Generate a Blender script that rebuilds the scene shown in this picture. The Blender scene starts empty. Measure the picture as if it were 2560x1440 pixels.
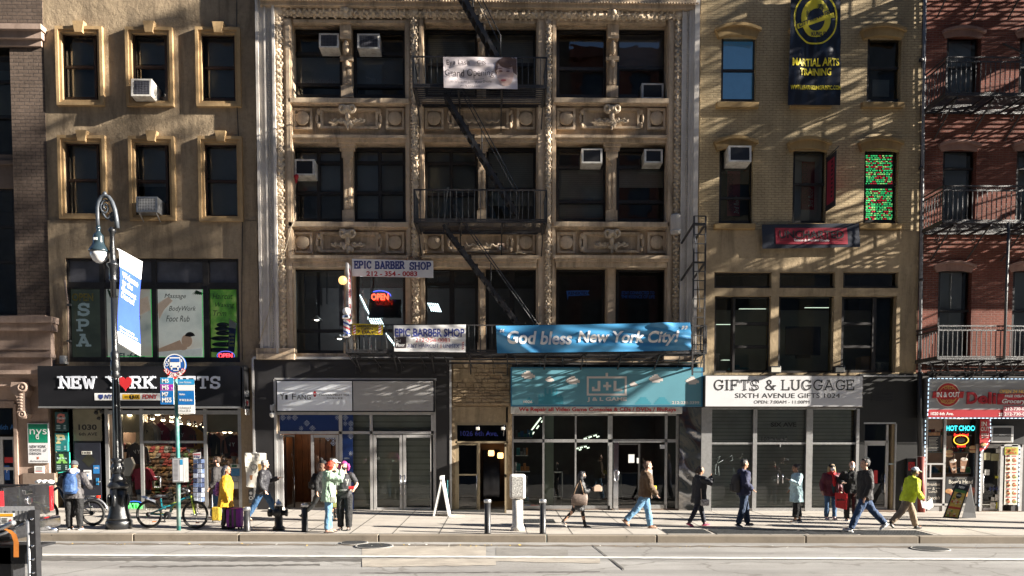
import bpy,bmesh,math,random
from mathutils import Vector,Matrix,noise
random.seed(11)
S=bpy.context.scene
C=S.collection
rad=math.radians
V=Vector
F=2000.0
PPY=1194.0
CAM=V((0,0,2.33))
RC=Matrix.Rotation(rad(-1.0),3,'Z')@Matrix.Rotation(rad(90-2.8),3,'X')
cd=bpy.data.cameras.new('camera');cam=bpy.data.objects.new('camera',cd);C.objects.link(cam)
cd.sensor_width=36;cd.lens=36*F/2560;cd.shift_y=(PPY-720)/2560
cd.clip_end=2000;cd.clip_start=.1
cam.location=CAM;cam.rotation_euler=RC.to_euler()
S.camera=cam
def W(px,py,Y):
 d=RC@V(((px-1280)/F,(PPY-py)/F,-1))
 return CAM+d*((Y-CAM.y)/d.y)
YF=25.3
YK=19.2
def gz(x,y):
 return-.005*x+.012*(y-YK)
def G(px,py,lift=0.0,road=False):
 d=RC@V(((px-1280)/F,(PPY-py)/F,-1))
 t=20.0
 for _ in range(12):
  p=CAM+d*t
  h=(-.005*p.x-.17 if road else gz(p.x,p.y))+lift
  t=(h-CAM.z)/d.z
 return CAM+d*t
def R(px0,py0,px1,py1,Y):
 ym=(py0+py1)/2;xm=(px0+px1)/2
 return(W(px0,ym,Y).x,W(xm,py1,Y).z,W(px1,ym,Y).x,W(xm,py0,Y).z)
class MB:
 def __init__(s):s.v=[];s.f=[];s.m=[];s.s=[]
 def add(s,vs,fs,mi=0,sm=False):
  b=len(s.v);s.v.extend([V(p)for p in vs])
  for f in fs:
   s.f.append([b+i for i in f]);s.m.append(mi);s.s.append(sm)
  return s
 def box(s,x0,y0,z0,x1,y1,z1,mi=0):
  x0,x1=sorted((x0,x1));y0,y1=sorted((y0,y1));z0,z1=sorted((z0,z1))
  return s.add([(x0,y0,z0),(x1,y0,z0),(x1,y1,z0),(x0,y1,z0),(x0,y0,z1),(x1,y0,z1),(x1,y1,z1),(x0,y1,z1)],[(0,3,2,1),(4,5,6,7),(0,1,5,4),(1,2,6,5),(2,3,7,6),(3,0,4,7)],mi)
 def pb(s,px0,py0,px1,py1,Y,d,mi=0):
  x0,z0,x1,z1=R(px0,py0,px1,py1,Y)
  return s.box(x0,Y,z0,x1,Y+d,z1,mi)
 def cbox(s,x0,y0,z0,x1,y1,z1,c,mi=0):
  bm=bmesh.new();bmesh.ops.create_cube(bm,size=1)
  for v in bm.verts:v.co=V(((x0+x1)/2+v.co.x*(x1-x0),(y0+y1)/2+v.co.y*(y1-y0),(z0+z1)/2+v.co.z*(z1-z0)))
  bmesh.ops.bevel(bm,geom=bm.edges[:],offset=c,segments=2,affect='EDGES',profile=.5)
  bm.verts.index_update()
  s.add([v.co for v in bm.verts],[[v.index for v in f.verts]for f in bm.faces],mi);bm.free();return s
 def pcb(s,px0,py0,px1,py1,Y,d,c=.02,mi=0):
  x0,z0,x1,z1=R(px0,py0,px1,py1,Y)
  return s.cbox(x0,Y,z0,x1,Y+d,z1,c,mi)
 def tube(s,pts,r,n=8,mi=0,sm=True,closed=False):
  pts=[V(p)for p in pts];k=len(pts)
  rs=r if isinstance(r,(list,tuple))else[r]*k
  vs=[];prev=None
  for i,p in enumerate(pts):
   if closed:t=pts[(i+1)%k]-pts[i-1]
   else:t=(pts[min(i+1,k-1)]-pts[max(i-1,0)])
   t=t.normalized()if t.length>1e-9 else V((0,0,1))
   if prev is None:
    a=V((0,0,1))if abs(t.z)<.9 else V((1,0,0));u=t.cross(a).normalized()
   else:
    u=(prev-t*prev.dot(t));u=u.normalized()if u.length>1e-6 else t.orthogonal().normalized()
   prev=u;w=t.cross(u)
   for j in range(n):
    an=2*math.pi*j/n
    vs.append(p+(u*math.cos(an)+w*math.sin(an))*rs[i])
  fs=[]
  for i in range(k if closed else k-1):
   a=i*n;b=((i+1)%k)*n
   for j in range(n):
    fs.append((a+j,a+(j+1)%n,b+(j+1)%n,b+j))
  if not closed:
   fs.append(tuple(reversed(range(n))));fs.append(tuple(range((k-1)*n,k*n)))
  return s.add(vs,fs,mi,sm)
 def bar(s,p,q,w,h=None,mi=0,up=(0,0,1)):
  p=V(p);q=V(q);h=h or w;t=(q-p).normalized();up=V(up)
  if abs(t.dot(up))>.95:up=V((0,1,0))
  u=t.cross(up).normalized()*w/2;o=u.cross(t).normalized()*h/2
  return s.add([p-u-o,p+u-o,p+u+o,p-u+o,q-u-o,q+u-o,q+u+o,q-u+o],[(0,3,2,1),(4,5,6,7),(0,1,5,4),(1,2,6,5),(2,3,7,6),(3,0,4,7)],mi)
 def lathe(s,c,prof,n=16,mi=0,sm=True,axis='Z',flute=0):
  c=V(c);vs=[];k=len(prof)
  for r,z in prof:
   for j in range(n):
    a=2*math.pi*j/n;rr=r*(1-flute*(j%2))
    if axis=='Z':vs.append(c+V((rr*math.cos(a),rr*math.sin(a),z)))
    elif axis=='Y':vs.append(c+V((rr*math.cos(a),z,rr*math.sin(a))))
    else:vs.append(c+V((z,rr*math.cos(a),rr*math.sin(a))))
  fs=[]
  for i in range(k-1):
   for j in range(n):
    fs.append((i*n+j,i*n+(j+1)%n,(i+1)*n+(j+1)%n,(i+1)*n+j))
  fs.append(tuple(reversed(range(n))));fs.append(tuple(range((k-1)*n,k*n)))
  return s.add(vs,fs,mi,sm)
 def ell(s,c,rx,ry,rz,n=12,mi=0,rot=None):
  c=V(c);vs=[];m=max(5,n//2+1)
  for i in range(m+1):
   t=math.pi*i/m
   for j in range(n):
    a=2*math.pi*j/n;p=V((rx*math.sin(t)*math.cos(a),ry*math.sin(t)*math.sin(a),rz*math.cos(t)))
    vs.append(c+(rot@p if rot else p))
  fs=[(i*n+j,(i+1)*n+j,(i+1)*n+(j+1)%n,i*n+(j+1)%n)for i in range(m)for j in range(n)]
  return s.add(vs,fs,mi,True)
 def prism(s,poly,y0,y1,mi=0):
  k=len(poly)
  vs=[(x,y0,z)for x,z in poly]+[(x,y1,z)for x,z in poly]
  return s.add(vs,[tuple(range(k)),tuple(reversed(range(k,2*k)))]+[(i,k+i,k+(i+1)%k,(i+1)%k)for i in range(k)],mi)
 def quad(s,a,b,c,d,mi=0):return s.add([a,b,c,d],[(0,1,2,3)],mi)
 def prect(s,px0,py0,px1,py1,Y,mi=0):
  x0,z0,x1,z1=R(px0,py0,px1,py1,Y)
  return s.quad((x0,Y,z0),(x1,Y,z0),(x1,Y,z1),(x0,Y,z1),mi)
 def disc(s,c,r,mi=0,n=20,rz=None,a0=0,a1=2*math.pi):
  c=V(c);rz=rz or r
  vs=[c]+[c+V((r*math.cos(a0+(a1-a0)*i/n),0,rz*math.sin(a0+(a1-a0)*i/n)))for i in range(n+1)]
  return s.add(vs,[(0,i+1,i+2)for i in range(n)],mi)
 def ring(s,c,r,w,mi=0,n=24,rz=None,a0=0,a1=2*math.pi):
  c=V(c);k=(rz or r)/r;vs=[]
  for i in range(n+1):
   a=a0+(a1-a0)*i/n
   for q in(r-w/2,r+w/2):vs.append(c+V((q*math.cos(a),0,q*k*math.sin(a))))
  return s.add(vs,[(2*i,2*i+1,2*i+3,2*i+2)for i in range(n)],mi)
 def wall(s,x0,z0,x1,z1,Y,holes,th=.4,mi=0):
  xs=sorted({x0,x1,*[min(max(h[i],x0),x1)for h in holes for i in(0,2)]})
  zs=sorted({z0,z1,*[min(max(h[i],z0),z1)for h in holes for i in(1,3)]})
  inn=lambda x,z:any(h[0]<x<h[2]and h[1]<z<h[3]for h in holes)
  solid={}
  for i in range(len(xs)-1):
   for j in range(len(zs)-1):
    solid[i,j]=not inn((xs[i]+xs[i+1])/2,(zs[j]+zs[j+1])/2)
  for(i,j),ok in solid.items():
   if not ok:continue
   a,b,c,d=xs[i],xs[i+1],zs[j],zs[j+1]
   s.quad((a,Y,c),(b,Y,c),(b,Y,d),(a,Y,d),mi)
   for di,dj,p,q in((-1,0,(a,d),(a,c)),(1,0,(b,c),(b,d)),(0,-1,(a,c),(b,c)),(0,1,(b,d),(a,d))):
    if not solid.get((i+di,j+dj),False):
     s.quad((p[0],Y,p[1]),(p[0],Y+th,p[1]),(q[0],Y+th,q[1]),(q[0],Y,q[1]),mi)
  return s
 def xform(s,M,i0=0):
  for i in range(i0,len(s.v)):s.v[i]=M@s.v[i]
  return s
 def build(s,name,mats,parent=None,at=None):
  if not isinstance(mats,(list,tuple)):mats=[mats]
  me=bpy.data.meshes.new(name)
  if at is None:
   if parent is not None:at=wl(parent)
   else:
    lo=[min(p[i]for p in s.v)for i in range(3)];hi=[max(p[i]for p in s.v)for i in range(3)]
    at=V(((lo[0]+hi[0])/2,(lo[1]+hi[1])/2,lo[2]))
  at=V(at)
  me.from_pydata([p-at for p in s.v],[],s.f)
  for m in mats:me.materials.append(m)
  if len(mats)>1:me.polygons.foreach_set('material_index',s.m)
  me.polygons.foreach_set('use_smooth',s.s)
  me.update()
  o=bpy.data.objects.new(name,me);C.objects.link(o)
  if parent is not None:o.parent=parent;o.location=at-wl(parent)
  else:o.location=at
  return o
def wl(o):
 p=V(o.location)
 while o.parent is not None:
  o=o.parent;p=p+V(o.location)
 return p
def tag(o,label=None,cat=None,group=None,kind=None):
 if label:o['label']=label
 if cat:o['category']=cat
 if group:o['group']=group
 if kind:o['kind']=kind
 return o
def thing(name,label,cat,loc,group=None):
 o=bpy.data.objects.new(name,None);o.empty_display_size=.2;C.objects.link(o);o.location=loc
 return tag(o,label,cat,group)
def copy_tree(o,loc=None,label=None,parent=None):
 c=o.copy();C.objects.link(c)
 if parent is not None:c.parent=parent
 if loc is not None:c.location=loc
 if label:c['label']=label
 for ch in list(o.children):copy_tree(ch,None,None,c)
 return c
_tc={}
def glyphs(t,bold=0.0,shear=0.0):
 k=(t,bold,shear)
 if k not in _tc:
  cu=bpy.data.curves.new('lettering','FONT');cu.body=t;cu.offset=bold;cu.shear=shear
  cu.resolution_u=3;cu.align_x='CENTER'
  ob=bpy.data.objects.new('lettering',cu);C.objects.link(ob)
  me=ob.to_mesh()
  vs=[V((v.co.x,v.co.y))for v in me.vertices];fs=[tuple(p.vertices)for p in me.polygons]
  ob.to_mesh_clear();bpy.data.objects.remove(ob);bpy.data.curves.remove(cu)
  _tc[k]=(vs,fs)
 return _tc[k]
def txt(mb,t,x0,z0,x1,z1,Y,mi=0,bold=0.0,shear=0.0,th=0.0,fn=None):
 vs,fs=glyphs(t,bold,shear)
 if not vs:return mb
 ax=min(v.x for v in vs);bx=max(v.x for v in vs);ay=min(v.y for v in vs);by=max(v.y for v in vs)
 kx=(x1-x0)/(bx-ax);kz=(z1-z0)/(by-ay)
 P=[((v.x-ax)*kx+x0,(v.y-ay)*kz+z0)for v in vs]
 if fn:
  bm=bmesh.new();bv=[bm.verts.new((x,0,z))for x,z in P]
  for f in fs:
   try:bm.faces.new([bv[i]for i in f])
   except ValueError:pass
  xs=getattr(fn,'xs',[x0+(x1-x0)*i/8 for i in range(1,8)]);zs=getattr(fn,'zs',[])
  for q,no in[((x,0,0),(1,0,0))for x in xs if x0<x<x1]+[((0,0,z),(0,0,1))for z in zs if z0<z<z1]:
   bmesh.ops.bisect_plane(bm,geom=bm.verts[:]+bm.edges[:]+bm.faces[:],plane_co=q,plane_no=no)
  bm.verts.index_update()
  mb.add([fn(v.co.x,v.co.z)for v in bm.verts],[[v.index for v in f.verts]for f in bm.faces],mi);bm.free()
  return mb
 mb.add([(x,Y,z)for x,z in P],fs,mi)
 if th:
  cnt={}
  for f in fs:
   for i in range(len(f)):
    a,b=f[i],f[(i+1)%len(f)];cnt[(a,b)]=1
  for(a,b)in cnt:
   if(b,a)not in cnt:
    mb.quad((P[b][0],Y,P[b][1]),(P[a][0],Y,P[a][1]),(P[a][0],Y+th,P[a][1]),(P[b][0],Y+th,P[b][1]),mi)
 return mb
def ptxt(mb,t,px0,py0,px1,py1,Y,mi=0,**k):
 x0,z0,x1,z1=R(px0,py0,px1,py1,Y)
 return txt(mb,t,x0,z0,x1,z1,Y,mi,**k)
def arc(cx,cy,rx,ry,a0,a1,n=8):
 return[(cx+rx*math.cos(rad(a0+(a1-a0)*i/n)),cy+ry*math.sin(rad(a0+(a1-a0)*i/n)))for i in range(n+1)]
SL={'N':(.8,[[(.1,0),(.1,1)],[(.1,1),(.7,0)],[(.7,0),(.7,1)]],[(.1,0),(.05,1),(.7,1)]),'E':(.7,[[(.1,0),(.1,1)],[(.1,1),(.6,1),(.6,.8)],[(.1,.52),(.45,.52)],[(.45,.4),(.45,.64)],[(.1,0),(.63,0),(.63,.22)]],[(.1,0),(.1,1)]),'W':(1.0,[[(.1,1),(.3,0)],[(.3,0),(.5,.75)],[(.5,.75),(.7,0)],[(.7,0),(.9,1)]],[(.1,1),(.9,1)]),'Y':(.8,[[(.08,1),(.4,.45)],[(.72,1),(.4,.45)],[(.4,.45),(.4,0)]],[(.1,1),(.7,1),(.4,0)]),'R':(.8,[[(.12,0),(.12,1)],[(.12,1),(.45,1)]+arc(.45,.75,.2,.25,90,-90)+[(.12,.5)],[(.38,.5),(.7,0)]],[(.12,0),(.12,1),(.72,0)]),'K':(.8,[[(.12,0),(.12,1)],[(.7,1),(.14,.4)],[(.3,.58),(.7,0)]],[(.12,0),(.12,1),(.68,1),(.7,0)]),'G':(.85,[arc(.45,.5,.36,.5,35,325,14),[(.76,.2),(.76,.45)],[(.5,.45),(.82,.45)],[(.76,.75),(.76,.98)]],[]),'I':(.4,[[(.2,0),(.2,1)]],[(.2,0),(.2,1)]),'F':(.7,[[(.12,0),(.12,1)],[(.12,1),(.62,1),(.62,.78)],[(.12,.5),(.45,.5)],[(.45,.4),(.45,.62)]],[(.12,0),(.12,1)]),'T':(.8,[[(.4,0),(.4,1)],[(.08,.76),(.08,1),(.72,1),(.72,.76)]],[(.4,0)]),'S':(.7,[arc(.35,.74,.25,.26,30,270,9)+arc(.35,.24,.27,.25,90,-150,9),[(.62,.75),(.62,.98)],[(.08,.02),(.08,.26)]],[]),'L':(.7,[[(.12,0),(.12,1)],[(.12,0),(.64,0),(.64,.25)]],[(.12,0),(.12,1)]),'U':(.8,[[(.12,1),(.12,.3)]+arc(.4,.3,.28,.3,180,360,8)+[(.68,1)]],[(.12,1),(.68,1)]),'A':(.85,[[(.1,0),(.42,1)],[(.42,1),(.75,0)],[(.22,.32),(.64,.32)]],[(.1,0),(.75,0),(.36,1)]),'&':(.85,[[(.78,.42),(.5,0),(.2,.05),(.12,.25),(.25,.45),(.5,.68),(.5,.9),(.35,1),(.22,.88),(.28,.65),(.75,0)],[(.66,.42),(.86,.42)]],[]),'X':(.8,[[(.1,0),(.7,1)],[(.1,1),(.7,0)]],[(.1,0),(.7,0),(.1,1),(.7,1)]),'H':(.85,[[(.12,0),(.12,1)],[(.72,0),(.72,1)],[(.12,.5),(.72,.5)]],[(.12,0),(.12,1),(.72,0),(.72,1)]),'V':(.8,[[(.1,1),(.4,0)],[(.4,0),(.7,1)]],[(.1,1),(.7,1)]),'P':(.75,[[(.12,0),(.12,1)],[(.12,1),(.42,1)]+arc(.42,.74,.22,.26,90,-90)+[(.12,.48)]],[(.12,0),(.12,1)]),'B':(.8,[[(.12,0),(.12,1)],[(.12,1),(.4,1)]+arc(.4,.76,.22,.24,90,-90)+[(.12,.52)],[(.12,0),(.42,0)]+arc(.42,.26,.26,.26,-90,90)],[(.1,0),(.1,1)]),'C':(.8,[arc(.45,.5,.35,.5,40,320,14),[(.72,.74),(.72,.98)]],[]),'D':(.85,[[(.12,0),(.12,1)],[(.12,1),(.4,1)]+arc(.4,.5,.34,.5,90,-90,10)+[(.12,0)]],[(.1,0),(.1,1)]),'O':(.85,[arc(.42,.5,.34,.5,0,360,18)],[]),' ':(.55,[],[]),}
def slab(mb,t,x0,z0,x1,z1,Y,w=.13,mi=0,th=0.0,serif=.16,gap=.1,fn=None):
 tot=sum(SL[c][0]+gap for c in t)-gap
 kz=(z1-z0)*(1-w);kx=(x1-x0)/tot;zo=z0+(z1-z0)*w/2;cx=x0;lw=w*(z1-z0)
 e=[0.0]
 def seg(a,b,k=1.0):
  a=V((a[0],a[1]));b=V((b[0],b[1]));t_=b-a
  if t_.length<1e-6:return
  t_.normalize();n_=V((-t_.y,t_.x))*lw*k/2;ex=t_*lw*k*.35
  q=[a-ex-n_,b+ex-n_,b+ex+n_,a-ex+n_];y=Y-e[0];e[0]+=.0002
  if th:mb.prism([(p.x,p.y)for p in q],y,Y+th,mi)
  else:mb.add([(p.x,y,p.y)for p in q],[(0,1,2,3)],mi)
 for c in t:
  g=SL[c]
  m=lambda p:(cx+p[0]*kx,zo+p[1]*kz)
  for st in g[1]:
   for i in range(len(st)-1):seg(m(st[i]),m(st[i+1]))
  for p in g[2]:
   q=m(p);seg((q[0]-serif*kx,q[1]),(q[0]+serif*kx,q[1]),.75)
  cx+=(g[0]+gap)*kx
 return mb
def pslab(mb,t,px0,py0,px1,py1,Y,**k):
 x0,z0,x1,z1=R(px0,py0,px1,py1,Y)
 return slab(mb,t,x0,z0,x1,z1,Y,**k)
_mc={}
class NT:
 def __init__(s,name):
  s.m=bpy.data.materials.new(name);s.m.use_nodes=True;s.t=s.m.node_tree;s.n=s.t.nodes;s.l=s.t.links
  s.b=s.n['Principled BSDF'];s.pos=None
 def node(s,t,**k):
  n=s.n.new(t)
  for a,b in k.items():
   if a in n.inputs:n.inputs[a].default_value=b
   else:setattr(n,a,b)
  return n
 def link(s,a,b):s.l.new(a,b)
 def P(s):
  if s.pos is None:s.pos=s.node('ShaderNodeNewGeometry').outputs['Position']
  return s.pos
 def scaled(s,sc):
  n=s.node('ShaderNodeVectorMath',operation='MULTIPLY');s.link(s.P(),n.inputs[0]);n.inputs[1].default_value=sc;return n.outputs[0]
 def noise(s,scale,detail=4,rough=.6,vec=None,dist=0):
  n=s.node('ShaderNodeTexNoise');n.inputs['Scale'].default_value=scale;n.inputs['Detail'].default_value=detail
  n.inputs['Roughness'].default_value=rough;n.inputs['Distortion'].default_value=dist
  s.link(vec if vec is not None else s.P(),n.inputs['Vector']);return n.outputs['Fac']
 def ramp(s,fac,stops):
  r=s.node('ShaderNodeValToRGB');e=r.color_ramp.elements
  e[0].position,e[0].color=stops[0][0],(*stops[0][1],1);e[1].position,e[1].color=stops[-1][0],(*stops[-1][1],1)
  for p,c in stops[1:-1]:
   q=e.new(p);q.color=(*c,1)
  s.link(fac,r.inputs[0]);return r.outputs[0]
 def mix(s,fac,a,b,mode='MIX'):
  m=s.node('ShaderNodeMix',data_type='RGBA',blend_type=mode)
  if isinstance(fac,(int,float)):m.inputs[0].default_value=fac
  else:s.link(fac,m.inputs[0])
  for i,x in((6,a),(7,b)):
   if isinstance(x,tuple):m.inputs[i].default_value=(*x,1)
   else:s.link(x,m.inputs[i])
  return m.outputs[2]
 def bump(s,h,strength,dist=.02):
  b=s.node('ShaderNodeBump');b.inputs['Strength'].default_value=strength;b.inputs['Distance'].default_value=dist
  s.link(h,b.inputs['Height'])
  old=s.b.inputs['Normal'].links
  if old:s.link(old[0].from_socket,b.inputs['Normal'])
  s.link(b.outputs[0],s.b.inputs['Normal'])
 def col(s,c):s.link(c,s.b.inputs['Base Color'])
def g3(v):return(v,v,v)
def mul(c,k):return tuple(min(1,x*k)for x in c)
def pm(name,col=(.5,.5,.5),rough=.6,var=.15,scale=6,bump=0,bscale=60,metal=0,spec=.5,dirt=0,dcol=(.03,.025,.02),coat=0,emit=None,es=1,sheen=0):
 if name in _mc:return _mc[name]
 t=NT(name);b=t.b
 b.inputs['Roughness'].default_value=rough;b.inputs['Metallic'].default_value=metal
 b.inputs['Specular IOR Level'].default_value=spec;b.inputs['Coat Weight'].default_value=coat
 b.inputs['Sheen Weight'].default_value=sheen
 b.inputs['Base Color'].default_value=(*col,1)
 c=None
 if var:
  c=t.ramp(t.noise(scale,5),[(.3,mul(col,1-var)),(.7,mul(col,1+var))])
 if dirt:
  f=t.ramp(t.noise(scale*.45,6,.7,dist=.6),[(.45,g3(0)),(.75,g3(dirt))])
  c=t.mix(f,c if c is not None else col,dcol)
 if c is not None:t.col(c)
 if bump:t.bump(t.noise(bscale,5),bump)
 if emit:b.inputs['Emission Color'].default_value=(*emit,1);b.inputs['Emission Strength'].default_value=es
 _mc[name]=t.m;return t.m
def em(name,col,s):
 return pm(name,col,.4,0,emit=col,es=s)
def brick(name,cols,mortar,rowh,bw,rough=.85,grime=.5,bumpd=.01,paint=False,msize=.012):
 t=NT(name)
 sx=t.node('ShaderNodeSeparateXYZ');t.link(t.P(),sx.inputs[0])
 ad=t.node('ShaderNodeMath',operation='ADD');t.link(sx.outputs[0],ad.inputs[0]);t.link(sx.outputs[1],ad.inputs[1])
 cb=t.node('ShaderNodeCombineXYZ');t.link(ad.outputs[0],cb.inputs[0]);t.link(sx.outputs[2],cb.inputs[1])
 n0=t.node('ShaderNodeTexNoise');n0.inputs['Scale'].default_value=9;t.link(t.P(),n0.inputs['Vector'])
 wob=t.node('ShaderNodeVectorMath',operation='MULTIPLY_ADD');t.link(n0.outputs['Color'],wob.inputs[0]);wob.inputs[1].default_value=(.02,.012,0);t.link(cb.outputs[0],wob.inputs[2])
 br=t.node('ShaderNodeTexBrick');br.offset=.5
 t.link(wob.outputs[0],br.inputs['Vector'])
 br.inputs['Scale'].default_value=1;br.inputs['Brick Width'].default_value=bw;br.inputs['Row Height'].default_value=rowh
 br.inputs['Mortar Size'].default_value=msize;br.inputs['Mortar Smooth'].default_value=.3;br.inputs['Bias'].default_value=-.1
 br.inputs['Color1'].default_value=(*cols[0],1);br.inputs['Color2'].default_value=(*cols[1],1);br.inputs['Mortar'].default_value=(*mortar,1)
 c=br.outputs['Color']
 c=t.mix(t.ramp(t.noise(14,3),[(.35,g3(0)),(.65,g3(.45))]),c,cols[2])
 st=t.noise(1.0,6,.65,t.scaled((1.3,1.3,.28)),.4)
 c=t.mix(t.ramp(st,[(.42,g3(0)),(.72,g3(grime))]),c,mul(cols[1],.3))
 c=t.mix(t.ramp(t.noise(.5,5),[(.4,g3(0)),(.75,g3(grime*.6))]),c,mul(cols[0],1.35))
 t.col(c);t.b.inputs['Roughness'].default_value=rough;t.b.inputs['Specular IOR Level'].default_value=.25
 inv=t.node('ShaderNodeMath',operation='SUBTRACT');inv.inputs[0].default_value=1;t.link(br.outputs['Fac'],inv.inputs[1])
 t.bump(inv.outputs[0],.8,bumpd);t.bump(t.noise(35,5),.35,.012)
 return t.m
def plaster(name,col,grime=.5,gcol=None,bump=.4,streak=True,sc=1.0):
 t=NT(name)
 c=t.ramp(t.noise(.7*sc,6,.65),[(.3,mul(col,.78)),(.5,col),(.72,mul(col,1.18))])
 f=t.noise(1.2*sc,7,.7,t.scaled((1.6,1.6,.22))if streak else None,.5)
 c=t.mix(t.ramp(f,[(.46,g3(0)),(.74,g3(grime))]),c,gcol or mul(col,.3))
 c=t.mix(t.ramp(t.noise(9*sc,5,.7),[(.48,g3(0)),(.75,g3(grime*.55))]),c,mul(col,.45))
 t.col(c);t.b.inputs['Roughness'].default_value=.9;t.b.inputs['Specular IOR Level'].default_value=.2
 t.bump(t.noise(5,5,.6),bump*.7,.05);t.bump(t.noise(45,4,.6),bump,.012)
 return t.m
def glass(name,tint=.6,refl=1.0,rough=.015,wavy=.0):
 m=bpy.data.materials.new(name);m.use_nodes=True;n=m.node_tree.nodes;l=m.node_tree.links
 n.remove(n['Principled BSDF']);o=n['Material Output']
 tr=n.new('ShaderNodeBsdfTransparent');tr.inputs[0].default_value=(tint*.95,tint,tint*.98,1)
 gl=n.new('ShaderNodeBsdfGlossy');gl.inputs['Roughness'].default_value=rough
 fr=n.new('ShaderNodeFresnel');fr.inputs[0].default_value=1.5
 mu=n.new('ShaderNodeMath');mu.operation='MULTIPLY';mu.inputs[1].default_value=1.7*refl;mu.use_clamp=True
 mx=n.new('ShaderNodeMixShader');l.new(fr.outputs[0],mu.inputs[0]);l.new(mu.outputs[0],mx.inputs[0]);l.new(tr.outputs[0],mx.inputs[1]);l.new(gl.outputs[0],mx.inputs[2]);l.new(mx.outputs[0],o.inputs[0])
 if wavy:
  g=n.new('ShaderNodeNewGeometry');t=n.new('ShaderNodeTexNoise');t.inputs['Scale'].default_value=1.3;l.new(g.outputs['Position'],t.inputs[0])
  b=n.new('ShaderNodeBump');b.inputs['Strength'].default_value=wavy;b.inputs['Distance'].default_value=.05;l.new(t.outputs[0],b.inputs['Height'])
  l.new(b.outputs[0],gl.inputs['Normal']);l.new(b.outputs[0],fr.inputs['Normal'])
 return m
M={}
M['stucco']=plaster('ochre_stucco',(.39,.30,.20),.85,(.085,.066,.05),.7)
M['stucco_trim']=plaster('ochre_trim',(.46,.315,.165),.45,(.15,.09,.05),.25)
M['lime']=plaster('grimy_limestone',(.63,.49,.345),.78,(.06,.045,.035),.4)
M['lime_l']=plaster('pale_limestone',(.70,.65,.59),.45,(.14,.11,.09),.3)
M['carve']=plaster('carved_terracotta',(.70,.57,.42),.6,(.06,.045,.03),.8)
M['tan_plaster']=plaster('tan_render',(.41,.315,.20),.75,(.10,.08,.05),.5)
M['hood']=plaster('ochre_hood',(.36,.25,.12),.5,(.10,.065,.04),.3)
M['stone_pink']=plaster('pinkish_stone',(.37,.275,.225),.5,(.16,.11,.08),.2)
M['granite']=plaster('brown_granite',(.20,.15,.12),.4,(.08,.06,.05),.1,False)
M['sill_red']=plaster('brownstone',(.36,.22,.18),.5,(.12,.06,.05),.3)
M['brick_brown']=brick('brown_brick',[(.145,.105,.082),(.09,.066,.052),(.21,.16,.13)],(.055,.045,.04),.107,.30,msize=.016)
M['brick_tan']=brick('painted_tan_brick',[(.49,.385,.235),(.43,.335,.20),(.53,.43,.27)],(.24,.175,.10),.076,.22,grime=.6,bumpd=.012)
M['brick_red']=brick('red_brick',[(.20,.062,.042),(.125,.040,.030),(.27,.105,.075)],(.19,.15,.125),.07,.21,grime=.6,msize=.009)
M['black_metal']=pm('black_metal',(.018,.018,.02),.45,.3,20,.2,80)
M['iron']=pm('fire_escape_iron',(.02,.021,.024),.42,.5,25,.5,60,spec=.6,dirt=.5,dcol=(.07,.045,.035))
M['iron_worn']=pm('worn_iron',(.055,.058,.062),.45,.5,30,.4,60,dirt=.6,dcol=(.03,.03,.03))
M['frame_dark']=pm('dark_window_frame',(.022,.020,.020),.45,.3,8,.1,50)
M['frame_brown']=pm('brown_window_frame',(.05,.03,.025),.5,.3,8,.1,50)
M['alu']=pm('aluminium',(.50,.50,.50),.38,.12,10,.03,90,metal=.7,dirt=.25,dcol=(.2,.19,.18))
M['alu_frame']=pm('grey_aluminium_frame',(.52,.51,.50),.42,.10,5,.03,90,metal=.35,dirt=.25,dcol=(.22,.21,.2))
M['steel']=pm('galvanised_steel',(.55,.56,.58),.35,.2,14,.05,80,metal=.8,dirt=.35,dcol=(.2,.2,.2))
M['chrome']=pm('chrome',(.8,.8,.82),.12,.05,10,metal=1)
M['white']=pm('white_paint',(.78,.78,.77),.45,.06,5,dirt=.18,dcol=(.4,.38,.34))
M['white_dirty']=pm('dirty_white_enamel',(.72,.70,.65),.5,.12,7,dirt=.75,dcol=(.24,.17,.11))
M['black']=pm('black_paint',(.014,.014,.016),.4,.2,8)
M['black_matte']=pm('black_matte',(.02,.02,.022),.7,.2,8)
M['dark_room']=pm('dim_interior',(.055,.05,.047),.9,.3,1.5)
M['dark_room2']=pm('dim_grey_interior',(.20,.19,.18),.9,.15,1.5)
M['rubber']=pm('tyre_rubber',(.014,.014,.014),.75,.2,30,.2,90)
M['glass']=glass('window_glass',.80,1.4,.01,.06)
M['glass_clear']=glass('shop_glass',.85,.8,.01,.02)
M['glass_dark']=glass('dark_glass',.25,1.2,.01,.05)
M['shade']=pm('roller_shade',(.50,.51,.54),.8,.08,2)
M['shade_w']=pm('pale_shade',(.42,.41,.38),.8,.08,2)
M['red']=pm('red_paint',(.55,.03,.035),.4,.08,8)
M['wood']=pm('wood_panel',(.22,.085,.03),.5,.3,5)
M['concrete_lt']=pm('pale_concrete',(.45,.43,.40),.85,.15,4,.3,60)
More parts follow.
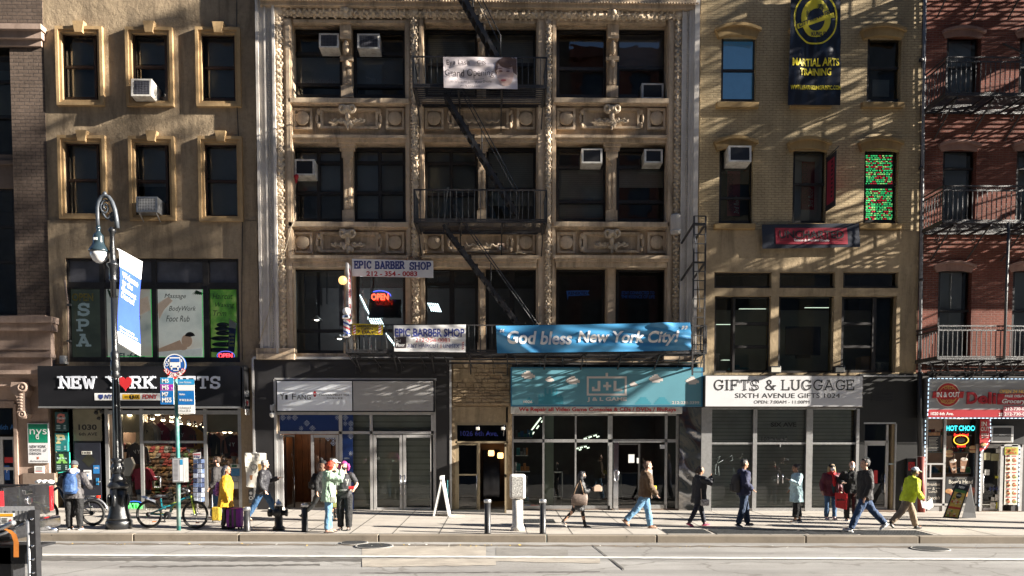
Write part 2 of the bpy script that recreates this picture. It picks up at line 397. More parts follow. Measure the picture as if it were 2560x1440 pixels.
def slats(name,col,pitch,rough=.5,metal=0,depth=.02):
 t=NT(name);sx=t.node('ShaderNodeSeparateXYZ');t.link(t.P(),sx.inputs[0])
 m=t.node('ShaderNodeMath',operation='DIVIDE');m.inputs[1].default_value=pitch;t.link(sx.outputs[2],m.inputs[0])
 f=t.node('ShaderNodeMath',operation='FRACT');t.link(m.outputs[0],f.inputs[0])
 c=t.ramp(f.outputs[0],[(0,mul(col,.25)),(.12,col),(.9,mul(col,1.1)),(1,mul(col,.4))])
 c=t.mix(t.ramp(t.noise(2,5),[(.4,g3(0)),(.7,g3(.5))]),c,mul(col,.6))
 t.col(c);t.b.inputs['Roughness'].default_value=rough;t.b.inputs['Metallic'].default_value=metal
 t.bump(f.outputs[0],.6,depth);return t.m
M['shutter']=slats('roller_shutter',(.40,.41,.41),.115,.5,.2)
M['shutter_lt']=slats('pale_roller_shutter',(.34,.35,.33),.19,.45,.3,.03)
M['blind']=slats('venetian_blind',(.70,.67,.60),.06,.6,0,.01)
M['wood_planks']=pm('wood_planks',(.15,.055,.02),.45,.35,3)
def leather_stone():
 t=NT('flagstone');v=t.node('ShaderNodeTexVoronoi',feature='DISTANCE_TO_EDGE');t.link(t.scaled((1.5,1.5,4.5)),v.inputs['Vector']);v.inputs['Scale'].default_value=1.4;v.inputs['Randomness'].default_value=.8
 v.distance='CHEBYCHEV' if hasattr(v,'distance')and False else v.distance
 e=t.ramp(v.outputs['Distance'],[(.0,g3(0)),(.09,g3(1))])
 c=t.ramp(t.noise(1.6,5),[(.3,(.26,.19,.115)),(.7,(.46,.35,.22))]);c=t.mix(t.ramp(t.noise(9,5),[(.45,g3(0)),(.7,g3(.5))]),c,(.15,.10,.06))
 t.col(c);t.b.inputs['Roughness'].default_value=.85;t.bump(t.noise(9,6),.6,.05);return t.m
M['flagstone']=leather_stone()
def ground_mats():
 t=NT('asphalt_road')
 c=t.ramp(t.noise(.35,7,.65),[(.3,(.24,.23,.215)),(.55,(.32,.31,.295)),(.75,(.38,.37,.355))])
 c=t.mix(t.ramp(t.noise(60,3,.8),[(.35,g3(0)),(.75,g3(.6))]),c,(.09,.085,.08))
 c=t.mix(t.ramp(t.noise(.8,4,.5,t.scaled((.12,1.3,1)),.2),[(.48,g3(0)),(.62,g3(.5))]),c,(.14,.135,.13))
 c=t.mix(t.ramp(t.noise(1.7,7,.8),[(.57,g3(0)),(.68,g3(.75))]),c,(.12,.115,.11))
 c=t.mix(t.ramp(t.noise(1.0,6,.7,t.scaled((.25,1.6,1)),.5),[(.52,g3(0)),(.78,g3(.6))]),c,(.11,.10,.095))
 v=t.node('ShaderNodeTexVoronoi',feature='DISTANCE_TO_EDGE');v.inputs['Scale'].default_value=.22;wv=t.node('ShaderNodeVectorMath',operation='ADD');n2=t.node('ShaderNodeTexNoise');n2.inputs['Scale'].default_value=1.2;t.link(t.P(),n2.inputs['Vector']);t.link(t.P(),wv.inputs[0]);t.link(n2.outputs['Color'],wv.inputs[1]);t.link(wv.outputs[0],v.inputs['Vector'])
 c=t.mix(t.ramp(v.outputs['Distance'],[(.003,g3(.55)),(.009,g3(0))]),c,(.10,.09,.08))
 t.col(c);t.b.inputs['Roughness'].default_value=.85;t.bump(t.noise(90,4,.7),.5,.012)
 M['asphalt']=t.m
 def conc(name,base,joints):
  t=NT(name)
  c=t.ramp(t.noise(.6,7,.65),[(.3,mul(base,.75)),(.5,base),(.75,mul(base,1.15))])
  c=t.mix(t.ramp(t.noise(3.5,6,.75),[(.5,g3(0)),(.72,g3(.45))]),c,mul(base,.5))
  c=t.mix(t.ramp(t.noise(70,3,.8),[(.4,g3(0)),(.8,g3(.4))]),c,mul(base,.55))
  v=t.node('ShaderNodeTexVoronoi');v.inputs['Scale'].default_value=2.2;t.link(t.P(),v.inputs['Vector'])
  c=t.mix(t.ramp(v.outputs['Distance'],[(.035,g3(.75)),(.05,g3(0))]),c,(.05,.045,.04))
  t.col(c);t.b.inputs['Roughness'].default_value=.85;t.bump(t.noise(70,4,.7),.35,.008)
  return t.m
 M['pavement']=conc('concrete_pavement',(.385,.35,.31),1)
 M['kerbstone']=conc('kerb_stone',(.22,.185,.145),0)
 M['joint']=pm('pavement_joint',(.05,.045,.04),.9,.3,8)
 M['road_paint']=pm('worn_road_paint',(.62,.61,.58),.7,.15,9,.2,80,dirt=.8,dcol=(.25,.23,.21))
 M['tar']=pm('dark_asphalt_patch',(.075,.07,.065),.85,.3,3,.4,80,dirt=.5,dcol=(.2,.18,.16))
 M['road_conc']=pm('tan_road_patch',(.33,.295,.25),.85,.2,2,.4,80,dirt=.4,dcol=(.16,.14,.12))
ground_mats()
def sheet(mb,x0,x1,y0,y1,zf,nx=2,ny=1,mi=0):
 vs=[(x0+(x1-x0)*i/nx,y0+(y1-y0)*j/ny)for j in range(ny+1)for i in range(nx+1)]
 mb.add([(x,y,zf(x,y))for x,y in vs],[(j*(nx+1)+i,j*(nx+1)+i+1,(j+1)*(nx+1)+i+1,(j+1)*(nx+1)+i)for j in range(ny)for i in range(nx)],mi)
rz_=lambda x,y:-.005*x-.17
o=MB();sheet(o,-160,160,-60,YK+.02,rz_);tag(o.build('road',M['asphalt']),kind='structure')
o=MB();sheet(o,-160,160,YK+.2,YF+6,gz);tag(o.build('pavement',M['pavement']),kind='structure')
o=MB();xs=[-160]+[G(p,1338).x for p in(-300,324,592,945,1366,1640,2008,2286,2700)]+[160]
for i in range(len(xs)-1):
 a,b=xs[i]+.012,xs[i+1]-.012;j=random.uniform(-.008,.008)
 n0=len(o.v);o.cbox(a,YK+j,-.5,b,YK+.2-.004,0,.018)
 for k in range(n0,len(o.v)):
  v=o.v[k];v.z+=gz(v.x,v.y)+.002 if v.z>-.3 else-.005*v.x
tag(o.build('kerb',M['kerbstone']),kind='structure')
o=MB();jx=[G(p,q).x for p,q in((130,1330),(250,1330),(330,1330),(470,1330),(600,1330),(690,1330),(770,1330),(880,1330),(985,1330),(1100,1330),(1215,1330),(1317,1330),(1428,1330),(1575,1330),(1660,1330),(1780,1330),(1910,1330),(2040,1330),(2170,1330),(2320,1330),(2450,1330))]
for x in jx:
 w=random.uniform(.006,.013)
 sheet(o,x-w,x+w,YK+.2,YF,lambda a,b:gz(a,b)+.004)
for y,w in((YK+.215,.014),(YK+1.9,.008),(YK+3.6,.008),(YK+5.2,.009)):
 sheet(o,-60,60,y-w,y+w,lambda a,b:gz(a,b)+.006)
tag(o.build('pavement_joints',M['joint']),kind='structure')
def road_poly(mb,pts,lift,mi=0):
 mb.add([V((p.x,p.y,rz_(p.x,p.y)+lift))for p in pts],[tuple(range(len(pts)))],mi)
def rough_strip(name,px0,px1,fy0,fy1,mat,lift,n=40,jit=1.0,kind='structure'):
 o=MB();top=[];bot=[]
 for i in range(n+1):
  x=px0+(px1-px0)*i/n
  top.append(G(x,fy0(x)+random.uniform(-jit,jit),road=True));bot.append(G(x,fy1(x)+random.uniform(-jit,jit),road=True))
 for i in range(n):road_poly(o,[bot[i],bot[i+1],top[i+1],top[i]],lift)
 tag(o.build(name,mat),kind=kind)
rough_strip('lane_line',-400,3000,lambda x:1386+.0045*x,lambda x:1390.5+.0045*x,M['road_paint'],.016,120,.35)
rough_strip('asphalt_patch',90,905,lambda x:1392.5+.004*x,lambda x:1401+.004*x,M['tar'],.004,60,1.2)
rough_strip('road_patch',905,1240,lambda x:1397,lambda x:1418-(x-905)*.012,M['road_conc'],.008,24,1)
rough_strip('road_patch',905,1215,lambda x:1367-.01*(x-905),lambda x:1389,M['road_conc'],.004,20,.8)
rough_strip('asphalt_patch',1240,1420,lambda x:1369+.03*(x-1240),lambda x:1390,pm('mid_grey_patch',(.19,.18,.165),.8,.2,3,.4,80),.004,12,.6)
rough_strip('road_patch',1240,1500,lambda x:1394,lambda x:1404+.02*(x-1240),M['road_conc'],.008,16,.8)
rough_strip('asphalt_patch',300,800,lambda x:1416-.012*(x-300),lambda x:1419-.010*(x-300),M['tar'],.004,40,1.2)
rough_strip('asphalt_patch',1480,1560,lambda x:1362+(x-1480)*.75,lambda x:1363.5+(x-1480)*.8,M['tar'],.012,16,.8)
rough_strip('asphalt_patch',900,1500,lambda x:1432-.006*(x-900),lambda x:1434-.006*(x-900),M['tar'],.004,40,1.0)
rough_strip('gutter',-300,2900,lambda x:1357+.004*x,lambda x:1361+.004*x,pm('gutter_dirt',(.12,.10,.08),.9,.35,3,.3,60),.004,150,1.3)
def manhole(px,py,r,label):
 p=G(px,py,road=True);p.z=rz_(p.x,p.y)
 t=thing('manhole_cover',label,'manhole cover',p,'manhole covers in the roadway')
 o=MB();o.lathe(p,[(r*1.12,.002),(r*1.12,.02),(r,.022),(r,.012)],28);o.build('rim',M['asphalt'],t)
 o=MB();o.lathe(p,[(r*.97,.004),(r*.97,.02),(.01,.022)],28)
 for i in range(-5,6):
  h=math.sqrt(max(0,.9-(i/6)**2))*r
  o.box(p.x-h,p.y+i*r/6-.012,p.z+.018,p.x+h,p.y+i*r/6+.012,p.z+.03)
 o.build('cover',M['iron_worn'],t)
manhole(935,1366,.40,'round iron manhole cover in the road below the sandwich board')
manhole(2325,1373,.38,'round iron manhole cover in the road at far right below the delicatessen')
manhole(885,1357.8,.3,'small iron cover close to the kerb left of the larger manhole')
def grate(px0,px1,y0,y1,label,n,cat='grate'):
 a=G(px0,(y0+y1)/2);b=G(px1,(y0+y1)/2);ya=G((px0+px1)/2,y1).y;yb=G((px0+px1)/2,y0).y
 x0,x1=a.x,b.x;zc=gz((x0+x1)/2,ya)
 t=thing('pavement_grate',label,cat,(x0,ya,gz(x0,ya)),'iron gratings set in the pavement')
 o=MB();sheet(o,x0,x1,ya,yb,lambda x,y:gz(x,y)+.005);o.build('pit',M['black'],t)
 o=MB();N=int((x1-x0)/.075)
 for i in range(N+1):
  x=x0+(x1-x0)*i/N;z=gz(x,ya)+.006
  o.add([(x-.009,ya,z),(x+.009,ya,z),(x+.009,yb,gz(x,yb)+.006),(x-.009,yb,gz(x,yb)+.006),(x-.009,ya,z+.006),(x+.009,ya,z+.006),(x+.009,yb,gz(x,yb)+.012),(x-.009,yb,gz(x,yb)+.012)],[(0,3,2,1),(4,5,6,7),(0,1,5,4),(1,2,6,5),(2,3,7,6),(3,0,4,7)])
 for j in range(n+1):
  y=ya+(yb-ya)*j/n
  o.bar((x0,y,gz(x0,y)+.011),(x1,y,gz(x1,y)+.011),.03,.012)
 o.build('bars',M['iron_worn'],t)
grate(1664,1768,1324,1334,'iron pavement grating nearest the pedestrian in pink trainers',6)
grate(1782,2002,1325,1335,'iron pavement grating under the man in navy hoodie and next to the kerb',6)
grate(2014,2128,1326,1336,'iron pavement grating left of the feet of the man in white trainers',6)
grate(2140,2310,1327,1337,'iron pavement grating below the man in yellow hoodie',6)
grate(1308,1386,1299,1308,'small iron grating in the pavement behind the white sticker-covered post',4)
o=MB()
for k in range(60):
 px=random.choice([random.uniform(1250,2560),random.uniform(900,1300),random.uniform(100,900)]);p=G(px,random.uniform(1359,1364)+.004*px,road=True);p.z=rz_(p.x,p.y)+.012
 r=random.uniform(.015,.045);a=random.uniform(0,6.3)
 o.add([p+V((math.cos(a+q)*r*(1 if i%2 else .55),math.sin(a+q)*r*.6,random.uniform(0,.03)))for i,q in enumerate((0,1.57,3.14,4.71))],[(0,1,2,3)],0 if random.random()<.65 else 1)
tag(o.build('fallen_leaves',[pm('yellow_leaf',(.55,.36,.06),.7,.3,30),M['white_dirty']]),'scattered yellow leaves and scraps lying in the gutter','leaves',kind='stuff')
def sash(b,px0,py0,px1,py1,Y,fm='frame_dark',split=.5,fw=.055,gl='glass',shade=None,cols=1,depth=.1,splits=None,label=None):
 x0,z0,x1,z1=R(px0,py0,px1,py1,Y);at=V(((x0+x1)/2,Y,z0))
 o=MB();o.box(x0,Y,z0,x0+fw,Y+depth,z1);o.box(x1-fw,Y,z0,x1,Y+depth,z1)
 o.box(x0+fw,Y,z1-fw,x1-fw,Y+depth,z1);o.box(x0+fw,Y,z0,x1-fw,Y+depth,z0+fw*1.3)
 zz=[z0+(z1-z0)*(1-k)for k in(splits if splits is not None else([split]if split else[]))]
 for z in zz:o.box(x0+fw,Y+.012,z-fw*.45,x1-fw,Y+depth*.8,z+fw*.45)
 for i in range(1,cols):
  x=x0+(x1-x0)*i/cols;o.box(x-fw*.6,Y+.006,z0+fw*1.3,x+fw*.6,Y+depth*.85,z1-fw)
 for z in zz:
  for zz0 in(-1,1):o.box(x0+fw,Y+.03,z+zz0*fw*.6-.008,x1-fw,Y+depth*.7,z+zz0*fw*.6+.008)
 w=o.build('window',M[fm],b,at)
 if label:w['label']=label
 q=MB();ed=[z1]+sorted(zz,reverse=True)+[z0]
 for i in range(len(ed)-1):
  yy=Y+.045+.02*i;q.quad((x0+.01,yy,ed[i+1]),(x1-.01,yy,ed[i+1]),(x1-.01,yy,ed[i]),(x0+.01,yy,ed[i]))
 q.build('pane',M[gl],w)
 for sh in(shade or[]):
  kind,t0,t1=sh[:3];u0,u1=(sh[3],sh[4])if len(sh)>3 else(0,1)
  k=MB();za=z1-(z1-z0)*t1;zb=z1-(z1-z0)*t0;xa=x0+(x1-x0)*u0;xb=x0+(x1-x0)*u1;yy=Y+.2
  if kind=='curtain':
   n=24;vs=[]
   for i in range(n+1):
    x=xa+(xb-xa)*i/n
    for z in(za,zb):vs.append((x,yy+.03*math.sin(i*1.9),z))
   k.add(vs,[(2*i,2*i+2,2*i+3,2*i+1)for i in range(n)],0,True);k.build('curtain',M['shade_w'],w)
  else:
   k.quad((xa,yy,za),(xb,yy,za),(xb,yy,zb),(xa,yy,zb));k.build('blind' if kind in('blind','shade','shade_w')else 'curtain',M[kind],w)
 return w
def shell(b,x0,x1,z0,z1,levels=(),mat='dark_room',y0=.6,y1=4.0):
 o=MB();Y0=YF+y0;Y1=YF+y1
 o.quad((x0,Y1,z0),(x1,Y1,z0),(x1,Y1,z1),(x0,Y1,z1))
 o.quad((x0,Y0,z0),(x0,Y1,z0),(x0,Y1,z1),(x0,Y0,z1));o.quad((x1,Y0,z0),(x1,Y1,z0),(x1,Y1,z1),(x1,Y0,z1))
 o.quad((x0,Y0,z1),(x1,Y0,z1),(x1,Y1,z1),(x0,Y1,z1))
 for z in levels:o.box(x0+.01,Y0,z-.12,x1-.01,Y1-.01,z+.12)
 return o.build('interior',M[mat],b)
HOLE=lambda r,Y:R(*r,Y)
ZT=W(1280,-140,YF).z
x0=W(117,400,YF).x;x1=W(641,400,YF).x
B1=thing('stucco_building','ochre stucco building with six framed upper windows over a gift shop','building',V(((x0+x1)/2,YF,0)))
OP1=[(157,83,241,250),(333,83,418,250),(503,85,590,252),(165,357,248,543),(338,360,420,545),(512,360,598,545)]
SU1=[(137,63,258,264),(312,65,433,266),(487,65,602,267),(143,336,265,548),(320,338,438,552),(494,338,607,555)]
KS1=[(193,50,78),(369.5,50,78),(543,52,79),(200.5,324,351),(375.5,325,351),(549,325,351)]
big=(166,645,598,905);shop=(136,1018,604,1300)
zb=W(370,555,YF).z;zs2=W(370,908,YF).z
holes=[R(a-6,b-3,c+6,d+6,YF)for a,b,c,d in OP1]
o=MB();o.wall(x0,zb,x1,ZT,YF,holes,.35)
o.wall(x0,-.3,x1,zb,YF-.05,[R(*big,YF-.05),R(*shop,YF-.05)],.4)
o.box(x0,YF-.05,zb-.004,x1,YF+.02,zb+.03)
o.build('wall',M['stucco'],B1)
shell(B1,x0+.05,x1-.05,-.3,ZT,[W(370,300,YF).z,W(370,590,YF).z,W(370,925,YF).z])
for i,(a,s,k)in enumerate(zip(OP1,SU1,KS1)):
 w=sash(B1,*a,YF+.2,'frame_brown',.5,.07,shade=[('shade',0,[.95,.42,.9,.98,.55,.95][i])],gl='glass')
 o=MB();sx0,sz0,sx1,sz1=R(*s,YF-.12);hx0,hz0,hx1,hz1=holes[i]
 for st,(dy,m)in enumerate(((.12,.02),(.08,.10),(.04,.17))):
  a0,b0,a1,b1=sx0+m,sz0+m,sx1-m,sz1-m;yy=YF-dy;w_=.1 if st<2 else 0
  ix0,iz0,ix1,iz1=(a0+.09,b0+.09,a1-.09,b1-.09)if st<2 else(hx0+.01,hz0+.01,hx1-.01,hz1-.01)
  o.box(a0,yy,b0,ix0,YF+.01,b1);o.box(ix1,yy,b0,a1,YF+.01,b1);o.box(ix0,yy,iz1,ix1,YF+.01,b1);o.box(ix0,yy,b0,ix1,YF+.01,iz0)
 o.build('surround',M['stucco_trim'],w)
 o=MB();kz1=W(k[0],k[1],YF-.22).z;kz0=W(k[0],k[2],YF-.22).z;kx=W(k[0],k[1],YF-.22).x
 o.prism([(kx-.11,kz0),(kx+.11,kz0),(kx+.17,kz1),(kx-.17,kz1)],YF-.19,YF);o.build('keystone',M['stucco_trim'],w)
x0b,z0b,x1b,z1b=R(*big,YF+.05)
o=MB()
for a,b in((166,173),(250,262),(380,391),(508,523),(593,600)):o.pb(a,645,b,903,YF+.02,.12)
for a,b in((645,652),(706,722),(893,905)):o.pb(166,a,600,b,YF+.03,.1)
bw=o.build('window',M['frame_dark'],B1,V((x0b,YF,z0b)))
o=MB();o.prect(170,648,598,712,YF+.12);o.build('pane',pm('dusty_pane',(.10,.10,.115),.25,.35,1.5,spec=.8),bw)
o=MB();o.prect(170,712,598,902,YF+.09);o.build('pane',M['glass_clear'],bw)
def poster(b,px0,py0,px1,py1,Y,mat,name='poster'):
 o=MB();o.prect(px0,py0,px1,py1,Y);return o.build(name,mat,b)
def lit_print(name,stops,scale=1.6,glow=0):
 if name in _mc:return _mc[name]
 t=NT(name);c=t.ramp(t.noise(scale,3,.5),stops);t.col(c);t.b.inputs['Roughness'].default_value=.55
 if glow:t.link(c,t.b.inputs['Emission Color']);t.b.inputs['Emission Strength'].default_value=glow  # glow puts backlight into the print colours
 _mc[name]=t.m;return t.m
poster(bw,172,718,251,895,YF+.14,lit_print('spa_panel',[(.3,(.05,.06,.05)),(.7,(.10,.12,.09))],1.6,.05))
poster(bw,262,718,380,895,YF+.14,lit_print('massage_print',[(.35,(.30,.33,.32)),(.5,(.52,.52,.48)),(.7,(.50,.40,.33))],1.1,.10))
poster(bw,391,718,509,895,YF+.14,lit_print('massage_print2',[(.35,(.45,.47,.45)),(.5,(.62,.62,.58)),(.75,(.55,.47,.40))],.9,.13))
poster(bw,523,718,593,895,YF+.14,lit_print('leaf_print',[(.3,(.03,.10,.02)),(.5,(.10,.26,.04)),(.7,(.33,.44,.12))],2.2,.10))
yy=YF+.13
o=MB()
for t_,r in(('OPEN',(180,733,233,753)),):ptxt(o,t_,*r,yy,0,bold=.03)
for ch,(a,b)in zip('SPA',((757,790),(797,829),(834,867))):pslab(o,ch,194,a,224,b,yy,w=.2,mi=1)
ptxt(o,'TEL:646-',283,882,362,897,yy,2,bold=.03);ptxt(o,'801-7999',414,880,490,897,yy,2,bold=.03)
for t_,r in(('Massage',(411,734,465,749)),('BodyWork',(422,765,490,781)),('Foot Rub',(415,789,474,804))):ptxt(o,t_,*r,yy,3,shear=.3)
for t_,r in(('Haircut',(531,733,582,748)),('Waxing',(538,756,586,771)),('Trim',(533,776,566,790))):ptxt(o,t_,*r,yy,3,shear=.3)
ptxt(o,'o',344,789,351,801,yy,3,shear=.3)
o.build('lettering',[pm('open_orange',(.55,.38,.08),.5,.5,6,emit=(.5,.4,.1),es=.01),pm('spa_grey',(.45,.52,.56),.5,emit=(.4,.5,.55),es=.05),pm('tel_blue',(.05,.16,.30),.5),pm('ink_black',(.02,.02,.025),.5)],bw)  # faint glow put into the orange and grey letters
o=MB();p=lambda x,y,d=0:W(x,y,yy-d)
c=p(467,852);o.disc(c,.17,0,18,.2);o.disc(p(475,842,.002),.16,1,16,.15,.2,3.0);o.disc(p(458,868,.001),.13,0,12,.1)
o.add([p(395,872),p(450,850),p(462,875),p(450,888),p(395,888)],[(0,1,2,3,4)],0)
o.add([p(395,880,.001),p(505,870,.001),p(505,893,.001),p(395,893,.001)],[(0,1,2,3)],2)
o.add([p(393,760),p(420,742),p(432,752),p(410,775),p(398,800)],[(0,1,2,3,4)],3)
for i,(cx,cy,rx)in enumerate(((557,812,.2),(556,822,.25),(557,833,.22),(553,846,.33),(558,861,.36),(548,875,.42))):o.ell(p(cx,cy),rx,.012,.075,14,4)
o.disc(p(352,765),.16,0,12,.22);o.add([p(340,752,.001),p(370,740,.001),p(376,775,.001),p(345,790,.001)],[(0,1,2,3)],3)
for i in range(7):o.add([p(275,745),p(268+i*3,725+i*4),p(272+i*4,722+i*3)],[(0,1,2)],5)
for i in range(6):o.add([p(490,725),p(478+i*5,738),p(484+i*5,733)],[(0,1,2)],5)
o.build('picture',[pm('print_skin',(.50,.33,.24),.6,.15,5,emit=(.5,.33,.24),es=.09),pm('print_hair',(.05,.035,.03),.6),pm('print_white',(.72,.72,.70),.6,emit=(.7,.7,.7),es=.09),pm('print_skin2',(.60,.45,.36),.6,emit=(.6,.45,.36),es=.09),pm('print_stone',(.02,.025,.03),.35),pm('print_leaf',(.04,.16,.03),.6)],bw)  # skin and white prints carry a glow in place of backlight
o=MB()
for a,b,c_,d in((264,722,379,891),(393,722,507,893)):
 x0_,z0_,x1_,z1_=R(a,b,c_,d,yy-.02)
 o.tube([(x0_,yy-.02,z0_),(x1_,yy-.02,z0_),(x1_,yy-.02,z1_),(x0_,yy-.02,z1_)],.012,5,closed=True)
o.build('led_strip',em('green_led',(.03,.7,.12),.12),bw)
o=MB();x0_,z0_,x1_,z1_=R(525,722,592,893,yy-.02);o.tube([(x0_,yy-.02,z0_),(x1_,yy-.02,z0_),(x1_,yy-.02,z1_),(x0_,yy-.02,z1_)],.008,5,closed=True);o.build('led_strip',pm('dull_led',(.25,.06,.06),.5),bw)
o=MB();o.add([p(573,798,.03),p(592,808,.03),p(590,822,.03),p(572,818,.03)],[(0,3,2,1)],0);o.add([p(572,818,.03),p(590,822,.03),p(586,880,.03),p(570,882,.03)],[(0,3,2,1)],1)
for i in range(4):ptxt(o,['Welcome','to the','Garment','District'][i],572,832+i*9,585,839+i*9,yy-.034,2,bold=.03)
o.build('poster',[M['white'],pm('navy_print',(.04,.06,.25),.5),pm('lime_print',(.55,.65,.2),.5)],bw)
def neon(label,text,px0,py0,px1,py1,Y,cols,ringc=None,group=None,board=True):
 x0,z0,x1,z1=R(px0,py0,px1,py1,Y)
 t=thing('neon_sign',label,'neon sign',V(((x0+x1)/2,Y,z0)),group)
 o=MB();txt(o,text,x0,z0,x1,z1,Y,0,bold=.02,th=.02);o.build('tubing',em('neon_'+cols[0],cols[1],cols[2]),t)
 o=MB();c=V(((x0+x1)/2,Y+.03,(z0+z1)/2));
 k=28;rx=(x1-x0)*.62;rz=(z1-z0)*.95
 if ringc:
  o.tube([c+V((rx*math.cos(2*math.pi*i/k),0,rz*math.sin(2*math.pi*i/k)))for i in range(k)],.012,5,closed=True);o.build('border',em('neon_'+ringc[0],ringc[1],ringc[2]),t)
  o=MB()
 if not board:return t
 o.lathe((c.x,c.y+.01,c.z),[(.01,0),(1.0,0),(1.0,.015)],28,axis='Y')
 for i in range(len(o.v)):
  q=o.v[i]-c;o.v[i]=c+V((q.x*rx*.97,q.y,q.z*rz*.97))
 o.build('backboard',M['black'],t);return t
neon('red neon OPEN sign inside the spa window at its lower right','OPEN',546,883,581,895,YF+.06,('red',(1,.06,.08),.7),('blue',(.15,.2,.9),.25))
t=thing('junction_box','small grey utility box on the ledge at left end of the black gift sign','box',W(155,911,YF-.2))
o=MB();o.pcb(148,889,163,910,YF-.25,.2);o.build('case',M['alu_frame'],t);o=MB();o.pb(150,893,158,905,YF-.262,.012);o.build('cover',M['steel'],t)
t=thing('drain_pipe','thin pale conduit running up the left side of the spa windows','pipe',W(171,905,YF-.1))
o=MB();o.tube([W(171,905,YF-.12),W(170,760,YF-.12),W(162,700,YF-.12)],.025,6);o.build('pipe',M['stone_pink'],t)
o=MB();[o.pb(166,y,176,y+4,YF-.15,.1)for y in(760,850)];o.build('bracket',M['iron_worn'],t)
o=MB();o.tube([W(592,0,YF-.03),W(592,250,YF-.03),W(606,560,YF-.08),W(604,800,YF-.08),W(606,900,YF-.1)],.012,5)
tag(o.build('cable',M['black_metal']),'black cable hanging down right side of the stucco wall','cable')
o=MB()
for a,b in((176,184),(253,262),(264,272),(302,306),(351,359),(510,518),(596,604)):o.pb(a,1020,b,1284,YF+.0,.1)
o.pb(260,1026,604,1036,YF+.01,.09);o.pb(357,1102,512,1108,YF+.02,.07);o.pb(300,1272,604,1286,YF+.01,.09)
sf=o.build('shop_window',M['alu'],B1,W(430,1284,YF))
o=MB();o.prect(306,1036,600,1275,YF+.05);o.build('pane',M['glass_clear'],sf)
o=MB();o.tube([W(386,1192,YF-.03),W(401,1192,YF-.05),W(402,1218,YF-.05),W(386,1218,YF-.03)],.018,6);o.build('handle',M['chrome'],sf)
o=MB();o.pb(604,1022,640,1290,YF-.04,.3);o.build('pier',pm('grey_pier',(.16,.155,.15),.7,.2,3,.3,50),B1)
sr=thing('shop_interior','lit inside of the gift shop behind its glass front','room',W(430,1284,YF+2))
sr['kind']='structure'
xa,xb=W(268,1150,YF).x,W(604,1150,YF).x;zt=W(430,1030,YF).z;zfl=gz(-9,YF)+.06
o=MB();yb=YF+3.4
o.quad((xa,yb,-.2),(xb,yb,-.2),(xb,yb,zt),(xa,yb,zt));o.quad((xa,YF+.15,zt),(xb,YF+.15,zt),(xb,yb,zt),(xa,yb,zt));o.quad((xb,YF+.15,-.2),(xb,yb,-.2),(xb,yb,zt),(xb,YF+.15,zt));o.quad((xa,YF+.15,-.2),(xa,yb,-.2),(xa,yb,zt),(xa,YF+.15,zt))
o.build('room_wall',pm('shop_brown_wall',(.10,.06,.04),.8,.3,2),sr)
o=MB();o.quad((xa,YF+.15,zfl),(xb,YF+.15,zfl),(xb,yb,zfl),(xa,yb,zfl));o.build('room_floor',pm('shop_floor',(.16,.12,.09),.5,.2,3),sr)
o=MB();o.pb(305,1034,352,1081,YF+.25,.5);o.pb(515,1036,597,1080,YF+.25,.5);o.build('bulkhead',pm('beige_bulkhead',(.50,.42,.30),.8,.1,2),sr)
for i,(px,py)in enumerate(((361,1037),(394,1036),(364,1044),(381,1047),(408,1050),(429,1053),(447,1043),(451,1059),(472,1060),(487,1065),(506,1067),(430,1042),(576,1080),(561,1080),(324,1037))):
 c=W(px,py,YF+(.24 if px in(324,)else .9+.1*i%.9));t=thing('spot_light','lit round spotlight under the gift shop ceiling','spotlight',c,'spotlights inside the gift shop')
 o=MB();o.lathe(c,[(.03,.16),(.05,.12),(.075,.0)],10);o.build('lamp_can',M['black'],t)
 o=MB();o.ell(c-V((0,0,.01)),.07,.07,.03,10);o.build('bulb',em('warm_bulb',(1,.8,.5),4),t)
for px in(400,460,540,330):
 l=bpy.data.lights.new('shop_lamp','POINT');l.energy=12;l.color=(1,.82,.6);l.shadow_soft_size=.15
 lo=bpy.data.objects.new('shop_lamp',l);C.objects.link(lo);lo.location=W(px,1062,YF+1.3)
t=thing('shop_sign','long black signboard with white slab letters and a red heart','sign',W(350,1018,YF-.55))
YS=YF-.6
o=MB();o.pb(95,915,602,1016,YS,.6);o.build('panel',pm('black_sign_face',(.012,.012,.014),.35,.1,3),t)
o=MB();o.pb(95,1016,602,1020,YS-.01,.6);o.build('edge_trim',M['alu'],t)
o=MB();pslab(o,'NEW',148,940,238,972,YS-.03,w=.17,th=.03);pslab(o,'Y',267,940,300,972,YS-.03,w=.17,th=.03)
pslab(o,'RK',326,940,386,972,YS-.03,w=.17,th=.03);pslab(o,'GIFTS',412,940,550,972,YS-.03,w=.17,th=.03)
o.build('lettering',pm('sign_white',(.72,.76,.85),.5,0),t)
def heart(c,r):return[(c.x+r*(16*math.sin(a)**3)/17,c.z+r*(13*math.cos(a)-5*math.cos(2*a)-2*math.cos(3*a)-math.cos(4*a))/15)for a in[2*math.pi*i/28 for i in range(28)]]
o=MB();o.prism(heart(W(314,957,YS),.22),YS-.035,YS);o.build('heart',M['red'],t)
o=MB();o.pcb(236,983,425,1001,YS-.012,.012,.004,0);o.build('badge_strip',M['white'],t)
o=MB();ptxt(o,'NYPD',261,986,297,997,YS-.018,0,bold=.03,shear=.2);ptxt(o,'FDNY',356,986,394,997,YS-.018,1,bold=.03,shear=.1)
x0_,z0_,x1_,z1_=R(306,985.5,350,998.5,YS-.016);o.quad((x0_,YS-.016,z0_),(x1_,YS-.016,z0_),(x1_,YS-.016,z1_),(x0_,YS-.016,z1_),2)
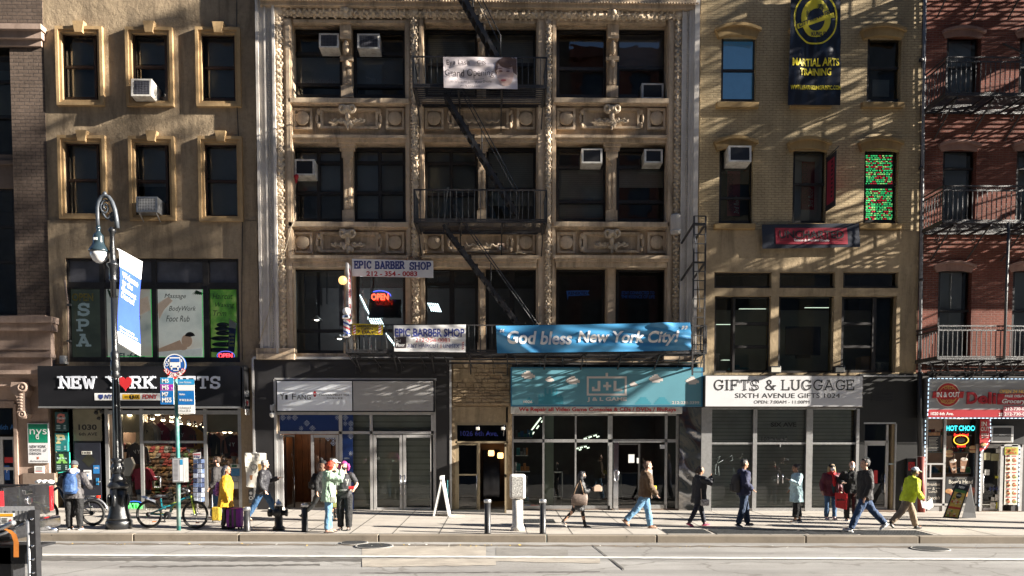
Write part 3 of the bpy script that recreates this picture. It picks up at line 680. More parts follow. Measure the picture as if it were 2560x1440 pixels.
o.disc(W(329,992,YS-.019),.075,3,16);ptxt(o,'T',326.5,988,331.5,996,YS-.022,2,bold=.03);ptxt(o,'NYC',312,990,321,995,YS-.02,3,bold=.02);ptxt(o,'AXI',336,987.5,347,996.5,YS-.02,3,bold=.03)
for cx,m_ in((252,0),(349,1)):
 q=W(cx if m_==0 else 362-8.5,992,YS-.018)
 if m_==0:o.add([(q.x-.07,q.y,q.z+.07),(q.x+.07,q.y,q.z+.07),(q.x+.07,q.y,q.z-.02),(q.x,q.y,q.z-.09),(q.x-.07,q.y,q.z-.02)],[(4,3,2,1,0)],0)
o.build('badge',[pm('badge_navy',(.03,.05,.2),.5),M['red'],pm('taxi_yellow',(.85,.5,.02),.5),M['black']],t)
t=thing('shop_sign','narrow black return panel with stacked white letters at right end of the gift sign','sign',W(614,1024,YF-.5))
o=MB();a=W(603,916,YS-.04);b_=W(622,1020,YF-.3);xr=a.x+.02
o.box(xr,YS-.04,W(603,1020,YS).z-.03,xr+.05,YF-.02,W(603,916,YS).z);pl=o.build('panel',M['black'],t)
o=MB();h=W(603,975,YS).z
for i,(w_,m_)in enumerate((('NEW',0),('Y RK',0),('GIFTS',0))):
 n0=len(o.v);txt(o,w_,YS+.03,h-.28*i-.2,YF-.12,h-.28*i,0,0,bold=.03)
 for k in range(n0,len(o.v)):q=o.v[k];o.v[k]=V((xr+.055,q.x,q.z))
n0=len(o.v);o.prism(heart(V((YS+.27,0,h-.38)),.09),0,.004,1)
for k in range(n0,len(o.v)):q=o.v[k];o.v[k]=V((xr+.055+q.y,q.x,q.z))
o.build('lettering',[M['white'],M['red']],t)
o=MB();o.pb(172,1020,262,1284,YF+.0,.06);
dr=MB();dr.pb(188,1107,252,1278,YF-.03,.03);d=dr.build('door',pm('navy_door',(.018,.02,.03),.4,.2,3),B1,W(220,1278,YF))
fr=o.build('door_frame',M['black_matte'],B1)
o=MB();o.pb(183,1023,254,1102,YF-.02,.02);tr=o.build('transom',lit_print('transom_lit',[(.3,(.16,.15,.10)),(.7,(.26,.24,.17))]),B1,W(218,1102,YF))
o=MB();ptxt(o,'1030',196,1061,242,1075,YF-.025,0,bold=.03);ptxt(o,'6th AVE',197,1081,243,1089,YF-.025,0,bold=.02);o.build('lettering',M['black'],tr)
o=MB();q=W(222,1150,YF-.034);o.add([(q.x-.22,q.y,q.z),(q.x,q.y,q.z-.22),(q.x+.22,q.y,q.z),(q.x,q.y,q.z+.22)],[(0,1,2,3)]);o.build('diamond_panel',pm('dark_olive',(.03,.03,.02),.3),d)
o=MB();o.pb(204,1128,229,1136,YF-.04,.01,0);ptxt(o,'1030',206,1129.5,227,1134.5,YF-.043,1,bold=.03);o.build('number_plate',[M['white_dirty'],M['black']],d)
o=MB();o.pb(209,1175,228,1199,YF-.04,.008,0);o.prect(213,1179,224,1181,YF-.043,2);o.disc(W(218,1189,YF-.043),.04,1,10);o.disc(W(218,1195,YF-.044),.025,3,8);o.build('notice',[M['white'],pm('notice_blue',(.03,.2,.5),.5),M['black'],M['red']],d)
o=MB();o.pb(233,1163,248,1184,YF-.04,.008,0);ptxt(o,'NOTICE',236,1168,246,1172,YF-.043,1,bold=.02);o.build('notice',[pm('notice_blue2',(.02,.16,.42),.5),M['white']],d)
o=MB();o.pb(240,1195,246,1212,YF-.05,.02,1);o.lathe(W(247.5,1204,YF-.07),[(.03,0),(.035,.03),(.015,.05)],10,0,axis='Y');o.build('handle',[M['chrome'],pm('lock_blue',(.02,.2,.45),.5)],d)
for ch,(a,b_,c_,d_),lab,word,colr in(('S',(137,1030,168,1078),'teal light box menu with a coral letter S, topmost of three','Facial',(.55,.18,.15)),('P',(137,1082,169,1129),'teal light box menu with a cream letter P, middle of three','Foot Rub',(.60,.55,.28)),('A',(138,1131,172,1180),'black and green light box menu with letter A, lowest of three','Body Tui na',(.22,.50,.12))):
 t=thing('menu_box',lab,'sign',W((a+c_)/2,d_,YF-.1),'spa menu boxes beside the door')
 o=MB();o.pcb(a,b_,c_,d_,YF-.14,.1,.015);o.build('case',pm('menu_'+ch,{'S':(.02,.07,.075),'P':(.02,.20,.20),'A':(.012,.035,.03)}[ch],.4,.2,3),t)
 o=MB();pslab(o,ch,a+6,b_+4,c_-7,b_+28,YF-.145,w=.24,mi=0);ptxt(o,word,a+5,b_+12,c_-5,b_+18,YF-.16,1,bold=.02)
 for i in range(3):o.prect(a+4,b_+33+i*4,a+14,b_+34.2+i*4,YF-.146,1);o.prect(c_-9,b_+33+i*4,c_-4,b_+34.5+i*4,YF-.146,1)
 o.build('lettering',[pm('menu_letter_'+ch,colr,.5),pm('menu_words',(.55,.72,.75),.5)],t)
 if ch!='S':
  o=MB();q=[W(c_+2,b_,YF-.13),W(c_+3,b_+(22 if ch=='P' else 46),YF-.13)]+([W(a+8,d_+2,YF-.13)]if ch=='A' else[]);o.tube(q,.01,5);o.build('led_strip',em('teal_led',(.05,.8,.55),.35),t)
x1=W(117,400,YF).x;x0=W(-420,400,YF).x
B0=thing('brick_building','dark brown brick building with pale stone ground floor at the left edge','building',V((x1-4,YF,0)))
zled=W(60,790,YF).z
o=MB();wx=W(33,400,YF).x
o.wall(x0,zled,x1,ZT,YF-.02,[(x0-1,W(20,788,YF).z,wx,W(20,108,YF).z)],.35);o.build('wall',M['brick_brown'],B0)
o=MB();zc=R(-300,60,105,92,YF-.25);o.box(zc[0],YF-.32,zc[1]+.22,zc[2],YF,zc[3]);o.box(zc[0],YF-.2,zc[1],zc[2]-.05,YF,zc[1]+.22);o.box(zc[0],YF-.1,zc[1]-.18,zc[2]-.12,YF,zc[1]);o.build('ledge',M['stone_pink'],B0)
sash(B0,-190,108,34,386,YF+.22,'frame_dark',None,.07,'glass',[('shade_w',.22,.62)],cols=2,splits=[.14,.34,.66])
sash(B0,-190,470,40,786,YF+.22,'frame_dark',None,.07,'glass',[],cols=2,splits=[.30,.58])
o=MB();o.pb(-190,386,36,470,YF+.15,.1);o.pb(-190,400,36,410,YF+.08,.1);o.build('spandrel',M['granite'],B0)
shell(B0,x0,x1-.05,-.3,ZT,[W(30,430,YF).z,zled])
o=MB();hl=[R(-230,1019,33,1090,YF-.2),R(-230,1090,36,1292,YF-.2)]
o.wall(x0,-.3,W(118,1000,YF-.2).x,zled,YF-.2,hl,.5)
for a,b,p in((790,806,.50),(806,826,.42),(868,874,.30),(884,893,.36),(925,935,.55),(935,944,.48)):
 o.pb(-300,a,128-(0 if p>.4 else 2),b,YF-p,p)
o.pb(-300,806,127,930,YF-.26,.26)
o.pb(-300,944,96,965,YF-.38,.2);o.pb(-300,1003,36,1019,YF-.24,.1)
o.pb(36,1010,44,1292,YF-.26,.1)
o.build('ground_floor',M['stone_pink'],B0)
o=MB();o.pb(58,1183,137,1292,YF-.27,.1);o.build('plinth',M['granite'],B0)
o=MB();q=W(50,985,YF-.4)
def scroll(mb,cx,cz,r,y0,y1):
 mb.lathe((cx,y0,cz),[(.01,-.03),(r*.3,-.03),(r*.34,0),(r*.6,0),(r*.66,-.03),(r*.9,-.03),(r,.0),(r,y1-y0)],18,axis='Y')
prof_=[(q.x-.2,q.z+.36),(q.x+.30,q.z+.36),(q.x+.32,q.z+.1),(q.x+.2,q.z-.1),(q.x+.2,q.z-.45),(q.x+.26,q.z-.62),(q.x+.2,q.z-.75),(q.x-.0,q.z-.75),(q.x-.06,q.z-.6),(q.x-.0,q.z-.4),(q.x-.06,q.z-.08),(q.x-.24,q.z+.1)]
o.prism(prof_,YF-.50,YF-.2);scroll(o,q.x+.16,q.z+.2,.15,YF-.55,YF-.2);scroll(o,q.x+.12,q.z-.62,.11,YF-.53,YF-.2)
for i in range(6):o.ell((q.x+.07,YF-.5,q.z-.02-.09*i),.08-.006*i,.025,.035,8)
o.build('scroll_bracket',M['stone_pink'],B0)
o=MB();o.pb(-230,1019,33,1088,YF+.0,.06);
tr=MB();tr.prect(-230,1022,30,1086,YF-.01);w=tr.build('transom',M['glass_dark'],B0)
o=MB();ptxt(o,'6th A',0,1061,36,1074,YF-.03,0,bold=.02);o.build('lettering',pm('blue_letters',(.02,.10,.28),.4),w)
dm=MB();
for a,b,c_,d_ in((-200,1092,2,1290),(2,1092,38,1290)):
 k=MB();k.pb(a,b_:=b,a+7,d_,YF-.02,.05);k.pb(c_-4,b,c_,d_,YF-.02,.05);k.pb(a,b,c_,b+7,YF-.015,.05);k.pb(a,d_-16,c_,d_,YF-.015,.05);k.pb(a,1168,c_,1175,YF-.012,.04)
 dd=k.build('door',M['alu_frame'],B0,W((a+c_)/2,d_,YF));g=MB();g.prect(a+5,b+5,c_-3,d_-12,YF+.02);g.build('pane',M['glass'],dd)
 if a==2:g=MB();g.prect(11,1143,36,1157,YF+.01,0);g.prect(11,1164,24,1200,YF+.008,1);ptxt(g,'P',16,1170,20,1182,YF+.002,2,bold=.03);g.build('sticker',[M['red'],pm('parking_blue',(.02,.12,.45),.5),M['white']],dd)
t=thing('wall_sign','tall white and green school sign on the pinkish stone wall','sign',W(95,1158,YF-.23))
YP=YF-.27
o=MB();o.pcb(69,1058,122,1158,YP,.05,.008);o.build('board',pm('sign_board',(.66,.66,.68),.5,.04),t)
o=MB();o.prect(71,1060,119,1107,YP-.004,0);o.build('green_panel',pm('sign_green',(.0,.22,.12),.5,.05),t)
o=MB();ptxt(o,'nys',74,1073,117,1092,YP-.008,0);ptxt(o,'d',89,1079,97,1098,YP-.012,0)
for i,(s,b)in enumerate((('NEW YORK',(74,1113,115,1120)),('SCHOOL',(74,1122,104,1128.5)),('DESIGN',(74,1131,103,1137)))):ptxt(o,s,*b,YP-.006,1,bold=.02)
ptxt(o,'of',108,1121,117,1130,YP-.006,1,shear=.3);ptxt(o,'#fashionstartshere',75,1150,120,1155.5,YP-.006,1);o.prect(93,1142,97,1148,YP-.006,2)
o.build('lettering',[M['white'],pm('plaque_ink',(.02,.02,.03),.5),pm('crest_orange',(.5,.12,.05),.5)],t)
t=thing('wall_notice','small white notice with faint print below the school sign','notice',W(97,1182,YF-.23))
o=MB();o.pb(86,1165,110,1183,YP+.02,.03);o.build('board',M['white'],t)
o=MB();[o.prect(91 if i==0 else 89,1168+i*3.2,106,1169.5+i*3.2,YP+.016,1 if i==3 else 0)for i in range(4)];o.build('lettering',[pm('grey_ink',(.2,.2,.2),.5),M['red']],t)
xl=W(643,415,YF).x;xr=W(1747,415,YF).x
B2=thing('loft_building','grimy ornate limestone loft building with carved columns and three window bays','building',V(((xl+xr)/2,YF,0)))
zlo=W(1200,905,YF).z
YB=YF+.05
bays=[(731,1014),(1060,1341),(1390,1667)]
rows=[(57,245),(355,555),(668,884)]
holes=[R(a,t_,b,d_,YB)for a,b in bays for t_,d_ in rows]
o=MB();o.wall(xl+.05,zlo,xr-.05,ZT,YB,holes,.5);o.build('wall',M['lime'],B2)
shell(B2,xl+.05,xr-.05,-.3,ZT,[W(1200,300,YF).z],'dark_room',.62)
o=MB()
def vstrip(mb,a,b,y,t_=-140,d_=886,mi=0,ym=415):
 xa=W(a,ym,y).x;xb=W(b,ym,y).x;za=W((a+b)/2,d_,y).z;zb=W((a+b)/2,t_,y).z
 mb.box(xa,y,za,xb,YB+.01,zb,mi)
for a,b,y in((712,731,.17),(1014,1028,.12),(1046,1060,.12),(1341,1363,.12),(1378,1390,.12),(1667,1683,.17)):vstrip(o,a,b,YF-y,46)
for a,b,y in((718,727,.22),(1017,1024,.16),(1050,1056,.16),(1346,1357,.16),(1381,1387,.16),(1671,1679,.22)):vstrip(o,a,b,YF-y,50)
o.build('jambs',M['lime'],B2)
o=MB()
for a,b,y in((643,650,.30),(650,690,.24),(664,668,.30),(684,690,.34)):vstrip(o,a,b,YF-y)
o.build('outer_pilaster',M['lime_l'],B2);o=MB()
for a,b,y in((1703,1728,.24),(1728,1734,.34),(1734,1746,.38),(1703,1706,.30),(1720,1728,.30)):vstrip(o,a,b,YF-y)
o.build('outer_pilaster',M['lime_l'],B2)
o=MB()
for px in(676,1716):
 for k in range(0,860,6):q=W(px+(0 if px<1000 else 0),30+k,YF-.25);q.x=W(px,415,YF-.25).x;o.ell(q,.03,.03,.03,6)
o.build('bead_moulding',M['lime_l'],B2)
def garland(mb,p,q,r,n,y_only=True):
 p=V(p);q=V(q);t_=(q-p).normalized();L=(q-p).length
 mb.tube([p,q],r*.78,10)
 u=V((1,0,0))if abs(t_.z)>.5 else V((0,0,1));w=V((0,-1,0))
 k=int(L/.10)
 for i in range(k):
  for j in range(3):
   a=rad(-78+78*j+(26 if i%2 else-13));c=p+t_*(L*(i+random.uniform(.2,.8))/k)
   nrm=w*math.cos(a)+u*math.sin(a)
   mb.ell(c+nrm*r*.72,r*.42*random.uniform(.7,1.25),r*.40*random.uniform(.7,1.3),r*.42*random.uniform(.7,1.2),6)
 for i in range(1,int(L/2.4)+1):
  c=p+t_*(L*i/(int(L/2.4)+1))
  for s_ in(-1,1):mb.tube([c+u*r*.95*s_-t_*.16,c+w*r*1.05,c-u*r*.95*s_+t_*.16],.028,5)
for a,b in((691,712),(1029,1046),(1363,1378),(1683,1702)):
 ya=YF-.12;xm=(W(a,415,ya).x+W(b,415,ya).x)/2;r=(W(b,415,ya).x-W(a,415,ya).x)/2
 o=MB();garland(o,(xm,ya,W(1200,880,ya).z),(xm,ya,W(1200,36,ya).z),r*1.15,0);o.ell((xm,ya-.06,W(1200,36,ya).z),r*1.35,r,r*1.35,10)
 o.build('garland_column',M['carve'],B2)
ya=YF-.12;zg=W(1200,36,ya).z
o=MB();garland(o,(W(700,36,ya).x,ya,zg),(W(1695,36,ya).x,ya,zg),.15,0)
for px in(866,1203,1534):
 c=W(px,36,ya-.12);c.z=zg
 for k in range(7):a=k*2*math.pi/7;o.ell(c+V((.13*math.cos(a),-.02,.13*math.sin(a))),.09,.07,.09,8)
 o.ell(c+V((0,-.08,0)),.09,.07,.09,8)
o.build('garland_frieze',M['carve'],B2)
o=MB()
for(t_,d_,y)in((-140,4,.42),(4,17,.36),(17,21,.30)):
 o.box(W(650,10,YF-y).x,YF-y,W(1200,d_,YF-y).z,W(1740,10,YF-y).x,YB,W(1200,t_,YF-y).z)
for k in range(150):xx=W(660,10,YF).x+(W(1735,10,YF).x-W(660,10,YF).x)*k/149;o.ell((xx,YF-.43,W(1200,4,YF-.42).z),.035,.03,.035,6)
o.build('cornice',M['lime'],B2)
cent=[(858,882),(1195,1213),(1517,1541)]
def bay_parts(bi):
 a,b=bays[bi];ca,cb=cent[bi]
 for ri,(t_,d_)in enumerate(rows):
  last=ri==2
  o=MB()
  if ri==0:o.pb(a+2,49,b-2,57,YF-.1,.15);o.pb(a+4,64,b-4,68,YB+.22,.06)
  else:
   L=6 if ri==1 else 12
   o.pb(a-L*.5,t_-18 if ri==1 else t_-30,b+L*.5,t_-11 if ri==1 else t_-22,YF-(.16 if ri==1 else .34),.3)
   o.pb(a,t_-11 if ri==1 else t_-22,b,t_,YF-(.08 if ri==1 else .22),.2)
   if ri==2:o.pb(a-2,t_-22,b+2,t_-14,YF-.29,.2)
   if ri==1:
    for k in range(44):x=R(a,t_-11,b,t_-8,YF-.1);xx=x[0]+(x[2]-x[0])*k/43;o.box(xx-.025,YF-.13,x[1],xx+.025,YF-.05,x[3])
  o.build('window_head',M['lime'],B2)
  if not last:
   o=MB();o.pcb(a-12 if bi==0 else a-6,d_-1,b+8,d_+12,YF-.22,.4,.02);o.pb(a-3,d_+12,b+3,d_+18,YF-.1,.2);o.build('sill',M['lime'],B2)
   y0_,y1_=d_+25,d_+78;xs_=[a+2,a+(b-a)*.175,a+(b-a)*.245,a+(b-a)*.755,a+(b-a)*.825,b-3]
   o=MB()
   def frame(p0,q0,p1,q1,w_):
    o.pb(p0,q0,p1,q0+w_,YF-.05,.1);o.pb(p0,q1-w_,p1,q1,YF-.05,.1);o.pb(p0,q0+w_,p0+w_,q1-w_,YF-.05,.1);o.pb(p1-w_,q0+w_,p1,q1-w_,YF-.05,.1)
    o.pb(p0+w_,q0+w_,p1-w_,q0+w_+3,YF-.01,.06);o.pb(p0+w_,q0+w_,p0+w_+3,q1-w_,YF-.01,.06)
   frame(xs_[0],y0_,xs_[1],y1_,6);frame(xs_[2],y0_,xs_[3],y1_-2,6);frame(xs_[4],y0_,xs_[5],y1_,6)
   for p0,p1 in((xs_[0],xs_[1]),(xs_[4],xs_[5])):
    c=W((p0+p1)/2,(y0_+y1_)/2,YF+.01);o.lathe(c,[(.01,-.07),(.19,-.07),(.215,-.05),(.215,.04)],22,axis='Y')
   for p0,s_ in((xs_[2]-5,-1),(xs_[3]+5,1)):
    c=W(p0,(y0_+y1_)/2,YF-.02)
    for dz in(-.2,.2):o.ell(c+V((-s_*.02,0,dz)),.07,.07,.1,8)
    o.ell(c+V((s_*.03,0,0)),.05,.06,.16,8)
   o.build('spandrel_panel',M['lime'],B2)
   o=MB();c=W((ca+cb)/2+(2 if bi==1 else 0),(y0_+y1_)/2,YF-.08)
   if bi!=1:
    for s_ in(-1,1):
     o.tube([c+V((s_*(.05+.13*k/14+.1*math.cos(k*.75)),-.06-.005*k,.25+.1*math.sin(k*.75)))for k in range(15)],.05,6)
     o.tube([c+V((s_*(.1+.06*k),-.0+.0*k,-.02-.1*abs(math.sin(k*.9))))for k in range(8)],[.05-.004*k for k in range(8)],6)
     for k in range(4):o.ell(c+V((s_*(.2+.09*k),.0,-.02-.05*(k%2))),.06,.04,.05,7)
    o.ell(c+V((0,-.1,.27)),.09,.09,.1,8);o.ell(c+V((0,-.06,.05)),.08,.08,.16,8)
    for k in range(7):o.ell(c+V((random.uniform(-.13,.13),-.03,-.08-.05*random.random()*3)),.07,.06,.08,7)
    o.ell(c+V((0,-.05,-.3)),.045,.05,.07,7)
   else:
    for s_ in(-1,1):o.tube([c+V((s_*(.1+.06*k),0,-.02-.1*abs(math.sin(k*.9))))for k in range(8)],[.045-.003*k for k in range(8)],6)
   o.build('carved_ornament',M['carve'],B2)
  o=MB();yc=YB+.12
  xa,xb=W(ca,415,yc).x,W(cb,415,yc).x;za=W(ca,d_,yc).z;zb=W(ca,t_+2,yc).z;m_=(xa+xb)/2;h=(xb-xa)/2
  o.box(xa,yc,za,xb,YB+.55,zb);o.box(xa+.05,yc-.05,za,xb-.05,yc,zb);o.box(xa-.03,yc-.08,za,xb+.03,yc,za+.34)
  if ri!=2:
   zt_=zb-.05
   if ri==0:o.box(xa-.02,yc-.22,zt_-.5,xb+.02,yc,zt_);o.box(xa+.07,yc-.24,zt_-.42,xb-.07,yc-.2,zt_-.12);o.ell((m_,yc-.16,zt_-.75),.09,.1,.24,8);o.box(xa-.05,yc-.1,zt_-1.1,xb+.05,yc,zt_-.98);o.ell((m_,yc-.08,zt_-1.2),.09,.06,.12,8)
   else:o.box(xa-.12,yc-.18,zt_-.12,xb+.12,yc,zt_+.06);o.box(xa-.08,yc-.13,zt_-.22,xb+.08,yc,zt_-.12);o.box(xa-.03,yc-.09,zt_-.42,xb+.03,yc,zt_-.22);o.prism([(m_-.13,zt_-.42),(m_+.13,zt_-.42),(m_,zt_-.7)],yc-.1,yc)
   o.box(m_-.1,yc-.07,za+.4,m_-.03,yc,zt_-.8);o.box(m_+.03,yc-.07,za+.4,m_+.1,yc,zt_-.8)
  o.build('pilaster',M['lime'],B2)
for bi in range(3):bay_parts(bi)
o=MB();o.pb(640,884,735,898,YF-.4,.5);o.pb(1735-75,884,1750,905,YF-.4,.5);o.pb(640,870,735,886,YF-.33,.4);o.pb(731,884,1700,905,YF-.1,.3);o.build('base_course',M['lime'],B2)
YWN=YB+.4
for a,b,kw in((731,856,dict(splits=[.34,.8],shade=[('shade',.36,.75)])),(884,1014,dict(splits=[.34,.82],shade=[('shade',.36,.75)])),(1062,1194,dict(splits=[.5],shade=[('blind',0,.35),('curtain',.3,1)])),(1214,1340,dict(splits=[.5],shade=[('blind',0,.5)])),(1391,1516,dict(splits=[.56])),(1541,1666,dict(splits=[.55],shade=[('shade',0,.55)]))):sash(B2,a,76,b,246,YWN,'frame_dark',None,.09,'glass',**{k:v for k,v in kw.items()})
for a,b,kw in((735,858,dict(cols=2,splits=[.19,.60],shade=[('shade',0,.55)])),(885,1014,dict(cols=2,splits=[.19,.60],shade=[('shade',0,1)])),(1062,1194,dict(cols=2,splits=[.2,.62],shade=[('shade_w',.0,.9)])),(1214,1340,dict(splits=[.55],shade=[('blind',0,.75)])),(1391,1516,dict(splits=[.25,.72],shade=[('blind',.22,1)])),(1541,1666,dict(splits=[.25,.72],shade=[('blind',.22,.5)]))):sash(B2,a,372,b,556,YWN,'frame_dark',None,.09,'glass',**kw)
for a,b,kw in((735,872,dict(splits=[.73])),(892,1014,dict(splits=[.73])),(1062,1130,dict(splits=[.18])),(1130,1194,dict(splits=[.18])),(1216,1280,dict(splits=[])),(1280,1340,dict(splits=[])),(1391,1512,dict(splits=[])),(1541,1666,dict(splits=[]))):sash(B2,a,672,b,884,YWN,'frame_dark',None,.08,'glass_clear',**kw)
o=MB();yy=YWN-.01
o.add([W(1416,727,yy),W(1419,750,yy),W(1421,740,yy),W(1474,738,yy),W(1469,732,yy),W(1474,726,yy)],[(0,1,2,3,4,5)],0);ptxt(o,'KENEKTID',1421,729,1468,737,yy-.01,1,bold=.03)
ptxt(o,'STAY CONNECTED TO',1554,728,1636,736,yy,0,bold=.02);ptxt(o,'THE ESSENCE OF LIFE',1553,738,1637,746,yy,0,bold=.02)
o.build('window_lettering',[pm('decal_blue',(.02,.10,.40),.4),pm('decal_dark',(.01,.02,.06),.4)],B2)
o=MB();ptxt(o,'Lash Studio',757,196,840,208,YWN-.01,0);
for k in range(9):a=rad(200+k*17.5);c=W(941,188,YWN-.01);o.bar(c+V((.28*math.cos(a),0,.13*math.sin(a))),c+V((.36*math.cos(a),0,.2*math.sin(a))),.02,.006)
o.build('window_lettering',pm('decal_grey',(.16,.17,.19),.4),B2)
xa,xb=W(745,780,YF+.7).x,W(1345,780,YF+.7).x;za,zb=W(1000,905,YF).z,W(1000,662,YF).z
o=MB();yb=YF+3.9;o.quad((xa,yb,za),(xb,yb,za),(xb,yb,zb),(xa,yb,zb));o.build('interior_wall',pm('grey_room_wall',(.13,.125,.13),.9,.2,1),B2)
o=MB();
for k in range(4):o.pb(760+k*55,676,763+k*55,760,YF+3.6,.05)
o.build('ceiling_track',M['black_matte'],B2)
def tubes(px0,py0,px1,py1,n,Y,label):
 a=W(px0,py0,Y);b_=W(px1,py1,Y);t=thing('ceiling_lamp',label,'lamp',a)
 o=MB()
 for i in range(n):
  p=a.lerp(b_,i/(max(1,n-1)));o.tube([p+V((-.03,0,.1)),p+V((.07,.3,-.12))],.016,5)
 o.build('tube',em('cool_tube',(.75,.95,1),1.0),t);o=MB();o.tube([a+V((-.06,.05,.03)),b_+V((-.06,.05,.03))],.012,4);o.tube([a+V((.05,.25,-.08)),b_+V((.05,.25,-.08))],.012,4);o.build('rail',M['alu'],t)
tubes(902,745,918,780,7,YF+1.2,'row of lit tubes slanting down inside the barber window left of the neon sign')
tubes(922,800,952,803,6,YF+1.2,'row of lit tubes above the yellow banner in the barber window')
tubes(1072,765,1096,767,6,YF+1.6,'row of lit tubes seen through the middle bay window of the barber floor')
tubes(966,838,985,862,6,YF+1.0,'row of lit tubes low in the barber window beside the white banner')
for px,py,lab in((792,800,'hanging dome lamp inside the left barber window'),(849,847,'hanging dome lamp low at right of the left barber window')):
 c=W(px,py,YF+1.3);t=thing('pendant_lamp',lab,'lamp',c)
 o=MB();o.lathe(c,[(.03,.14),(.06,.1),(.2,.0),(.17,.0)],16);o.build('lamp_shade',M['alu_frame'],t);o=MB();o.tube([c+V((0,0,.1)),c+V((0,0,1.0))],.008,4);o.build('cord',M['black'],t);o=MB();o.ell(c,.08,.08,.03,10);o.build('bulb',em('pendant_bulb',(1,.95,.85),1.5),t)
l=bpy.data.lights.new('barber_lamp','POINT');l.energy=13;l.color=(.9,.95,1);lo=bpy.data.objects.new('barber_lamp',l);C.objects.link(lo);lo.location=W(900,740,YF+2.2)
t=thing('television','dark flat screen hanging behind the neon OPEN sign','television',W(963,795,YF+.85))
o=MB();o.pcb(922,748,1003,795,YF+.85,.08,.02);o.build('screen',pm('screen_black',(.008,.008,.01),.15,0),t);o=MB();o.pb(960,735,966,750,YF+.9,.05);o.build('mount',M['black'],t)
nb=neon('red neon OPEN sign with a blue arc in the second floor barber window','OPEN',928,734,971,750,YF+.36,('red2',(1,.07,.03),1.1),board=False)
q=W(950,742,YF+.37);o=MB();o.tube([q+V((.34*math.cos(a),0,.02+.17*math.sin(a)))for a in[rad(130-10*i)for i in range(14)]],.014,5);o.build('arc',em('neon_blue_arc',(.08,.12,1),.5),nb)
YT=YF-.2
o=MB();hole_t=R(690,950,1090,1290,YT)
o.wall(W(636,1090,YT).x,-.3,W(1128,1090,YT).x,W(880,898,YT).z,YT,[hole_t],.4)
o.build('shopfront_cladding',pm('charcoal_cladding',(.018,.017,.018),.55,.15,2,.05,40),B2)
o=MB()
for k in range(1,8):o.pb(636+k*61,898,636.6+k*61,948,YT-.001,.01)
o.pb(636,922,1128,922.7,YT-.001,.01);o.build('cladding_joint',M['black'],B2)
o=MB();o.pb(632,895,637,1290,YT-.03,.1);o.pb(632,892,1132,898,YT-.05,.12);o.pb(1124,898,1129,1285,YT-.02,.05);o.build('shopfront_trim',M['alu_frame'],B2)
o=MB();Y2=YT+.02
for a,b,c_,d_ in((686,948,692,1284),(1084,948,1091,1284),(686,945,1091,952),(692,1028,1085,1037),(696,1078,1085,1085),(848,1036,856,1284),(925,1036,932,1284),(694,1085,701,1284),(1078,1036,1084,1284),(692,1275,1090,1284)):o.pb(a,b,c_,d_,Y2-(.03 if a==686 else 0),.12)
ts=o.build('shopfront_frame',M['alu_frame'],B2,W(890,1284,YT))
o=MB();o.prect(932,1036,1080,1080,Y2+.05);o.prect(884,1036,926,1080,Y2+.05);o.prect(884,1085,926,1276,Y2+.05);o.build('pane',M['glass_clear'],ts)
o=MB();o.prect(870,1030,1085,1284,Y2+.32);o.build('roller_shutter',M['shutter_lt'],ts)
blue=pm('tile_blue',(.012,.035,.14),.3,.1,3)
o=MB();o.prect(699,1037,848,1078,Y2+.04,0);o.prect(856,1037,883,1078,Y2+.04,0);o.prect(856,1085,883,1276,Y2+.04,0)
def tile(mb,cx,cy,r,kind,mi):
 c=W(cx,cy,Y2+.034);r=r/79
 mb.ring(c,r*.5,r*.14,mi,12)
 for i in range(8):
  a=i*math.pi/4;e=c+V((math.cos(a)*r*.95,0,math.sin(a)*r*.95));mb.bar(c+(e-c)*.6,e,r*(.22 if i%2 else .1),.003,mi)
 mb.disc(c,r*.2,mi,8)
 if kind:mb.ring(c,r*1.05,r*.12,mi,4)
for cx,cy,k in((707,1044,1),(722,1044,0),(737,1044,1),(843,1044,0),(767,1058,1),(753,1071,0),(781,1071,1),(863,1044,1),(863,1059,0),(877,1059,1),(877,1072,0),(877,1090,1),(877,1134,0)):tile(o,cx,cy,7,k,1)
ptxt(o,'OPEN',860,1144,873,1148,Y2+.03,1,bold=.02)
o.build('tile_panel',[blue,pm('tile_white',(.45,.50,.60),.5)],ts)
def leaf(b,a,t_,c_,d_,Y,gl='glass_clear',fm='alu_frame',fw=7,mid=None,handle=None):
 o=MB();o.pb(a,t_,a+fw,d_,Y,.07);o.pb(c_-fw,t_,c_,d_,Y,.07);o.pb(a+fw,t_,c_-fw,t_+fw,Y,.07);o.pb(a+fw,d_-fw*1.6,c_-fw,d_,Y,.07)
 if mid:o.pb(a+fw,mid,c_-fw,mid+4,Y+.01,.05)
 d=o.build('door',M[fm],b,W((a+c_)/2,d_,Y))
 g=MB();g.prect(a+fw*.6,t_+fw*.6,c_-fw*.6,d_-fw,Y+.035);g.build('pane',M[gl],d)
 if handle:
  h=MB();h.tube([W(handle,d_-92,Y),W(handle,d_-92,Y-.07),W(handle,d_-44,Y-.07),W(handle,d_-44,Y)],.016,6);h.build('handle',M['chrome'],d)
 return d
leaf(B2,934,1087,1006,1280,Y2,handle=1002);leaf(B2,1008,1087,1083,1280,Y2,handle=1012)
d=leaf(B2,778,1087,847,1280,Y2)
o=MB()
for cx,cy in((820,1096),(833,1096),(833,1108)):
 c=W(cx,cy,Y2+.03);o.ring(c,.06,.02,0,12);o.ring(c,.085,.012,0,4);o.disc(c,.03,0,8)
o.prect(825,1145,842,1170,Y2+.03,1);o.build('sticker',[pm('tile_pale',(.45,.52,.66),.5),M['white_dirty']],d)
o=MB();xa,xb=W(700,1180,YT+.5).x,W(850,1180,YT+.5).x;zt=W(770,1036,YT).z
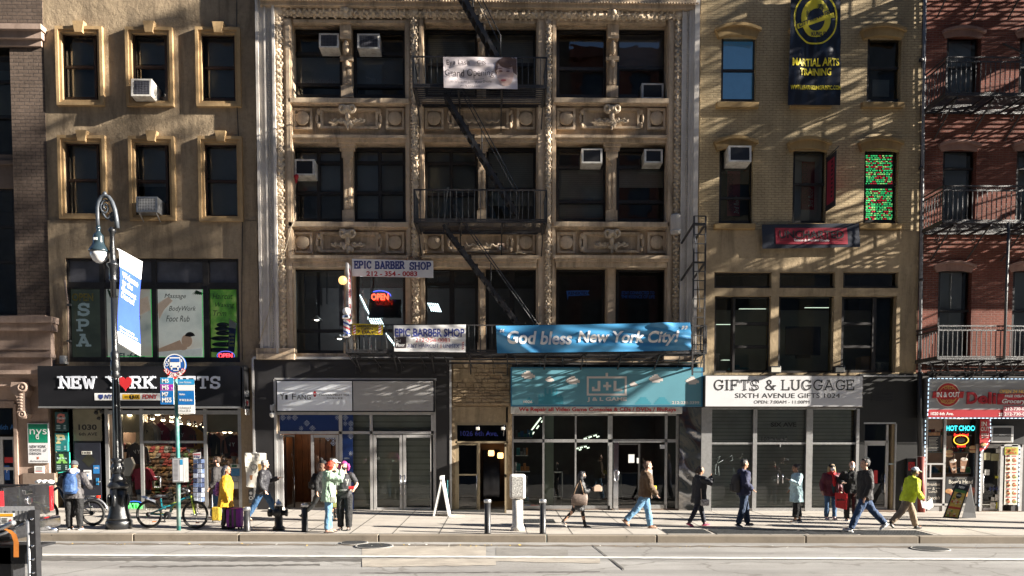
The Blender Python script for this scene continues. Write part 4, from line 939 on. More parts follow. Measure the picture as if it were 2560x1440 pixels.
o.quad((xa,YT+2.6,-.1),(xb,YT+2.6,-.1),(xb,YT+2.6,zt),(xa,YT+2.6,zt));o.quad((xb,YT+.45,-.1),(xb,YT+2.6,-.1),(xb,YT+2.6,zt),(xb,YT+.45,zt));o.quad((xa,YT+.45,-.1),(xa,YT+2.6,-.1),(xa,YT+2.6,zt),(xa,YT+.45,zt))
for k in range(9):o.box(xa+.2+k*.2,YT+2.54,-.1,xa+.215+k*.2,YT+2.6,zt)
o.build('tea_room_wall',M['wood_planks'],B2)
o=MB();o.quad((xa,YT+.3,.03),(xb,YT+.3,.03),(xb,YT+2.6,.03),(xa,YT+2.6,.03));o.build('tea_room_floor',pm('tea_floor',(.20,.09,.04),.5,.2,3),B2)
o=MB();o.pb(702,1087,708,1280,Y2,.08);o.pb(708,1087,735,1092,YT+.7,.05);
d2=leaf(B2,712,1090,736,1278,YT+.75,'glass_clear','frame_brown',3);o.build('door_frame',M['alu_frame'],B2)
o=MB();o.tube([W(736,1190,YT+.6),W(736,1236,YT+.6)],.018,6);o.build('handle',M['chrome'],d2)
l=bpy.data.lights.new('tea_lamp','POINT');l.energy=4;l.color=(1,.75,.5);lo=bpy.data.objects.new('tea_lamp',l);C.objects.link(lo);lo.location=W(760,1075,YT+1.4)
t=thing('shop_sign','wide tea shop sign, left half white with dark lettering, right half blank grey','sign',W(890,1030,YT-.1))
YS=YT-.07
o=MB();o.pb(690,950,1087,1030,YS,.1);o.build('frame',M['black'],t)
o=MB();o.pb(693,953,880,1027,YS-.012,.012,0);o.build('white_panel',pm('tea_white',(.86,.90,.95),.4,.04,2),t)
o=MB();o.pb(883,953,1083,1027,YS-.012,.012,0);o.build('blank_panel',pm('tea_grey',(.40,.395,.39),.5,.08,1.5,dirt=.3,dcol=(.25,.24,.23)),t)
o=MB();yy=YS-.016
ptxt(o,'Y',700,984,711,999,yy,0);ptxt(o,'I',713,987,719,999,yy,0);ptxt(o,'F',730,984,740,999,yy,0);ptxt(o,'ANG',742,987,777,999,yy,0)
ptxt(o,'TAIWAN FRUIT TEA',797,985,873,990,yy,0);
try:ptxt(o,'一芳台灣水果茶',809,993,857,998,yy,0)
except Exception:pass
c=W(787,985,yy);o.disc(c,.045,1,14,.095);c=W(787,985,yy-.003);o.ring(c,.02,.012,2,8);
o.build('lettering',[pm('tea_ink',(.03,.03,.035),.5),pm('seal_red',(.45,.02,.03),.5),M['white']],t)
t=thing('security_camera','white dome security camera on the bracket left of the tea shop sign','camera',W(681,1040,YT-.2))
o=MB();c=W(680,1038,YT-.22);o.ell(c,.075,.075,.075,12);o.lathe(c,[(.08,.0),(.08,.06),(.03,.08)],12);o.build('dome',M['white_dirty'],t);o=MB();o.tube([c+V((0,0,.08)),c+V((0,0,.3)),c+V((.06,.1,.36)),c+V((.1,.25,.34))],.018,6);o.pb(675,1012,684,1026,YT-.16,.1);o.build('bracket',M['alu_frame'],t)
t=thing('poster_stand','off-white hanging poster with fruit drinks on a stand beside the gray haired man','poster',G(640,1296))
yp=YT-.5
a=W(612,1132,yp);b_=W(665,1134,yp);c_=W(668,1222,yp);d_=W(616,1217,yp)
o=MB();n=8;vs=[]
for j in range(n+1):
 for i in range(n+1):
  p=a.lerp(b_,i/n).lerp(d_.lerp(c_,i/n),j/n);p.y-=.03*math.sin(i*1.3+j*.9);vs.append(p)
o.add(vs,[(j*(n+1)+i,(j+1)*(n+1)+i,(j+1)*(n+1)+i+1,j*(n+1)+i+1)for j in range(n)for i in range(n)],0,True);o.build('sheet',pm('poster_cream',(.66,.63,.56),.6,.08,4),t)
o=MB();fn=lambda x,z:(x,yp-.045,z)
x0_,z0_,x1_,z1_=R(630,1136,650,1139,yp);txt(o,'Yi Fang',x0_,z0_,x1_,z1_,yp-.045,0);x0_,z0_,x1_,z1_=R(621,1148,657,1153,yp);txt(o,'Best Ingredients',x0_,z0_,x1_,z1_,yp-.045,0)
o.ring(W(635,1168,yp-.045),.09,.03,0,12);o.add([W(644,1160,yp-.045),W(654,1160,yp-.045),W(652,1178,yp-.045),W(646,1178,yp-.045)],[(3,2,1,0)],1);o.add([W(624,1188,yp-.045),W(632,1188,yp-.045),W(630,1200,yp-.045),W(626,1200,yp-.045)],[(3,2,1,0)],2)
o.build('print',[pm('print_grey',(.12,.12,.11),.6),pm('juice_orange',(.65,.40,.12),.6),pm('juice_brown',(.35,.15,.06),.6)],t)
o=MB();g=G(640,1296);o.tube([W(640,1130,yp+.05),(W(640,1200,yp+.05).x,yp+.05,g.z+.1)],.02,6);o.tube([a,b_],.012,5);o.build('pole',M['alu_frame'],t)
o=MB();o.cbox(g.x-.2,yp-.15,g.z,g.x+.25,yp+.2,g.z+.14,.04);o.build('base',M['white_dirty'],t)
YE=YF-.05
o=MB();o.wall(W(1129,1090,YE).x,-.3,W(1280,1090,YE).x,W(1200,905,YE).z,YE,[R(1138,1016,1270,1292,YE)],.5);o.build('flagstone_wall',M['flagstone'],B2)
o=MB()
random.seed(5)
yy=908
while yy<1012:
 h=random.choice((7,9,12));xx=1131
 while xx<1274:
  w_=random.choice((14,20,27,34));
  o.pcb(xx,yy,min(xx+w_,1275)-.8,min(yy+h,1013)-.8,YE-random.uniform(.02,.075),.06,.012);xx+=w_
 yy+=h
o.build('flagstones',M['flagstone'],B2)
o=MB();o.pb(1134,922,1186,950,YE-.07,.03);o.build('blank_plate',M['tan_plaster'],B2)
o=MB();o.pb(1138,1017,1265,1056,YE+.02,.1);o.build('entrance_panel',M['tan_plaster'],B2)
o=MB()
for r in((1138,1056,1270,1063),(1138,1103,1270,1108),(1138,1063,1143,1284),(1266,1063,1271,1284),(1196,1108,1200,1280)):o.pb(*r,YE+.03,.1)
o.build('entrance_frame',pm('bronze_frame',(.36,.29,.19),.4,.1,5,metal=.4),B2)
o=MB();o.prect(1143,1063,1266,1103,YE+.08);w=o.build('transom',M['glass_dark'],B2)
o=MB();ptxt(o,'1026 6th Ave.',1151,1077,1245,1090,YE+.07,0,bold=.02);o.build('lettering',pm('deep_blue',(.02,.03,.22),.4),w)
M['bronze']=_mc['bronze_frame']
leaf(B2,1143,1109,1196,1280,YE+.05,'glass_dark','bronze',4,1185,1192)
o=MB();p0=W(1266,1195,YE+.02);
for yy_,w_ in((0,.04),(.86,.04)):o.box(p0.x-.06,YE-.05-yy_,W(1266,1281,YE).z,p0.x-.01,YE-.05-yy_-w_,W(1266,1110,YE).z)
for z_ in(1112,1186,1279):zz=W(1266,z_,YE).z;o.box(p0.x-.06,YE-.95,zz-.05,p0.x-.01,YE-.05,zz+.05)
d=o.build('door',M['bronze'],B2,(p0.x,YE,0));o=MB();o.box(p0.x-.04,YE-.9,W(1266,1278,YE).z,p0.x-.03,YE-.08,W(1266,1112,YE).z);o.build('pane',M['glass_dark'],d)
o=MB();xa,xb=W(1196,1190,YE+.5).x,W(1268,1190,YE+.5).x;zt=W(1230,1106,YE).z
o.quad((xa,YE+3,-.1),(xb,YE+3,-.1),(xb,YE+3,zt),(xa,YE+3,zt));o.quad((xa,YE+.5,-.1),(xa,YE+3,-.1),(xa,YE+3,zt),(xa,YE+.5,zt));o.quad((xb,YE+.5,-.1),(xb,YE+3,-.1),(xb,YE+3,zt),(xb,YE+.5,zt));o.build('lobby_wall',pm('lobby_brown',(.10,.06,.035),.6,.2,2),B2)
o=MB();o.pcb(1207,1125,1250,1245,YE+2.9,.05,.02);o.build('lobby_mirror',pm('lobby_glass',(.05,.05,.055),.08,0,metal=.9),B2)
for px,py in((1228,1133),(1251,1139)):
 c=W(px,py,YE+2.6);t=thing('wall_lamp','lit amber wall lamp inside the bronze entrance lobby','lamp',c,'lamps in the entrance lobby');o=MB();o.cbox(c.x-.1,c.y,c.z-.1,c.x+.1,c.y+.15,c.z+.1,.03);o.build('lamp_shade',em('amber_lamp',(1,.55,.2),.9),t);o=MB();o.box(c.x-.12,c.y+.15,c.z-.02,c.x+.12,c.y+.2,c.z+.02);o.build('mount',M['bronze'],t)
for px,lab in((1196,'white bracket camera in front of the blue numbered transom'),(1259,'white jointed camera arm at right of the numbered transom')):
 c=W(px,1070,YE-.1);t=thing('security_camera',lab,'camera',c);o=MB();o.cbox(c.x-.08,c.y-.25,c.z-.07,c.x+.04,c.y+.05,c.z+.03,.02);o.build('body',M['white_dirty'],t);o=MB();o.tube([c,c+V((.02,.1,.1)),c+V((.0,.18,-.25 if px>1200 else .12))],.015,5);o.build('bracket',M['alu_frame'],t)
o=MB();q=G(1240,1287);o.box(W(1140,1285,YE).x,YE-.15,-.3,W(1268,1285,YE).x,YE+3,.03);o.build('doorstep',M['granite'],B2)
YG=YF+.05
o=MB()
for r in((1278,1036,1284,1278),(1356,1036,1361,1270),(1437,1036,1441,1270),(1520,1036,1531,1276),(1662,1036,1668,1276),(1690,1036,1697,1278),(1284,1098,1531,1106),(1531,1098,1690,1106),(1284,1264,1525,1275),(1278,1033,1700,1039),(1600,1262,1664,1272)):o.pb(*r,YG,.1)
gs=o.build('shopfront_frame',M['alu'],B2,W(1490,1280,YG))
o=MB();o.prect(1284,1039,1525,1266,YG+.05);o.prect(1531,1039,1690,1100,YG+.05);o.prect(1600,1106,1690,1266,YG+.05);o.build('pane',M['glass_clear'],gs)
o=MB();o.prect(1361,1039,1384,1266,YG+.3);o.build('pale_column',pm('pale_green_column',(.34,.40,.33),.6,.1,2),gs)
o=MB();o.pb(1278,1272,1705,1292,YG-.02,.3);o.build('plinth',M['granite'],B2)
d=leaf(B2,1536,1107,1600,1272,YG+.02,'glass_dark','frame_dark',5)
o=MB();o.pb(1534,1106,1546,1274,YG-.12,.06);o.tube([W(1536,1178,YG-.2),W(1536,1200,YG-.2),W(1541,1203,YG-.2),W(1546,1200,YG-.2),W(1546,1178,YG-.2),W(1541,1175,YG-.2)],.02,7,closed=True);o.pb(1538,1268,1546,1278,YG-.14,.08);o.build('handle',M['chrome'],d)
o=MB();o.pb(1571,1136,1586,1157,YG-.0,.006,0);o.pb(1592,1145,1597,1158,YG,.006,0);o.pb(1622,1174,1631,1195,YG,.006,0);o.pb(1650,1112,1662,1122,YG,.006,0);o.build('notice',[M['white']],gs)
xa,xb=W(1284,1150,YG).x,W(1698,1150,YG).x;za,zb=-.2,W(1490,1034,YG).z
gr=thing('shop_interior','dim inside of the game shop with shelves, behind its glass front','room',W(1490,1280,YG+2));gr['kind']='structure'
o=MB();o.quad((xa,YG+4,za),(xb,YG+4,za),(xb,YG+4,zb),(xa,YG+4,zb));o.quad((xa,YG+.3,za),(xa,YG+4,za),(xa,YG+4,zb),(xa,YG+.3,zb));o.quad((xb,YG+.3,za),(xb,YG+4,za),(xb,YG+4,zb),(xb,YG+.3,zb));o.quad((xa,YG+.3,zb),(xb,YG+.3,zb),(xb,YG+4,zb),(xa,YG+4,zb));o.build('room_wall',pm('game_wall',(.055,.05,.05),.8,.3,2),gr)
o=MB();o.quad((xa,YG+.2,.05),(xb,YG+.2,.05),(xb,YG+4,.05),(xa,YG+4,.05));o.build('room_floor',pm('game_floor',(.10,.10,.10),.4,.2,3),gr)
for a,b_,c_,d_,n,lab in((1322,1085,1352,1045,5,'slanting rows of lit tubes at left inside the game shop'),(1459,1098,1496,1086,3,'slanting lit tubes at right under the game shop ceiling'),(1440,1122,1470,1115,3,'lit tubes low above the middle of the game shop')):
 p0=W(a,b_,YG+2.2);p1=W(c_,d_,YG+2.2);t=thing('ceiling_lamp',lab,'lamp',p0);o=MB()
 for i in range(n):
  p=p0.lerp(p1,i/n);o.tube([p,p+(p1-p0)*.22],.022,5)
  if i%2==0:o.tube([p+V((.1,0,-.04)),p+V((.1,0,-.04))+(p1-p0)*.2],.022,5)
 o.build('tube',em('green_tube',(.85,1,.75),.5),t);o=MB();o.tube([p0+V((0,.05,.05)),p1+V((0,.05,.05))],.015,4);o.build('rail',M['alu'],t)
random.seed(21)
for k,(a,b_,c_,d_)in enumerate(((1288,1045,1330,1095),(1290,1112,1320,1140),(1290,1150,1325,1180),(1290,1190,1325,1255))):
 t=thing('display_shelf',['shelf of boxed games high at left end of the game shop window','shelf with a blue box at left end of game shop window','shelf with dark game cases at left of game shop window','low shelf with teal figures at left of game shop window'][k],'shelf',W((a+c_)/2,d_,YG+.5))
 o=MB();o.pb(a,d_-2,c_,d_,YG+.4,.3);o.build('board',M['alu'],t)
 o=MB();cols_=[pm('box_orange',(.40,.15,.03),.5),pm('box_blue',(.02,.12,.30),.5),pm('box_grey',(.15,.15,.16),.5),pm('box_teal',(.02,.20,.22),.5)]
 x=a+1
 while x<c_-4:w_=random.uniform(4,9);h_=random.uniform(9,22);o.pcb(x,d_-2-h_,x+w_,d_-2,YG+.45,.12,.008,random.randrange(4));x+=w_+.5
 o.build('game_box',cols_,t)
t=thing('sticker_strip','row of bright cartoon-coloured letter stickers low on game shop window','sticker',W(1325,1272,YG));t['label']='row of blue and red letter stickers low at left of game shop window'
o=MB();ptxt(o,'GAME BOY',1304,1262,1325,1269,YG+.04,0,bold=.03);o.build('blue_letters',pm('sticker_blue',(.05,.18,.55),.4),t);o=MB();ptxt(o,'COLOR',1327,1262,1349,1269,YG+.038,0,bold=.03);o.build('red_letters',pm('sticker_red',(.6,.08,.06),.4),t)
for k,(a,b_,c_,d_)in enumerate(((1383,1180,1407,1243),(1553,1182,1602,1240))):
 t=thing('display_case',['pale framed glass display case behind left of the game shop window','pale framed glass case seen through the game shop door'][k],'display case',W((a+c_)/2,1272,YG+1))
 o=MB();
 for r in((a,b_,a+2,d_),(c_-2,b_,c_,d_),(a,b_,c_,b_+2),(a,d_-2,c_,d_)):o.pb(*r,YG+1,.4)
 o.pb(a+3,d_,a+5,1272,YG+1,.05);o.pb(c_-5,d_,c_-3,1272,YG+1,.05);o.build('frame',M['alu_frame'],t);o=MB();o.prect(a,b_,c_,d_,YG+1.3);o.build('back',M['black_matte'],t)
l=bpy.data.lights.new('game_lamp','POINT');l.energy=5;l.color=(1,.97,.85);lo=bpy.data.objects.new('game_lamp',l);C.objects.link(lo);lo.location=W(1440,1095,YG+.5)
o=MB();x0_,z0_,x1_,z1_=R(1698,1018,1752,1290,YG-.12);n=26;vs=[]
for j in range(n+1):
 for i in range(9):x=x0_+(x1_-x0_)*i/8;z=z0_+(z1_-z0_)*j/n;vs.append((x,YG-.12+.012*math.sin(x*7+z*4)+.008*math.sin(z*9+x*3),z))
o.add(vs,[(j*9+i,j*9+i+1,(j+1)*9+i+1,(j+1)*9+i)for j in range(n)for i in range(8)],0,True);o.build('steel_pier',pm('polished_steel',(.42,.41,.40),.1,.05,2,metal=1),B2)
t=thing('shop_sign','turquoise game shop sign with pale blocky clouds and a game console logo','sign',W(1515,1016,YF-.35))
YS=YF-.42
o=MB();o.pb(1277,918,1757,1016,YS,.4);o.build('frame',pm('sign_blue_edge',(.03,.18,.33),.45,.05),t)
o=MB();o.pb(1280,921,1753,1013,YS-.01,.012);o.build('panel',pm('sign_turquoise',(.12,.31,.385),.42,.06,1.2),t)
o=MB();yy=YS-.014;u=2.6
def cloud(cx,cy,s):
 for r,(a,b_)in enumerate(((-2,2),(-4,3),(-6,5),(-7,7),(-6,7),(-4,4))):o.prect(cx+a*s,cy-8*s/2+r*s*1.35,cx+b_*s,cy-8*s/2+(r+1)*s*1.35,yy,0)
for cx,cy,s in((1320,937,2.5),(1374,948,1.6),(1432,950,2.5),(1584,960,1.5),(1640,946,2.5),(1731,951,2.4)):cloud(cx,cy,s)
for r in((1467,941,1567,946),(1467,984,1567,989),(1467,946,1472,984),(1562,946,1567,984),(1514,932,1520,941)):o.prect(*r,yy,0)
for r in((1494,952,1501,978),(1480,972,1494,978),(1480,967,1486,972)):o.prect(*r,yy,0)
for r in((1508,962,1528,968),(1515,955,1521,962),(1515,968,1521,976)):o.prect(*r,yy,0)
for r in((1534,952,1541,978),(1541,972,1556,978)):o.prect(*r,yy,0)
ptxt(o,'J & L GAME',1468,993,1567,1005,yy,0,bold=.035);ptxt(o,'1026',1309,1001,1331,1008,yy,0,bold=.03);ptxt(o,'212-233-3399',1680,1003,1748,1010,yy,0,bold=.02)
for a,b_,c_,d_ in((1346,992,1408,1011),(1362,984,1392,992),(1361,970,1366,984),(1372,973,1377,984),(1381,970,1386,984),(1390,973,1394,984),(1346,987,1350,992),(1355,987,1358,992),(1400,987,1404,992)):o.prect(a,b_,c_,d_,yy+.001,1)
for cx,w_ in((1323,28),(1608,40),(1655,40)):
 for k in range(4):o.prect(cx-w_/2+k*4,1011-(k+1)*4.5,cx+w_/2-k*4,1011-k*4.5,yy+.0012,1)
o.build('lettering',[pm('sign_pale',(.66,.60,.56),.5,0),pm('sign_deep_teal',(.05,.26,.34),.45,0)],t)
t=thing('shop_sign','thin white strip sign with red repair lettering under the turquoise sign','sign',W(1490,1034,YF-.3))
o=MB();o.pcb(1277,1016,1706,1034,YF-.32,.3,.02);o.build('panel',M['white_dirty'],t)
o=MB();ptxt(o,'We Repair all Video Game Consoles & CDs / DVDs / BluRays',1297,1018.5,1690,1031,YF-.325,0,bold=.03);o.build('lettering',M['red'],t)
xl=W(1747,415,YF).x;xr=W(2301,415,YF).x
B3=thing('tan_building','tan painted brick building with arched window hoods over a rendered second floor','building',V(((xl+xr)/2,YF,0)))
zst=W(2020,578,YF).z
UP=[(1803,90,1890,254),(1988,90,2072,254),(2168,92,2253,254),(1798,372,1882,558),(1982,374,2066,558),(2160,374,2246,558)]
LO=[(1786,680,1929,720),(1949,680,2088,720),(2108,680,2246,720),(1786,740,1926,932),(1946,740,2084,932),(2103,740,2240,932)]
holes=[R(a,b,c,d,YF)for a,b,c,d in UP]
o=MB();o.wall(xl+.02,zst,xr,ZT,YF,holes,.35);o.build('brick_wall',M['brick_tan'],B3)
o=MB();o.wall(xl+.02,-.3,xr,zst,YF-.04,[R(*r,YF-.04)for r in LO]+[R(1752,1016,2146,1300,YF-.04),R(2146,1050,2228,1300,YF-.04)],.4);o.box(xl+.02,YF-.04,zst-.003,xr,YF+.05,zst+.02);o.build('rendered_wall',M['tan_plaster'],B3)
shell(B3,xl+.05,xr-.05,-.3,ZT,[W(2020,310,YF).z,W(2020,620,YF).z])
def hood(b,px0,py0,px1,py1,Y,rise,th,mat,drop=0,dp=.16):
 x0,z0,x1,z1=R(px0,py0,px1,py1,Y);m=(x0+x1)/2;h=(x1-x0)/2;o=MB();n=14;top=[];low=[]
 for i in range(n+1):
  u=-1+2*i/n;k=rise*(1-u*u);top.append((m+h*u,z1-rise+k));low.append((m+h*.84*u,z0+rise*.5*(1-u*u)))
 for i in range(n):o.prism([low[i],low[i+1],top[i+1],top[i]],Y,YF+.01)
 for i in range(n):a,b_=top[i],top[i+1];o.prism([(a[0],a[1]-.09),(b_[0],b_[1]-.09),(b_[0],b_[1]),(a[0],a[1])],Y-.09,Y+.01)
 return o.build('hood',M[mat],b)
M['shade_blue']=pm('blue_film',(.07,.22,.42),.5,.25,1.5,emit=(.07,.22,.42),es=.05)  # faint glow put into the film colour so the pane reads brighter
SHD=[[('shade_blue',0,1)],[('shade',0,1)],[('shade_w',.62,.88,.25,.75)],None,[('shade',0,1)],None]
for i,r in enumerate(UP):
 w=sash(B3,*r,YF+.16,'frame_dark',(.52,.5,.48,.66,.47,.47)[i],.06,'glass',SHD[i])
 hood(B3,r[0]-14 if i<3 else r[0]-12,r[1]-32,r[2]+12,r[1]+3,YF-.16,.16,.4,'hood')
 o=MB();o.pcb(r[0]-11,r[3],r[2]+8,r[3]+14,YF-.15,.25,.02);o.build('sill',M['hood'],B3)
for r in LO[:3]:sash(B3,*r,YF+.12,'frame_dark',None,.05,'glass_dark')
sash(B3,1786,740,1832,932,YF+.14,'frame_dark',None,.05,'glass_clear');sash(B3,1832,740,1926,932,YF+.1,'frame_dark',None,.07,'glass_clear',splits=[.36,.66])
sash(B3,*LO[4],YF+.12,'frame_dark',None,.05,'glass_clear')
sash(B3,2103,740,2186,932,YF+.1,'frame_dark',None,.07,'glass_clear',splits=[.36,.66]);sash(B3,2186,740,2240,932,YF+.14,'frame_dark',None,.05,'glass_clear')
o=MB();o.quad(*[(x,YF+2.6,z)for x,z in((xl,W(0,935,YF).z),(xr,W(0,935,YF).z),(xr,W(0,736,YF).z),(xl,W(0,736,YF).z))]);o.build('office_wall',M['dark_room2'],B3)
for k,(a,b_,c_,d_)in enumerate(((1846,762,1916,773),(1786,804,1832,812),(2010,760,2080,770),(1800,896,1828,901))):
 c=W((a+c_)/2,(b_+d_)/2,YF+1.2);t=thing('ceiling_lamp',['long lit fluorescent lamp behind the upper left office sash','short lit lamp seen in the narrow left office pane','long lit lamp high in the middle office window','low lit lamp in the narrow left office pane near the radiator'][k],'lamp',c)
 p0=W(a,d_,YF+1.0);p1=W(c_,d_,YF+1.0);o=MB();hh=W(a,b_,YF+1.0).z-p0.z;o.add([p0,p1,p1+V((0,.4,hh)),p0+V((.25,.4,hh))],[(0,1,2,3)]);o.build('diffuser',em('office_lamp',(.85,1,.8),.28),t);o=MB();o.add([p0+V((0,0,.02)),p1+V((0,0,.02)),p1+V((0,.42,hh+.03)),p0+V((.25,.42,hh+.03))],[(0,1,2,3)]);o.build('housing',M['alu'],t)
def simple(name,label,cat,parts,at=None,group=None):
 t=thing(name,label,cat,at if at is not None else V(parts[0][1].v[0]),group)
 for n,mb,m in parts:mb.build(n,m,t)
 return t
o=MB();[o.pb(1787+k*4,886,1790+k*4,930,YF+.7,.1)for k in range(3)];p2=MB();p2.pb(1785,884,1800,887,YF+.69,.12);simple('radiator','white column radiator in the left office window corner','radiator',[('column',o,M['white_dirty']),('top_rail',p2,M['white_dirty'])])
o=MB();[o.pb(2194+k*5,908,2197+k*5,930,YF+.7,.1)for k in range(6)];p2=MB();p2.pb(2192,905,2225,908,YF+.69,.12);simple('radiator','low grey radiator in the narrow right office pane','radiator',[('column',o,M['alu']),('top_rail',p2,M['alu'])])
o=MB();o.pcb(1964,816,2052,888,YF+1.2,.08,.02);p2=MB();p2.pb(1990,888,2026,896,YF+1.2,.06);simple('television','large dark screen in the middle office window','television',[('screen',o,pm('screen_navy',(.012,.014,.025),.2,0)),('stand',p2,M['black'])])
o=MB();o.pcb(2152,892,2186,932,YF+.8,.4,.01);p2=MB();p2.pb(2160,890,2180,892,YF+.85,.2);simple('cardboard_box','brown cardboard box on the office floor behind right window','box',[('carton',o,pm('cardboard',(.28,.17,.09),.8,.1,4)),('flap',p2,pm('cardboard',(.28,.17,.09)))])
o=MB();o.pcb(1826,918,1876,934,YF+.8,.4,.06);p2=MB();p2.pcb(1830,912,1850,919,YF+.85,.2,.03);simple('fabric_bundle','teal cloth bundle on the left office window ledge','cloth',[('cloth',o,pm('teal_cloth',(.04,.14,.18),.8,.2,5)),('fold',p2,pm('teal_cloth',(.04,.14,.18)))])
for(a,b_,c_,d_),lab,fl in(((2004,404,2036,524),'pink lettered poster inside the middle arched window of the tan building',1),((1818,428,1850,540),'pink lettered poster low in the left arched window of the tan building',1)):
 t=thing('poster',lab,'poster',W((a+c_)/2,d_,YF+.3));o=MB();o.pb(a,b_,c_,d_,YF+.30,.01);o.build('sheet',pm('tattoo_pink',(.33,.04,.06),.6,.1,4),t)
 o=MB();m_=(a+c_)/2;h=(d_-b_)
 for k in range(9):q=W(a+8+(k%2)*1.5,b_+10+k*h/10.5,YF+.295);o.ring(q,.07,.02,0,8,.05)
 x0_,z0_,x1_,z1_=R(m_+1,b_+h*.55,c_-3,d_-6,YF+.29);n0=len(o.v);txt(o,'3rd floor',z0_,-x1_,z1_,-x0_,YF+.29,1,shear=.2)
 for i in range(n0,len(o.v)):q=o.v[i];o.v[i]=V((-q.z,q.y,q.x))
 o.build('lettering',[pm('tattoo_dark',(.10,.015,.02),.6),M['white_dirty']],t)
t=thing('window_sign','window panel covered in glowing green and red dashes in the right arched window','led sign',W(2198,556,YF+.14));o=MB();random.seed(3)
o2=MB();o2.pb(2164,384,2232,556,YF+.125,.02);o2.build('backing',M['black'],t)
for part,(y0_,y1_)in enumerate(((388,463),(472,554))):
 rows_=int((y1_-y0_)/4.6)
 for r in range(rows_):
  x=2164+random.uniform(0,2);y=y0_+r*4.6
  while x<2229:
   w_=random.uniform(3,6);red_=random.random()<.22;
   if 2190<x<2203 and(abs(y-(y0_+28))<5):red_=True
   o.prect(x,y+(.8 if r%2 else 0),min(x+w_,2231),y+3.1,YF+.12,1 if red_ else(2 if random.random()<.35 else 0));x+=w_+(1.2 if random.random()<.7 else 3.5)
o.build('glowing_letters',[em('led_green',(.05,.62,.18),.20),em('led_red',(.6,.04,.05),.14),em('led_lime',(.34,.75,.22),.20)],t)
YL=YF-.1
o=MB()
for r in((1753,1018,1779,1282),(1882,1022,1892,1280),(2015,1022,2031,1280),(2140,1022,2147,1282)):o.pb(*r,YL,.2)
for r in((1779,1106,2141,1111),(1779,1020,2141,1024),(1779,1270,2141,1281),(1950,1111,1952,1118)):o.pb(*r,YL+.03,.12)
gl=o.build('shopfront_frame',M['alu'],B3,W(1950,1282,YL))
o=MB();o.prect(1779,1022,2141,1272,YL+.09);o.build('pane',M['glass_clear'],gl)
o=MB();o.prect(1775,1020,2126,1282,YL+.17);o.build('roller_shutter',M['shutter'],gl)
o=MB();o.prect(2118,1020,2146,1282,YL+.36);o.build('tiled_return',brick('cream_tile',[(.40,.33,.17),(.36,.29,.14),(.42,.35,.2)],(.15,.1,.05),.16,.5),gl)
o=MB();ptxt(o,'SIX AVE',1927,1056,1991,1067,YL+.08,0,bold=.03);ptxt(o,'1024 6 AV',1904,1092,1970,1103,YL+.08,0);o.build('window_lettering',M['black'],gl)
o=MB()
for px in(1945,1957):o.tube([W(px,1185,YL),W(px,1185,YL-.05),W(px,1208,YL-.05),W(px,1208,YL)],.014,6)
o.build('handle',M['chrome'],gl)
o=MB();pts=lambda*a:[W(x,y,YL+.08)for x,y in a]
for q in(pts((1785,1150),(1800,1140),(1792,1160),(1808,1150)),pts((1790,1160),(1788,1185),(1798,1190),(1796,1165)),pts((1815,1150),(1830,1138),(1832,1150),(1818,1155)),pts((1845,1148),(1855,1140),(1860,1152))):o.tube(q,.008,4)
o.build('scratched_graffiti',pm('etched',(.14,.17,.17),.6),gl)
t=thing('shop_sign','large white gifts and luggage signboard with black lettering','sign',W(1960,1018,YF-.5));YS=YF-.55
o=MB();o.pb(1762,938,2158,1018,YS,.5);o.build('frame',pm('sign_frame_dark',(.10,.09,.08),.5,.1),t)
o=MB();o.pb(1764,940,2156,1016,YS-.01,.012);o.build('panel',pm('sign_white_face',(.66,.66,.68),.42,.06,1.2,dirt=.2,dcol=(.45,.40,.33)),t)
o=MB();yy=YS-.014
pslab(o,'GIFTS',1784,949,1898,976,yy,w=.11,serif=.12);pslab(o,'&',1911,949,1939,976,yy,w=.11);pslab(o,'LUGGAGE',1954,949,2136,976,yy,w=.11,serif=.12)
ptxt(o,'SIXTH AVENUE GIFTS 1024',1838,983,2100,995,yy,0);ptxt(o,'OPEN: 7:00AM - 11:00PM',1885,1001,2024,1009,yy,0)
o.build('lettering',pm('sign_ink',(.015,.015,.017),.5),t)
for px,lab in((1937,'black floodlight on the gift sign, left of the two'),(2097,'black floodlight on the gift sign, right of the two')):
 c=W(px,925,YF-.6);t=thing('flood_light',lab,'floodlight',c);o=MB();o.cbox(c.x-.17,c.y-.1,c.z-.1,c.x+.17,c.y+.12,c.z+.12,.03);o.build('housing',M['black_metal'],t)
 o=MB();o.add([c+V((-.14,-.11,-.07)),c+V((.14,-.11,-.07)),c+V((.14,-.105,.07)),c+V((-.14,-.105,.07))],[(0,1,2,3)]);o.build('lens',pm('flood_lens',(.6,.58,.5),.2,.05),t);o=MB();o.tube([c+V((-.15,.1,0)),c+V((-.22,.3,-.05)),c+V((-.3,.5,-.1))],.015,5);o.pb(px-3,934,px+3,940,YF-.5,.05);o.build('arm',M['black_metal'],t)
YD=YF-.08
o=MB();o.wall(W(2146,1110,YD).x,-.3,W(2300,1110,YD).x,W(2220,934,YD).z,YD,[R(2160,1058,2240,1292,YD)],.4);o.build('black_cladding',pm('black_cladding',(.010,.010,.010),.5,.2,2),B3)
o=MB();o.pb(2158,938,2285,942,YD-.03,.05);o.pb(2160,1056,2240,1060,YD-.01,.1);o.pb(2236,1060,2240,1284,YD-.01,.1);o.build('trim',M['alu'],B3)
o=MB();[o.pb(2180,984+k*3.4,2234,986+k*3.4,YD-.02,.03)for k in range(6)];o.build('vent',M['black_metal'],B3)
o=MB();o.prect(2162,1062,2216,1102,YD+.1);o.build('transom',M['glass_dark'],B3);o=MB();o.pb(2160,1102,2222,1107,YD+.06,.1);o.pb(2216,1062,2221,1107,YD+.06,.1);o.build('door_frame',M['alu_frame'],B3)
